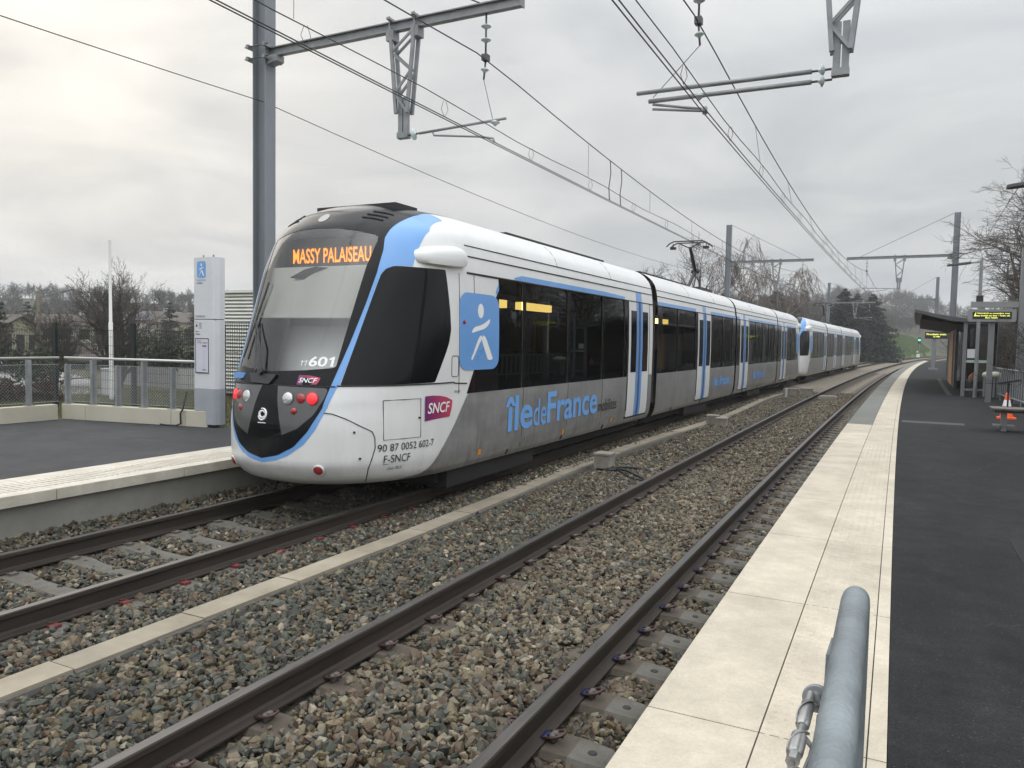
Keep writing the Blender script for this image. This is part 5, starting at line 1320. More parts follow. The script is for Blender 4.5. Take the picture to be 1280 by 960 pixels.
mb = MB(); flat_text(mb, 'île-de-France', .065, .285, 2.905, 2.950, ft(.003)); mb.build('lettering', M_LBLUE, t)
mb = MB(); flat_text(mb, 'mobilités', .065, .20, 2.86, 2.895, ft(.003)); flat_text(mb, 'CHAMPLAN', .03, .265, 2.285, 2.325, ft(.003)); flat_text(mb, 'Massy -', .035, .125, 2.03, 2.06, ft(.003), bold=.02); flat_text(mb, 'Palaiseau', .035, .145, 1.985, 2.018, ft(.003), bold=.02)
flat_text(mb, 'ligne', .035, .085, 2.19, 2.215, ft(.003)); flat_text(mb, 'T12', .118, .175, 2.12, 2.17, ft(.003), bold=.02)
mb.add([ft(.003)(a,b) for a,b in ((.112,2.185),(.18,2.185),(.18,2.195),(.112,2.195))], [(0,1,2,3)]); mb.add([ft(.003)(a,b) for a,b in ((.112,2.10),(.18,2.10),(.18,2.108),(.112,2.108))], [(0,1,2,3)])
ring = [(.06+.024*math.cos(a),2.145+.024*math.sin(a)) for a in np.linspace(0,2*math.pi,17)[:-1]]; mb.add([ft(.003)(a,b) for a,b in ring], [tuple(range(16))]); mb.build('lettering', M_TXT, t)
mb = MB(); mb.box(tx0+.035,tx0+.345,ty0-.012,ty0-.001,1.33,1.93); fr = mb.build('timetable_frame', M_TKM, t)
mb = MB(); mb.box(tx0+.055,tx0+.345,ty0-.016,ty0-.0125,1.345,1.915); pp = mb.build('timetable', M_PAPER, fr)
mb = MB(); flat_text(mb, 'Horaires', .09, .19, 1.875, 1.90, ft(.018)); flat_text(mb, 'Tram ligne', .09, .33, 1.84, 1.865, ft(.018), bold=.02)
for a,b,c,d_ in ((.21,.31,1.785,1.81),(.21,.30,1.38,1.395)): mb.add([ft(.018)(x,y) for x,y in ((a,c),(b,c),(b,d_),(a,d_))], [(0,1,2,3)])
for k in range(9): mb.add([ft(.018)(x,y) for x,y in ((.235,1.42+k*.036),(.262,1.42+k*.036),(.262,1.424+k*.036),(.235,1.424+k*.036))], [(0,1,2,3)])
mb.build('lettering', M_TXT, pp)

# green welded-mesh fence beyond the platform
M_GREENF = mat('fence_green', (0.004,0.010,0.0085), rough=.5)
gt = thing('mesh_fence', 'dark green welded mesh fence with tall posts beyond the left platform', 'fence', (-16,11.8,.1))
fx = [-31.6,-28.8,-26.0,-22.9,-20.1,-17.95,-15.2]; FY = 11.6
def fyy(x): return FY+.02*(x+18)
for x in [-29.4,-26.7,-23.95,-21.2,-18.2,-15.44,-12.7]:
    mb = MB(); mb.box(x-.055,x+.055,fyy(x)-.03,fyy(x)+.03,-.1,2.20); mb.box(x-.06,x+.06,fyy(x)-.035,fyy(x)+.035,2.20,2.215); mb.build('post', M_GREENF, gt)
xs_ = [-29.4,-26.7,-23.95,-21.2,-18.2,-15.44,-12.7]
for i in range(len(xs_)-1):
    mb = MB(); n = 46
    for k in range(1,n):
        x = xs_[i]+(xs_[i+1]-xs_[i])*k/n; mb.obox((x,fyy(x),1.07),(.0028,0,0),(0,.0028,0),(0,0,1.0))
    for z in (.1,.3,.5,.7,.9,1.1,1.3,1.5,1.7,1.9,2.05): mb.obox(((xs_[i]+xs_[i+1])/2,fyy((xs_[i]+xs_[i+1])/2)-.006,z),((xs_[i+1]-xs_[i])/2,.02*(xs_[i+1]-xs_[i])/2,0),(0,.003,0),(0,0,.0035))
    mb.build('mesh_panel', M_GREENF, gt)
# white louvred cabin with a mesh fence in front of it
M_LOUV = mat('louvre_white', (0.70,0.70,0.65), rough=.5, noise=.08, nscale=2)
ct = thing('technical_cabin', 'white louvred equipment cabin behind the totem', 'cabin', (-17.6,19,.1))
mb = MB(); mb.box(-20.4,-15.0,18.12,22,.1,3.36); mb.build('cabin_body', mat('cabin_body',(0.55,0.55,0.52),rough=.7), ct)
mb = MB()
for k in range(27):
    z = .25+k*.115; mb.add([(-20.42,18.10,z),(-15.0,18.10,z),(-15.0,18.02,z+.015),(-20.42,18.02,z+.015),(-20.42,18.02,z+.035),(-15,18.02,z+.035),(-15,18.1,z+.095),(-20.42,18.1,z+.095)], [(0,1,2,3),(3,2,5,4),(4,5,6,7)])
mb.build('louvres', M_LOUV, ct)
mb = MB(); mb.box(-20.5,-14.9,17.98,22.1,3.36,3.44); mb.build('roof_edge', M_LOUV, ct)
mf = thing('mesh_fence', 'black mesh fence in front of the white louvred cabin', 'fence', (-17,17,.1))
mb = MB()
for k in range(46): 
    x = -18.9+k*.095; mb.obox((x,17.0,1.25),(.005,0,0),(0,.005,0),(0,0,1.15))
for k in range(16): 
    z = .15+k*.147; mb.obox((-16.75,16.992,z),(2.2,0,0),(0,.004,0),(0,0,.007))
mb.build('mesh_panel', M_GREENF, mf)
for x in (-18.95,-16.3):
    mb = MB(); mb.box(x-.04,x+.04,16.96,17.04,.0,1.6); mb.build('post', M_GREENF, mf)
# flagpole, street lamp
mb = MB(); mb.lathe([(.001,0),(.11,0),(.11,.04),(.062,.06),(.058,2.4),(.045,2.42),(.035,4.78),(.001,4.8)], (-20.4,14.65,-.1), 12)
tag(mb.build('flagpole', mat('flagpole_white',(0.66,0.66,0.64),rough=.4), smooth=True, auto=35), 'slender white pole standing behind the green mesh fence', 'pole')
def street_lamp(label, x, y, z0, h, col, arm, r=.11, name='street_lamp'):
    t = thing(name, label, 'street lamp', (x,y,z0)); mb = MB(); mb.tube([(x,y,z0),(x,y,z0+h)], [r,r*.7], 10); mb.build('pole', col, t, smooth=True, auto=40)
    d = Vector(arm); mb = MB(); mb.tube([Vector((x,y,z0+h*.93)), Vector((x,y,z0+h*.93))+d*.8], r*.2, 6); mb.build('bracket', col, t)
    mb = MB(); e = Vector((x,y,z0+h*.93))+d*.8; dn = d.normalized(); mb.beam(e, e+dn*.5, .16, .08); mb.build('lamp_head', M_GALV, t, bevel=.02); return t
street_lamp('weathered pole with a slanted lamp arm, far left among the trees', -34.1, 21.0, -.4, 4.2, mat('pole_weathered',(0.20,0.18,0.14),rough=.8,noise=.3,nscale=5), (1.15,.65,.38), r=.13)

# ------------------------------------------------------------------ right platform furniture
M_SHD = mat('shelter_dark', (0.075,0.076,0.078), rough=.5, noise=.15, nscale=3); M_SHG = mat('shelter_grey', (0.20,0.205,0.21), rough=.45, metal=.3)
M_SLAT = mat('slat_dark_wood', (0.060,0.048,0.035), rough=.75, noise=.4, nscale=3, stretch=(6,6,.5)); M_WOOD = mat('larch_panel', (0.42,0.25,0.12), rough=.65, noise=.35, nscale=3, stretch=(8,8,.5))
M_PANE = glass('shelter_glass', (0.75,0.79,0.77))
sh = thing('shelter', 'dark platform shelter with upswept roof and larch panel', 'shelter', tuple(P(4.3,36,HN)))
Sx = lambda u,s,z: tuple(P(u,s,z))
# roof: rises towards the track
mb = MB(); prof = [(2.72,3.34),(3.3,3.20),(3.9,3.08),(4.4,3.02),(5.15,3.0)]
pl = prof+[(5.15,2.90),(4.4,2.90),(3.9,2.93),(3.3,3.08),(2.72,3.25)]
sweep(mb, pl[::-1], [30.3]+list(np.arange(33,46,3))+[46.0]); rf = mb.build('roof', M_SHD, sh, xf=xf_track)
mb = MB(); sweep(mb, [(2.70,3.36),(2.716,3.36),(2.716,3.20),(2.70,3.20)][::-1], list(np.arange(30.28,46.2,3.146))); mb.build('roof_fascia', M_SHG, rf, xf=xf_track)
mb = MB(); mb.add([Sx(2.9,30.6,3.02),Sx(2.9,45.7,3.02),Sx(4.28,45.7,2.80),Sx(4.28,30.6,2.80)], [(0,1,2,3)])
for k in range(24):
    s_ = 31+k*.63; mb.beam(Sx(2.95,s_,3.16),Sx(4.25,s_,2.86),.03,.05)
mb.build('soffit_slats', M_SLAT, rf)
for (u,s_) in ((4.28,30.45),(4.28,46.0),(5.0,30.45),(5.0,46.0)):
    mb = MB(); mb.obox(P(u,s_,HN+1.29), Vector((.055,0,0)), Vector((0,.055,0)), Vector((0,0,1.29))); mb.build('post', M_SHG if u < 4.9 else M_SHD, sh)
# back wall of slats, front wall part
mb = MB()
for k in range(100):
    s_ = 30.6+k*.154; mb.obox(P(4.98,s_,HN+1.3), Vector((.02,0,0)), Vector((0,.042,0)), Vector((0,0,1.28)))
mb.build('slat_wall', M_SLAT, sh)
mb = MB(); mb.obox(P(5.06,38.2,HN+1.3), Vector((.015,0,0)), Vector((.0,7.7,0)), Vector((0,0,1.28))); mb.build('back_panel', M_SHD, sh)
mb = MB(); mb.add([Sx(4.25,36.5,HN),Sx(4.25,45.9,HN),Sx(4.25,45.9,2.9),Sx(4.25,36.5,2.9),Sx(4.35,36.5,HN),Sx(4.35,45.9,HN),Sx(4.35,45.9,2.9),Sx(4.35,36.5,2.9)], [(0,1,2,3),(7,6,5,4),(0,4,5,1),(3,2,6,7),(0,3,7,4),(1,5,6,2)]); wl_ = mb.build('front_wall', M_SHD, sh)
mb = MB(); mb.add([Sx(4.235,38.2,HN+.12),Sx(4.235,42.3,HN+.12),Sx(4.235,42.3,2.72),Sx(4.235,38.2,2.72)], [(0,1,2,3)])
for k in range(17):
    s_ = 38.25+k*.24; mb.obox(P(4.225,s_+.11,(HN+2.84)/2), Vector((.012,0,0)), Vector((0,.112,0)), Vector((0,0,1.18)))
mb.build('larch_panel', M_WOOD, wl_)
# end wall: frame, glass, notice, rails
mb = MB(); mb.beam(Sx(4.28,30.45,1.57),Sx(5.0,30.45,1.57),.02,.09); mb.build('glass_rail', mat('rail_pale_green',(0.42,0.52,0.49),rough=.4), sh)
mb = MB(); mb.beam(Sx(4.28,30.45,.60),Sx(5.0,30.45,.60),.05,.06); mb.beam(Sx(4.28,30.45,2.86),Sx(5.12,30.45,2.86),.05,.05); mb.build('end_frame', M_GALV, sh)
mb = MB(); mb.add([Sx(4.3,30.46,.64),Sx(4.95,30.46,.64),Sx(4.95,30.46,2.83),Sx(4.3,30.46,2.83)], [(0,1,2,3)]); mb.build('glass_pane', M_PANE, sh)
mb = MB(); mb.add([Sx(4.36,30.42,1.68),Sx(4.60,30.42,1.68),Sx(4.60,30.42,1.99),Sx(4.36,30.42,1.99)], [(0,1,2,3)]); mb.build('notice', mat('notice_paper',(0.62,0.62,0.64),rough=.6), sh)
bt = thing('bench', 'dark slatted bench inside the shelter behind the end glass', 'bench', tuple(P(4.74,33,HN)))
mb = MB(); mb.box(*[0]*0) if False else mb.obox(P(4.74,33,HN+.45), Vector((.17,0,0)), Vector((0,1.2,0)), Vector((0,0,.03))); mb.build('seat', M_SHD, bt)
for ds_ in (-.9,.9): mb = MB(); mb.obox(P(4.74,33+ds_,HN+.21), Vector((.16,0,0)), Vector((0,.04,0)), Vector((0,0,.21))); mb.build('leg', M_SHD, bt)
bgm = MB(); q = P(4.66,32.2,HN+.48)
for i_, (r_, z_) in enumerate(()): pass
bgm.lathe([(.001,0),(.11,.0),(.14,.06),(.13,.16),(.07,.24),(.03,.27),(.05,.30),(.001,.31)], q, 12)
tag(bgm.build('bag', mat('bag_orange',(0.55,0.22,0.10),rough=.7,noise=.4,nscale=14), smooth=True), 'small orange bag left on the bench in the shelter', 'bag')
# lamp post at the shelter end
def plat_lamp(label, u, s_, h, arm_u, name='platform_lamp', r=.05):
    t = thing(name, label, 'street lamp', tuple(P(u,s_,HN))); p0 = P(u,s_,HN)
    mb = MB(); mb.tube([p0, p0+Vector((0,0,h*.55)), p0+Vector((0,0,h))], [r*1.25,r*1.2,r], 10); mb.build('pole', M_GALV, t, smooth=True, auto=40)
    mb = MB(); a = p0+Vector((0,0,h-.06)); d = Vector((arm_u,0,-.10)); mb.beam(a, a+d*.35, .09, .05); mb.build('arm', M_GALV, t)
    mb = MB(); mb.prism([(0,-.11),(0,.11),(.18,.15),(.62,.12),(.70,.07),(.70,-.07),(.62,-.12),(.18,-.15)], -.03, .04, f=lambda a_,b_,c_: tuple(a+d*.3+Vector((math.copysign(a_,arm_u),b_,c_-.1*a_)))); mb.build('lamp_head', M_FIT, t, bevel=.012)
    mb = MB(); mb.box(p0.x-.10,p0.x+.10,p0.y-.07,p0.y+.07,p0.z+h*.70,p0.z+h*.70+.2); mb.build('speaker_box', M_TKM, t, bevel=.01)
    return t
plat_lamp('slim lamp post in front of the shelter end with head towards the track', 4.62, 30.0, 4.6, -1)
plat_lamp('lamp head entering the picture at the upper right edge', 5.06, 16.9, 4.78, -1, r=.055)
plat_lamp('small lamp far beyond the shelter roof', 3.6, 72, 4.55, -1, r=.06)
# information display on a gantry
M_DISP = mat('display_housing', (0.23,0.235,0.235), rough=.5, metal=.2, noise=.08, nscale=4)
M_LEDY = mat('led_yellow', (0.3,0.3,0.05), emit=(0.82,0.86,0.16), estr=1.35)
M_SCR = mat('display_screen', (0.012,0.013,0.012), rough=.25)
dt = thing('information_display', 'grey information display with yellow lettering on two posts at right', 'display', tuple(P(5.2,27.4,HN)))
yd = 27.4; xo = 1.98
mb = MB(); mb.box(3.30,3.56,yd-.1,yd+.1,HN,5.05); mb.build('post', M_SHG, dt)
mb = MB(); mb.box(2.56,2.71,yd+.02,yd+.17,HN,2.84); mb.build('post', M_SHG, dt)
mb = MB(); mb.box(2.05,3.30,yd-.06,yd+.08,3.26,3.44); mb.build('beam', M_DISP, dt)
mb = MB(); mb.box(2.3,2.42,yd-.04,yd+.05,3.18,3.26); mb.box(3.0,3.12,yd-.04,yd+.05,3.18,3.26); mb.build('hanger', M_DISP, dt)
mb = MB(); mb.prism(rrect(1.98,3.23,2.83,3.20,.05,4), yd-.13, yd+.015, f=lambda a,b,c: (a,c,b)); hs_ = mb.build('housing', M_DISP, dt)
mb = MB(); mb.box(2.10,3.11,yd-.145,yd-.131,2.915,3.13); sc2 = mb.build('screen', M_SCR, hs_)
fd = lambda a,b: (a, yd-.149, b)
mb = MB(); flat_text(mb, 'TRAVAUX en novembre, vous', 2.21, 3.06, 3.055, 3.10, fd, bold=.03); flat_text(mb, 'êtes invités au bus - Train ok', 2.16, 3.07, 2.99, 3.035, fd, bold=.03); flat_text(mb, 'Bus relais', 2.43, 2.75, 2.927, 2.970, fd, bold=.03)
mb.add([fd(a,b) for a,b in ((2.13,2.99),(2.155,2.99),(2.195,3.10),(2.17,3.10))], [(0,1,2,3)]); mb.build('lettering', M_LEDY, sc2)
d2 = thing('information_display', 'small far display with yellow lettering seen under the shelter roof', 'display', tuple(P(3.75,66,HN)))
q = P(3.72,66,HN)
mb = MB(); mb.box(q.x-.10,q.x+.10,q.y,q.y+.16,HN+.1,2.95); mb.box(q.x-.32,q.x+.32,q.y-.25,q.y+.35,HN,HN+.14); mb.build('post', M_GALV, d2)
mb = MB(); mb.box(q.x-.65,q.x+.85,q.y-.12,q.y-.01,2.72,3.22); h2_ = mb.build('housing', M_TKM, d2)
mb = MB(); flat_text(mb, 'Prochain train', q.x-.55, q.x+.75, 2.99, 3.12, lambda a,b:(a,q.y-.125,b), bold=.03); flat_text(mb, '12 min', q.x-.1, q.x+.35, 2.83, 2.95, lambda a,b:(a,q.y-.125,b), bold=.03); mb.build('lettering', M_LEDY, h2_)
# steel barrier, bench, cone, litter bin
rt_ = thing('barrier', 'grey steel bar barrier along the back of the right platform', 'barrier', (3.2,26,HN))
q0, q1 = Vector((3.02,30.6,0)), Vector((3.42,20.5,0)); d = (q1-q0).normalized()
mb = MB(); mb.tube([q0+Vector((0,0,1.38)), q1+Vector((0,0,1.38))], .028, 8); mb.build('handrail', M_RAILING, rt_, smooth=True)
mb = MB(); mb.tube([q0+Vector((0,0,.55)), q1+Vector((0,0,.55))], .024, 8); mb.build('bottom_rail', M_RAILING, rt_, smooth=True)
for k in range(30):
    mb = MB(); c = q0+d*(.1+k*.34); mb.obox(c+Vector((0,0,.95 if k%5 else .86)), d*.045, Vector((.01,0,0)), Vector((0,0,.40 if k%5 else .5))); mb.build('bar' if k%5 else 'post', M_RAILING, rt_)
bn = thing('bench', 'bench cut off by the right edge of the picture, on a central pedestal', 'bench', (2.35,18.1,HN))
M_BSEAT = mat('bench_seat_worn', (0.15,0.145,0.125), rough=.7, noise=.45, nscale=5, bump=.2, bscale=30, col2=(.07,.066,.052))
mb = MB()
for k in range(5): mb.box(1.78,3.5,17.72+k*.125,17.83+k*.125,HN+.43,HN+.47)
mb.build('seat', M_BSEAT, bn, bevel=.008)
mb = MB(); mb.box(1.84,3.4,17.85,18.2,HN+.37,HN+.43); mb.build('seat_frame', M_SHD, bn)
mb = MB(); mb.box(1.97,2.06,17.93,18.12,HN,HN+.37); mb.box(1.83,2.2,17.9,18.15,HN+.10,HN+.125); mb.build('leg', M_SHG, bn)
mb = MB(); mb.box(3.15,3.24,17.93,18.12,HN,HN+.37); mb.build('leg', M_SHG, bn)
mb = MB(); mb.beam((1.93,18.36,HN+.93),(2.30,18.22,HN+1.02),.06,.04); mb.tube([(2.1,18.3,HN+.45),(2.1,18.3,HN+.95)], .018, 6); mb.build('armrest', M_TKM, bn)
cn = thing('traffic_cone', 'orange traffic cone with a white band behind the bench', 'traffic cone', (2.43,21.3,HN))
M_CONE = mat('cone_orange', (0.80,0.13,0.03), rough=.5, noise=.1, nscale=6)
mb = MB(); mb.prism(rrect(2.43-.19,2.43+.19,21.3-.19,21.3+.19,.05,3), HN, HN+.035); mb.build('base', M_CONE, cn)
mb = MB(); mb.lathe([(.145,.035),(.10,.25),(.072,.38),(.035,.60),(.022,.61),(.001,.61)], (2.43,21.3,HN), 20); co = mb.build('cone', M_CONE, cn, smooth=True, auto=40)
mb = MB(); mb.lathe([(.091,.30),(.061,.445)], (2.43,21.3,HN), 20); mb.lathe([(.146,.036),(.137,.075)], (2.43,21.3,HN), 20) if False else None; mb.build('band', M_LWHITE, co, smooth=True)
bb = thing('litter_bin', 'slatted litter bin with a pale bag at the end of the shelter', 'litter bin', tuple(P(5.05,29.6,HN)))
q = P(5.05,29.6,HN); mb = MB()
for k in range(14):
    a = 2*math.pi*k/14; mb.obox(q+Vector((.23*math.cos(a),.23*math.sin(a),.42)), Vector((.03*math.sin(a),-.03*math.cos(a),0)), Vector((.006*math.cos(a),.006*math.sin(a),0)), Vector((0,0,.36)))
mb.build('slats', M_GALV, bb)
mb = MB(); mb.lathe([(.001,.02),(.19,.05),(.21,.74),(.001,.74)], q, 14); mb.build('liner', M_TKM, bb)
mb = MB(); mb.lathe([(.21,.68),(.27,.72),(.28,.80),(.25,.86),(.16,.90),(.10,.86),(.001,.84)], q, 16); mb.build('bag', mat('bag_pale',(0.42,0.42,0.34),rough=.5,noise=.3,nscale=9), bb, smooth=True)

# foreground handrail
M_TUBE = mat('handrail_tube_grey', (0.215,0.245,0.26), rough=.42, metal=.35, noise=.30, nscale=7, bump=.2, bscale=90, detail=10)
fr_ = thing('handrail', 'thick grey tube handrail ending close to the camera at the bottom right', 'handrail', (-.04,1.5,HN))
ZR_ = 1.515; xr = lambda y: -.046+.004*(1.6-y)
mb = MB(); pts = [(xr(y),y,ZR_) for y in (-1.6,-.6,.4,1.0,1.3)]+[(xr(1.5),1.52,ZR_-.001),(xr(1.5),1.575,ZR_-.010),(xr(1.5),1.615,ZR_-.032),(xr(1.5),1.64,ZR_-.07),(xr(1.5),1.648,ZR_-.12),(xr(1.5),1.65,ZR_-.3),(xr(1.5),1.65,HN+.01)]
sp = []
for i in range(len(pts)): sp.append(pts[i])
mb.tube(sp, .0242, 28); mb.build('tube', M_TUBE, fr_, smooth=True, auto=60)
mb = MB(); mb.lathe([(.001,0),(.09,0),(.09,.012),(.001,.012)], (xr(1.5),1.65,HN), 20); mb.build('base_plate', M_GALV, fr_)
mb = MB(); mb.prism([(1.27,ZR_-.012),(1.40,ZR_-.03),(1.47,ZR_-.07),(1.45,ZR_-.16),(1.30,ZR_-.17),(1.24,ZR_-.10)], -.076, -.066, f=lambda a,b,c: (c,a,b)); mb.build('lug_plate', M_TUBE, fr_)
mb = MB(); lc = (-.092,1.345,ZR_-.118)
mb.lathe([(.001,-.006),(.020,-.006),(.0225,-.003),(.0225,.004),(.020,.007),(.0125,.007),(.0125,.010),(.010,.022),(.001,.023)], lc, 24, axis=(-.12,-1,.25)); mb.tube([lc,(-.07,1.36,ZR_-.105)], .009, 8); mb.build('eye_bolt', M_GALV, fr_, smooth=True, auto=40)
c0 = Vector((-.1,1.33,ZR_-.107)); dd = Vector((-.012,-1,.0)).normalized()
mb = MB(); mb.tube([c0, c0+dd*.035], .007, 10); mb.tube([c0+dd*.035, c0+dd*.042, c0+dd*.115, c0+dd*.122], [.007,.0105,.0105,.008], 12); mb.tube([c0+dd*.122, c0+dd*.15], .006, 10); mb.tube([c0+dd*.15,c0+dd*.156,c0+dd*.205,c0+dd*.212], [.006,.0115,.0115,.009], 12); mb.tube([c0+dd*.212,c0+dd*.235], .0095, 6); mb.build('turnbuckle', mat('stainless',(0.42,0.42,0.41),rough=.35,metal=.8,noise=.2,nscale=30), fr_, smooth=True, auto=40)
mb = MB(); mb.tube([c0+dd*.235, c0+dd*3.0], .0045, 8); mb.tube([c0+dd*.42, c0+dd*3.0], .006, 8)
hx = []
for i in range(60):
    t_ = i/59; a = t_*2*math.pi*2.3; r_ = .0118; p_ = c0+dd*(.03+.25*t_); hx.append(p_+Vector((math.cos(a)*r_,0,math.sin(a)*r_)))
mb.tube(hx, .0016, 5); mb.tube([c0+dd*.05+Vector((.016,0,-.01)), c0+dd*.13+Vector((.02,0,-.014)), c0+dd*.25+Vector((.012,0,-.012)), c0+dd*.3+Vector((.006,0,-.004))], .0018, 5)
mb.build('wire_rope', mat('rope_steel',(0.30,0.29,0.28),rough=.4,metal=.6), fr_, smooth=True)
mb = MB(); mb.tube([c0+dd*.14+Vector((.018,0,-.02)), c0+dd*.29+Vector((.016,0,-.022))], .004, 6); mb.tube([c0+dd*.14+Vector((.018,0,-.02)), c0+dd*.14+Vector((.0,0,-.0))], .004, 6); mb.build('split_pin', M_GALV, fr_)
# signal by the track
sgx = P(.9,120,-.2); st_ = thing('railway_signal', 'slim railway signal showing a green light past the platform end', 'railway signal', tuple(sgx))
mb = MB(); mb.tube([sgx, sgx+Vector((0,0,3.4))], .06, 8); mb.build('post', M_GALV, st_)
mb = MB(); mb.obox(sgx+Vector((0,-.1,3.25)), Vector((.17,0,0)), Vector((0,.08,0)), Vector((0,0,.42))); hd_ = mb.build('signal_head', M_TKM, st_)
mb = MB(); mb.lathe([(.001,0),(.13,0),(.13,.02),(.001,.03)], sgx+Vector((0,-.19,3.3)), 14, axis=(0,-1,0)); mb.build('green_light', mat('signal_green',(0.05,0.4,0.35),emit=(0.12,0.95,0.78),estr=2.2), hd_)
mb = MB(); mb.obox(sgx+Vector((-.08,-.12,1.15)), Vector((.22,0,0)), Vector((0,.01,0)), Vector((0,0,.22))); mb.obox(sgx+Vector((-.2,-.12,1.7)), Vector((.09,0,0)), Vector((0,.01,0)), Vector((0,0,.12))); mb.build('plate', M_LWHITE, st_)
# ------------------------------------------------------------------ trees and background
def seg_mesh(segs, n):
    """segs: array (m,8) p0 p1 r0 r1 -> prism vertices and quads"""
    s = np.asarray(segs, float); p0, p1, r0, r1 = s[:,0:3], s[:,3:6], s[:,6], s[:,7]
    d = p1-p0; d /= np.maximum(np.linalg.norm(d,axis=1,keepdims=True),1e-9)
    ref = np.where(np.abs(d[:,2:3]) < .9, np.array([[0,0,1.]]), np.array([[1.,0,0]])); x = np.cross(d,ref); x /= np.linalg.norm(x,axis=1,keepdims=True); y = np.cross(d,x)
    a = 2*np.pi*np.arange(n)/n; ring = np.cos(a)[None,:,None]*x[:,None]+np.sin(a)[None,:,None]*y[:,None]
    V = np.concatenate([p0[:,None]+ring*r0[:,None,None], p1[:,None]+ring*r1[:,None,None]],1)      # m,2n,3
    k = np.arange(n); F = np.stack([k,(k+1)%n,(k+1)%n+n,k+n],1)
    F = F[None]+(np.arange(len(s))*2*n)[:,None,None]
    return V.reshape(-1,3), F.reshape(-1,4)
def grow(R, height, trunk_r, n_limb=9, levels=3, fork=(6,5,4), spread=.9, lean=(0,0), droop=0.0, start=.25, up=.35, twig=1.0, twig_r=.0042, stems=1):
    """recursive branching; returns (thick segments, thin segments)"""
    thick, thin = [], []
    def branch(p, d, L, r, lev):
        n = 5 if lev == 0 else (4 if lev == 1 else 3)
        q = p; pts = [(p,r)]
        for i in range(n):
            jit = Vector((R.gauss(0,1),R.gauss(0,1),R.gauss(0,.7)))*(.10 if lev == 0 else .20)
            d = (d+jit+Vector((0,0,up*.12 if lev else .05))-Vector((0,0,droop*.35*(lev >= 2)))).normalized()
            q2 = q+d*(L/n); rr = r*(1-(i+1)/n*(.55 if lev == 0 else .7))
            (thick if lev < 2 else thin).append((*q,*q2,pts[-1][1],max(rr,twig_r))); q = q2; pts.append((q,max(rr,twig_r)))
        if lev >= levels: return
        m = n_limb if lev == 0 else fork[min(lev-1,len(fork)-1)]
        for k in range(m):
            t = start+(1-start)*(k+R.random())/m if lev == 0 else .2+.8*(k+R.random())/m
            f = t*n; i = min(int(f),n-1); pa, ra = pts[i]; pb, rb = pts[i+1]; bp = pa.lerp(pb, f-i); br = (ra+(rb-ra)*(f-i))*.62
            a = R.random()*2*math.pi+k*2.4; tang = (pb-pa).normalized()
            side = Vector((math.cos(a),math.sin(a),R.uniform(-.1,.4))); side = (side-tang*side.dot(tang)).normalized()
            an = spread*R.uniform(.65,1.15); nd = (tang*math.cos(an)+side*math.sin(an))
            if lev: nd = nd+Vector((0,0,up*.4-droop*.6*(lev >= 1)))
            nl = L*(.62 if lev == 0 else .52)*R.uniform(.7,1.15)*(1.15-t*.55 if lev == 0 else 1)*(twig if lev+1 >= levels else 1)
            branch(bp, nd.normalized(), nl, max(br,twig_r), lev+1)
    for k in range(stems):
        a = 2*math.pi*k/stems+R.random(); off = Vector((math.cos(a),math.sin(a),0))*(.12 if stems > 1 else 0)*trunk_r*8
        d = Vector((lean[0]+(off.x*.9 if stems > 1 else 0), lean[1]+(off.y*.9 if stems > 1 else 0), 1)).normalized()
        branch(off, d, height*.8, trunk_r, 0)
    return np.array(thick), np.array(thin)
def bark(name, col, noise=.4): return mat(name, col, rough=.9, noise=noise, nscale=4, bump=.3, bscale=20)
M_BARK = bark('bark_grey_brown', (0.085,0.072,0.058)); M_TWIG = bark('twigs_brown', (0.062,0.053,0.044), .3); M_TWIGG = bark('twigs_grey', (0.12,0.105,0.09), .3)
M_BIRCH = bark('birch_bark', (0.36,0.34,0.31), .6); M_BTWIG = bark('birch_twigs', (0.13,0.10,0.085), .3)
def bare_tree(name, label, loc, seed, trunk_m=None, twig_m=None, group=None, **kw):
    R = random.Random(seed); tk, tn = grow(R, **kw); loc = Vector(loc)
    t = thing(name, label, 'tree', tuple(loc), group)
    L_ = np.array(loc)
    V, F = seg_mesh(tk, 7); o = fast_mesh('trunk', V+L_, F, trunk_m or M_BARK, t, smooth=True)
    V, F = seg_mesh(tn, 3); fast_mesh('crown', V+L_, F, twig_m or M_TWIG, t, smooth=False)
    return t
def gz_(x, y): return float(ground_z(np.array([x]),np.array([y]))[0])
# right-hand side
bare_tree('bare_tree', 'large bare tree with a leaning pale trunk behind the display at right', (4.6,37.0,.9), 8, trunk_m=bark('bark_pale',(0.20,0.175,0.14)), twig_m=M_TWIGG, height=7.4, trunk_r=.15, n_limb=26, levels=4, fork=(8,6,5), spread=.88, lean=(.16,-.05), droop=.22, start=.14, up=.3, twig=1.0, twig_r=.0055)
bare_tree('bare_tree', 'bare tree at the right edge, in front of the larger one', (6.6,33.0,1.2), 14, twig_m=M_TWIGG, height=6.4, trunk_r=.08, n_limb=22, levels=4, fork=(8,6,5), spread=.9, droop=.1, start=.1, twig=1.0, twig_r=.0055)
for k, (x, y, h, sd_) in enumerate(((8.4,46,6.4,21),(7.4,57,6.0,22),(10.2,68,7.6,23),(9.6,83,7.2,24),(12.8,98,8,25),(11.2,39,6.5,26))):
    bare_tree('bare_tree', ['bare tree just behind the shelter back wall','second bare tree behind the shelter, beyond the first','bare tree past the far end of the shelter','bare tree near the small far lamp','bare tree at the end of the right platform','low bare tree up the brushy bank'][k], (x,y,gz_(x,y)-.1), sd_, height=h, trunk_r=.14, n_limb=11, levels=3, fork=(7,6), spread=.9, start=.1, twig=1.2, twig_r=.009, stems=1)
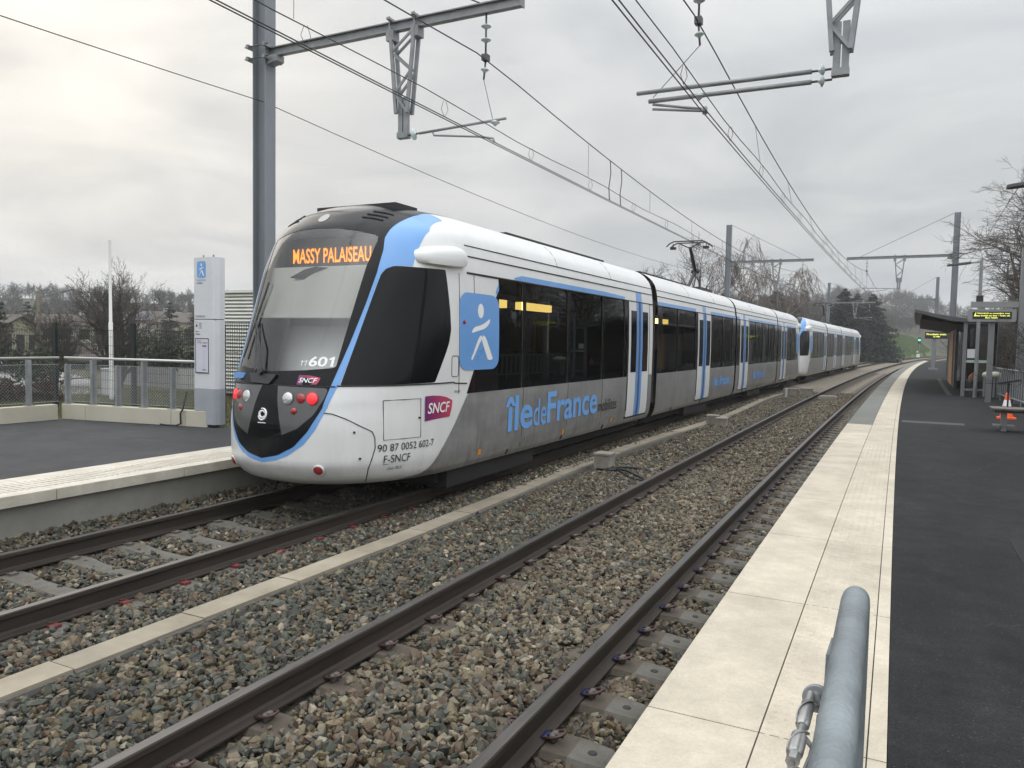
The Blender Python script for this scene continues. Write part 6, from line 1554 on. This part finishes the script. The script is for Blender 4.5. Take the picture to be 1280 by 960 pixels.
# brush covering the bank behind the right platform: one tangled mass
def brush(name, label, boxes, n, seed, mats_, hmin=.8, hmax=2.6, leafy=0.0):
    R = np.random.default_rng(seed); segs = []
    for (x0,x1,y0,y1) in boxes:
        m = int(n/len(boxes)); x = R.uniform(x0,x1,m); y = R.uniform(y0,y1,m); z = ground_z(x,y)
        for i in range(m):
            p = np.array([x[i],y[i],z[i]-.05]); h = R.uniform(hmin,hmax); d = R.normal(0,.28,3); d[2] = 1; r = R.uniform(.006,.014)
            q = p+d/np.linalg.norm(d)*h*.55; d2 = d+R.normal(0,.35,3); q2 = q+d2/np.linalg.norm(d2)*h*.5
            segs += [(*p,*q,r,r*.7),(*q,*q2,r*.7,r*.35)]
            for _ in range(4):
                t = R.uniform(.3,1); b = p+(q-p)*t if R.random() < .5 else q+(q2-q)*t; dd = R.normal(0,.6,3); dd[2] = abs(dd[2])+.15
                segs.append((*b,*(b+dd*h*.22),r*.55,r*.3))
    V, F = seg_mesh(segs, 3); o = fast_mesh(name, V, F, mats_); return tag(o, label, kind='stuff')
brush('brush', 'tangle of bare brown brush on the bank behind the right platform', [(3.9,9,14,34),(3.9,9,34,52),(4.6,11,52,76),(6.6,14,76,110)], 11000, 5, M_TWIG, .8, 2.9)
M_LEAFD = mat('leaf_dark_green', (0.020,0.030,0.013), rough=.6, noise=.5, nscale=2.5); M_LEAFM = mat('leaf_mid_green', (0.040,0.050,0.019), rough=.6, noise=.5, nscale=3); M_LEAFR = mat('leaf_reddish', (0.085,0.040,0.032), rough=.7, noise=.4, nscale=5)
M_NEEDLE = mat('needles_dark', (0.010,0.019,0.012), rough=.65, noise=.55, nscale=1.3); M_NEEDLE2 = mat('needles_mid', (0.028,0.040,0.024), rough=.65, noise=.5, nscale=1.5)
def leaf_cards(P_, size, R, flat=0.0):
    n = len(P_); q = R.normal(size=(n,3)); q[:,2] += flat*2; q /= np.linalg.norm(q,axis=1,keepdims=True)
    a = R.normal(size=(n,3)); a -= q*(a*q).sum(1,keepdims=True); a /= np.linalg.norm(a,axis=1,keepdims=True); b = np.cross(q,a)
    s = (size*R.uniform(.6,1.4,n))[:,None]
    V = np.stack([P_-a*s, P_+b*s*.45, P_+a*s, P_-b*s*.45],1).reshape(-1,3); return V, (np.arange(n*4).reshape(n,4))
def bush(name, label, loc, r, h, seed, m, n=1500, size=.07, group=None, cat='bush'):
    R = np.random.default_rng(seed); loc = np.array(loc); t = thing(name, label, cat, tuple(loc), group)
    k = 9; c = np.stack([R.uniform(-.55,.55,k)*r, R.uniform(-.55,.55,k)*r, R.uniform(.25,.78,k)*h],1); cr = R.uniform(.3,.55,k)*min(r,h)
    i = R.integers(0,k,n); d = R.normal(size=(n,3)); d /= np.linalg.norm(d,axis=1,keepdims=True); Pp = c[i]+d*(cr[i]*R.uniform(.45,1.12,n))[:,None]; Pp[:,2] = np.abs(Pp[:,2])
    V, F = leaf_cards(Pp, size, R); fast_mesh('foliage', V+loc, F, m, t)
    segs = [(*(0,0,-.1),*(c[j]*.9),.035,.012) for j in range(k)]; V, F = seg_mesh(segs, 5); fast_mesh('stems', V+loc, F, M_BARK, t)
    return t
def conifer(name, label, loc, h, r, seed, m, tiers=26, sweep_=.15, group=None, ragged=.35, base=.06):
    R = np.random.default_rng(seed); loc = np.array(loc); t = thing(name, label, 'tree', tuple(loc), group); segs = []; pts = []
    for k in range(tiers):
        f = base+(1-base)*(k+R.uniform(0,.7))/tiers; z = h*f; L = r*(1-f)**.75*1.05+.12
        nb = int(5+5*(1-f)); a0 = R.uniform(0,6.28)
        for j in range(nb):
            a = a0+6.283*j/nb+R.normal(0,.25); l = L*R.uniform(1-ragged,1.12); d = np.array([math.cos(a),math.sin(a),R.normal(-sweep_,.12)])
            p0 = np.array([0,0,z]); p1 = p0+d*l; p1[2] += .1*l; segs.append((*p0,*p1,.03*(1-f)+.008,.006))
            m_ = int(10+26*l); tt = R.uniform(.12,1.05,m_)**.8; q = p0+(p1-p0)*tt[:,None]; q += R.normal(0,1,(m_,3))*np.array([.16,.16,.10])*(.35+.25*l)*(1.1-tt[:,None]*.6); q[:,2] -= R.uniform(0,.18,m_)*l*.5; pts.append(q)
    segs.append((0,0,-.2,0,0,h*.97,.05+.022*h,.02)); V, F = seg_mesh(segs, 6); fast_mesh('trunk', V+loc, F, M_BARK, t)
    Pp = np.concatenate(pts); V, F = leaf_cards(Pp, .16 if h > 7 else .11, R, .3); fast_mesh('crown', V+loc, F, m, t); return t
# cedars and birches beyond the trams
conifer('cedar', 'dark cedar on the left of the pair at the end of the trams', (-6.4,116,gz_(-6.4,116)-.3), 9.8, 4.9, 31, M_NEEDLE, 42)
conifer('cedar', 'dark cedar on the right of the pair at the end of the trams', (-3.1,124,gz_(-3.1,124)-.3), 10.6, 4.8, 32, M_NEEDLE, 42)
conifer('cedar', 'dark cedar half hidden between and behind the front pair', (-5.6,134,gz_(-5.6,134)-.3), 9.6, 4.4, 35, M_NEEDLE, 36)
conifer('conifer', 'smaller dark conifer left of the cedars, above the tram roofs', (-9.9,90,gz_(-9.9,90)), 6.4, 2.2, 33, M_NEEDLE, 22)
conifer('conifer', 'dark conifer behind the smaller one', (-15,112,gz_(-15,112)), 8.5, 3.0, 34, M_NEEDLE2, 24)
bwt = dict(trunk_m=M_BIRCH, twig_m=M_BTWIG, levels=4, spread=.62, droop=1.15, up=.35, twig=1.35, twig_r=.010)
bare_tree('birch', 'tall weeping birch with hanging twigs above the third tram car', (-12.4,75,gz_(-12.4,75)), 41, height=12.2, trunk_r=.17, n_limb=17, fork=(6,5,4), start=.25, **bwt)
bare_tree('birch', 'shorter weeping birch right of the tall one', (-10.6,79,gz_(-10.6,79)), 42, height=9.6, trunk_r=.14, n_limb=15, fork=(6,5,4), start=.22, **bwt)
bare_tree('bare_tree', 'bare round-headed tree left of the birches behind the second mast', (-15.2,66,gz_(-15.2,66)), 43, height=9.6, trunk_r=.2, n_limb=12, levels=4, fork=(6,5,4), spread=.85, start=.2, twig=.9, twig_r=.010)
bare_tree('bare_tree', 'low bare tree behind the tram roof under the pantograph', (-17.6,60,gz_(-17.6,60)), 44, height=7.6, trunk_r=.15, n_limb=11, levels=3, fork=(7,6), spread=.9, start=.15, twig=1.1, twig_r=.010)
# left-hand side
bare_tree('bare_tree', 'broad bare tree in the middle distance behind the slender white pole', (-28.2,20.6,-.3), 51, height=4.3, trunk_r=.085, n_limb=10, levels=4, fork=(6,5,3), spread=.8, start=.05, twig=1.0, twig_r=.0042, stems=5)
bare_tree('bare_tree', 'bare tree left of the broad one, partly behind it', (-31.5,20.0,-.3), 52, height=3.0, trunk_r=.06, n_limb=10, levels=4, fork=(6,6,3), spread=.85, start=.06, twig=1.0, twig_r=.0042, stems=4)
bare_tree('bare_tree', 'bare tree right of the broad one, nearer the totem', (-27.0,24.5,-.2), 53, height=3.1, trunk_r=.06, n_limb=10, levels=4, fork=(6,6,3), spread=.85, start=.06, twig=1.0, twig_r=.0042, stems=4)
bare_tree('bare_tree', 'small bare tree on the lawn behind the left railing', (-24.6,13.6,-.05), 54, height=2.4, trunk_r=.05, n_limb=11, levels=3, fork=(7,5), spread=1.1, start=.35, twig=1.0, twig_r=.005)
k = 0
for (x,y,r,h,m,lab) in ((-21.6,12.9,1.5,.62,M_LEAFR,'low reddish shrub behind the mesh fence at the left edge'),(-29.5,23.5,1.7,2.1,M_LEAFD,'dark evergreen bush behind the white pole'),(-26.4,23.0,1.5,1.6,M_LEAFD,'dark evergreen bush right of the white pole'),
        (-24.2,22.8,1.6,1.7,M_LEAFD,'dark clipped bush behind the right part of the railing'),(-22.2,23.4,1.4,1.6,M_LEAFD,'dark bush close to the left of the totem'),(-27.5,16.9,1.0,1.7,M_LEAFM,'green bush behind the left green fence post'),(-34,26,2.5,2.6,M_LEAFD,'wide dark bush far behind the lawn'),(-19.8,24.2,1.4,1.5,M_LEAFD,'dark bush behind the totem')):
    bush('bush', lab, (x,y,gz_(x,y)-.05), r, h, 60+k, m, n=2600 if h > 1 else 1800, size=.075); k += 1
conifer('cypress', 'narrow dark cypress behind the fence near the totem', (-27.2,25.8,gz_(-27.2,25.8)), 2.7, .38, 71, M_NEEDLE, 26, sweep_=-.9, ragged=.15)
conifer('conifer', 'dark conifer at the left edge of the picture', (-45,25,gz_(-45,25)), 4.8, 1.6, 72, M_NEEDLE2, 22)
conifer('conifer', 'conifer tip showing above the white cabin', (-23.2,29.5,0), 5.35, 1.5, 73, M_NEEDLE, 24)
# houses on the slope
M_ROOFT = mat('roof_tile_brown', (0.085,0.07,0.06), rough=.85, noise=.35, nscale=2.5); M_ROOFS = mat('roof_slate', (0.10,0.10,0.105), rough=.8, noise=.3, nscale=2)
def house(label, x, y, w, d_, h, wall, roof, rz=0., hip=.0, z=None):
    z = gz_(x,y)-.2 if z is None else z; t = thing('house', label, 'house', (x,y,z))
    R_ = Matrix.Rotation(rz,3,'Z'); o = Vector((x,y,z)); T = lambda a,b,c: tuple(o+R_@Vector((a,b,c)))
    wm = mat('render_'+wall[0], wall[1], rough=.85, noise=.12, nscale=.8)
    mb = MB(); rr = h*.42; pl = [(-w/2,0),(w/2,0),(w/2,h),(0,h+rr),(-w/2,h)]; mb.prism(pl, -d_/2, d_/2, f=lambda a,b,c: T(c,a,b)); mb.build('wall', wm, t)
    mb = MB()
    for sg in (1,-1):
        e = Vector((0,sg*(w/2+.35),h-.18)); r0 = Vector((0,0,h+rr+.05)); n = Vector((0,sg*.1,.12))
        v = [Vector((-d_/2-.3,e.y,e.z)),Vector((d_/2+.3,e.y,e.z)),Vector((d_/2+.3,0,r0.z)),Vector((-d_/2-.3,0,r0.z))]
        mb.add([T(*q) for q in v]+[T(*(q+Vector((0,0,.16)))) for q in v], [(0,1,2,3),(4,5,6,7),(0,1,5,4),(1,2,6,5),(2,3,7,6),(3,0,4,7)])
    rf = mb.build('roof', roof, t); mb = MB(); mb.prism([(-.3,-.25),(.3,-.25),(.3,.25),(-.3,.25)], h+rr-.5, h+rr+.75, f=lambda a,b,c: T(a+d_*.25,b,c)); mb.build('chimney', wm, rf)
    for fl in range(max(1,int(h//2.6))):
        for a in (-.32,.0,.32):
            mb = MB(); mb.prism([(a*d_-.5,.9+fl*2.6),(a*d_+.5,.9+fl*2.6),(a*d_+.5,2.1+fl*2.6),(a*d_-.5,2.1+fl*2.6)], -w/2-.03, -w/2+.02, f=lambda p_,q_,c: T(p_,c,q_)); mb.build('window', M_TKM, t)
            mb = MB(); mb.prism([(a*w*.8-.45,.9+fl*2.6),(a*w*.8+.45,.9+fl*2.6),(a*w*.8+.45,2.1+fl*2.6),(a*w*.8-.45,2.1+fl*2.6)], d_/2-.02, d_/2+.03, f=lambda p_,q_,c: T(c,p_,q_)); mb.build('window', M_TKM, t)
CRM, WHT, YEL = ('cream',(0.40,0.35,0.26)), ('white',(0.50,0.48,0.45)), ('yellow',(0.32,0.30,0.22))
house('cream house at the left edge beyond the lawn', -62.5, 33.0, 6, 8, 2.4, YEL, M_ROOFT, .5)
house('small pale house showing between bare trees far left', -90, 59, 5, 6, 2.6, WHT, M_ROOFT, .9)
house('pale yellow house low behind the first green fence post', -47.0, 31.5, 3.6, 4.2, 2.0, YEL, M_ROOFT, .9, z=-1.7)
house('white house high on the slope left of the totem', -105, 82.5, 6.5, 8, 3.0, WHT, M_ROOFS, .9)
house('white house next to the cream one left of the totem', -101, 84, 6, 7, 2.6, WHT, M_ROOFT, .7)
house('cream house nearest the totem on the slope', -97.0, 82.5, 7, 9, 3.0, CRM, M_ROOFT, .9)
# road beyond the lawn and white garden walls
mb = MB(); ra = [(-60,34),(-46,27.5),(-36,22.6),(-29.5,18.4),(-24.5,15.5)]
rdp = []
for i,(x,y) in enumerate(ra): rdp.append((Vector((x,y,0)), 1.7))
for i in range(len(rdp)-1):
    a, b = rdp[i][0], rdp[i+1][0]; d = (b-a).normalized(); n = Vector((-d.y,d.x,0))
    for j in range(8):
        p0, p1 = a.lerp(b,j/8), a.lerp(b,(j+1)/8); v = [p0-n*1.7,p1-n*1.7,p1+n*1.7,p0+n*1.7]; mb.add([(q.x,q.y,gz_(q.x,q.y)+.03) for q in v], [(0,1,2,3)])
M_ROAD = mat('road_pale', (0.24,0.235,0.225), rough=.85, noise=.2, nscale=1.5)
tag(mb.build('road', M_ROAD), 'pale road beyond the lawn', kind='structure')
mb = MB(); a, b = Vector((-30.6,22.6,0)), Vector((-22.8,21.0,0)); 
for j in range(10):
    p0, p1 = a.lerp(b,j/10), a.lerp(b,(j+.96)/10); z0 = gz_(p0.x,p0.y); mb.beam((p0.x,p0.y,z0+.35),(p1.x,p1.y,z0+.35),.12,.9)
tag(mb.build('garden_wall', mat('garden_wall_pale',(0.40,0.40,0.38),rough=.8,noise=.15,nscale=2)), 'pale garden wall behind the lawn', 'wall')
mb = MB(); x, y = -22.9,16.4; z0 = gz_(x,y); mb.box(x-.22,x+.22,y-.15,y+.15,z0-.1,z0+.86); mb.box(x-.25,x+.25,y-.18,y+.18,z0+.86,z0+.9); tag(mb.build('utility_cabinet', mat('cabinet_pale',(0.45,0.47,0.47),rough=.5), bevel=.01), 'pale utility cabinet on the lawn behind the railing', 'utility cabinet')
# grass blades on the lawn and the far bank
def grass(name, label, x0, x1, y0, y1, n, hgt, seed, m, mask=None):
    R = np.random.default_rng(seed); x = R.uniform(x0,x1,n); y = R.uniform(y0,y1,n)
    if mask is not None: k_ = mask(x,y); x, y = x[k_], y[k_]; n = len(x)
    z = ground_z(x,y)-.01; a = R.uniform(0,6.28,n); h = hgt*R.uniform(.5,1.4,n); w = hgt*.12; bx_, by_ = np.cos(a)*w, np.sin(a)*w; lx, ly = R.normal(0,.5,n)*h, R.normal(0,.5,n)*h
    V = np.stack([np.stack([x-bx_,y-by_,z],1),np.stack([x+bx_,y+by_,z],1),np.stack([x+lx,y+ly,z+h],1)],1).reshape(-1,3)
    return tag(fast_mesh(name, V, np.arange(n*3).reshape(n,3), m), label, kind='stuff')
M_GR1 = mat('grass_blades', (0.105,0.115,0.035), rough=.8, noise=.5, nscale=1.2, col2=(0.085,0.07,0.035)); M_GR2 = mat('grass_blades_green', (0.075,0.125,0.028), rough=.8, noise=.35, nscale=.4)
grass('grass', 'short winter grass on the lawn behind the left fence', -30, -11.2, 10.0, 20, 60000, .085, 81, M_GR1, lambda x,y: (y < 21))
grass('grass', 'green grass on the bank past the end of the trams', -9, 9, 98, 250, 120000, .30, 82, M_GR2, lambda x,y: (lateral(x,y) < -6.3) & (lateral(x,y) > -17))
grass('grass', 'grass strip beside the end of the right platform', 1.5, 9, 108, 150, 9000, .3, 83, M_GR2, lambda x,y: (lateral(x,y) > 2.3) & (lateral(x,y) < 8))
# wooded hills: far off, one mass
def wood(name, label, pts, seed, ntempl=5, h=7.0, tr=.13, tw=.028):
    R = random.Random(seed); Rn = np.random.default_rng(seed); T_ = []
    for k in range(ntempl):
        tk, tn = grow(random.Random(seed*10+k), h, tr, n_limb=12, levels=3, fork=(6,5), spread=.85, start=.12, twig=1.25, twig_r=tw)
        V1, F1 = seg_mesh(tk, 4); V2, F2 = seg_mesh(tn, 3); T_.append((np.concatenate([V1,V2]), np.concatenate([F1, F2+len(V1)])))
    Vs, Fs, off = [], [], 0
    for (x,y,s_) in pts:
        V, F = T_[R.randrange(ntempl)]; a = R.random()*6.28; c, s0 = math.cos(a), math.sin(a); W_ = V*s_; W_ = np.stack([W_[:,0]*c-W_[:,1]*s0, W_[:,0]*s0+W_[:,1]*c, W_[:,2]],1)+np.array([x,y,gz_(x,y)-.3]); Vs.append(W_); Fs.append(F+off); off += len(V)
    return tag(fast_mesh(name, np.concatenate(Vs), np.concatenate(Fs), M_TWIGW), label, kind='stuff')
M_TWIGW = mat('wood_twigs', (0.066,0.060,0.052), rough=.95, noise=.35, nscale=.12)
def scatter(n, seed, amin, amax, rmin, rmax, smin, smax):
    R = random.Random(seed); out = []
    while len(out) < n:
        a = RAD(R.uniform(amin,amax)); r = rmin+(rmax-rmin)*R.random()**.8; x, y = r*math.sin(a), r*math.cos(a); la = float(lateral(np.array(x),np.array(y)))
        if -13 < la < 11: continue
        out.append((x,y,R.uniform(smin,smax)))
    return out
wood('wood', 'bare winter wood on the low hills at left', scatter(320, 91, -76, -46, 140, 300, .45, .75), 4)
wood('wood', 'bare winter wood behind the trams', scatter(170, 92, -40, -3, 170, 330, .6, 1.05), 5)
wood('wood', 'bare winter wood on the hill beyond the shelter', scatter(240, 93, -4, 16, 230, 460, .7, 1.2), 6)
R_ = random.Random(17)
for k in range(14):
    a = RAD(R_.uniform(-70,-48)); r = R_.uniform(85,170); x, y = r*math.sin(a), r*math.cos(a)
    conifer('conifer', 'dark conifer among the bare trees of the hillside wood', (x,y,gz_(x,y)-.2), R_.uniform(3.2,6.0), R_.uniform(1.2,2.2), 200+k, M_NEEDLE2, 16, group='conifers in the hillside wood')

tk_pts = []
R_ = random.Random(23)
while len(tk_pts) < 110:
    y = R_.uniform(22,112); lt = R_.uniform(5.8,11.5); x, yy_ = TM(lt, y); tk_pts.append((float(x), float(yy_), R_.uniform(.6,1.15)))
wood('thicket', 'thicket of thin bare stems behind the right platform', tk_pts, 8, 5, h=3.6, tr=.05, tw=.008)
wood('wood', 'bare winter wood covering the lower slopes past the green bank', [q for q in scatter(420, 94, -9, 10, 150, 290, .55, .85) if not (-19 < float(lateral(np.array(q[0]),np.array(q[1]))) < 14)], 7)
# thin mist in the valley
hz = MB(); hz.box(-1700, 1700, -400, 2300, -2.5, 75)
m = bpy.data.materials.new('haze_air'); m.use_nodes = True; n, l = nodes_of(m); n.clear(); o_ = n.new('ShaderNodeOutputMaterial'); v_ = n.new('ShaderNodeVolumePrincipled')
v_.inputs['Color'].default_value = (0.93,0.95,0.97,1); v_.inputs['Density'].default_value = 0.0007; l.new(v_.outputs[0], o_.inputs['Volume'])
tag(hz.build('haze', m), 'thin pale winter mist over the valley', kind='stuff')
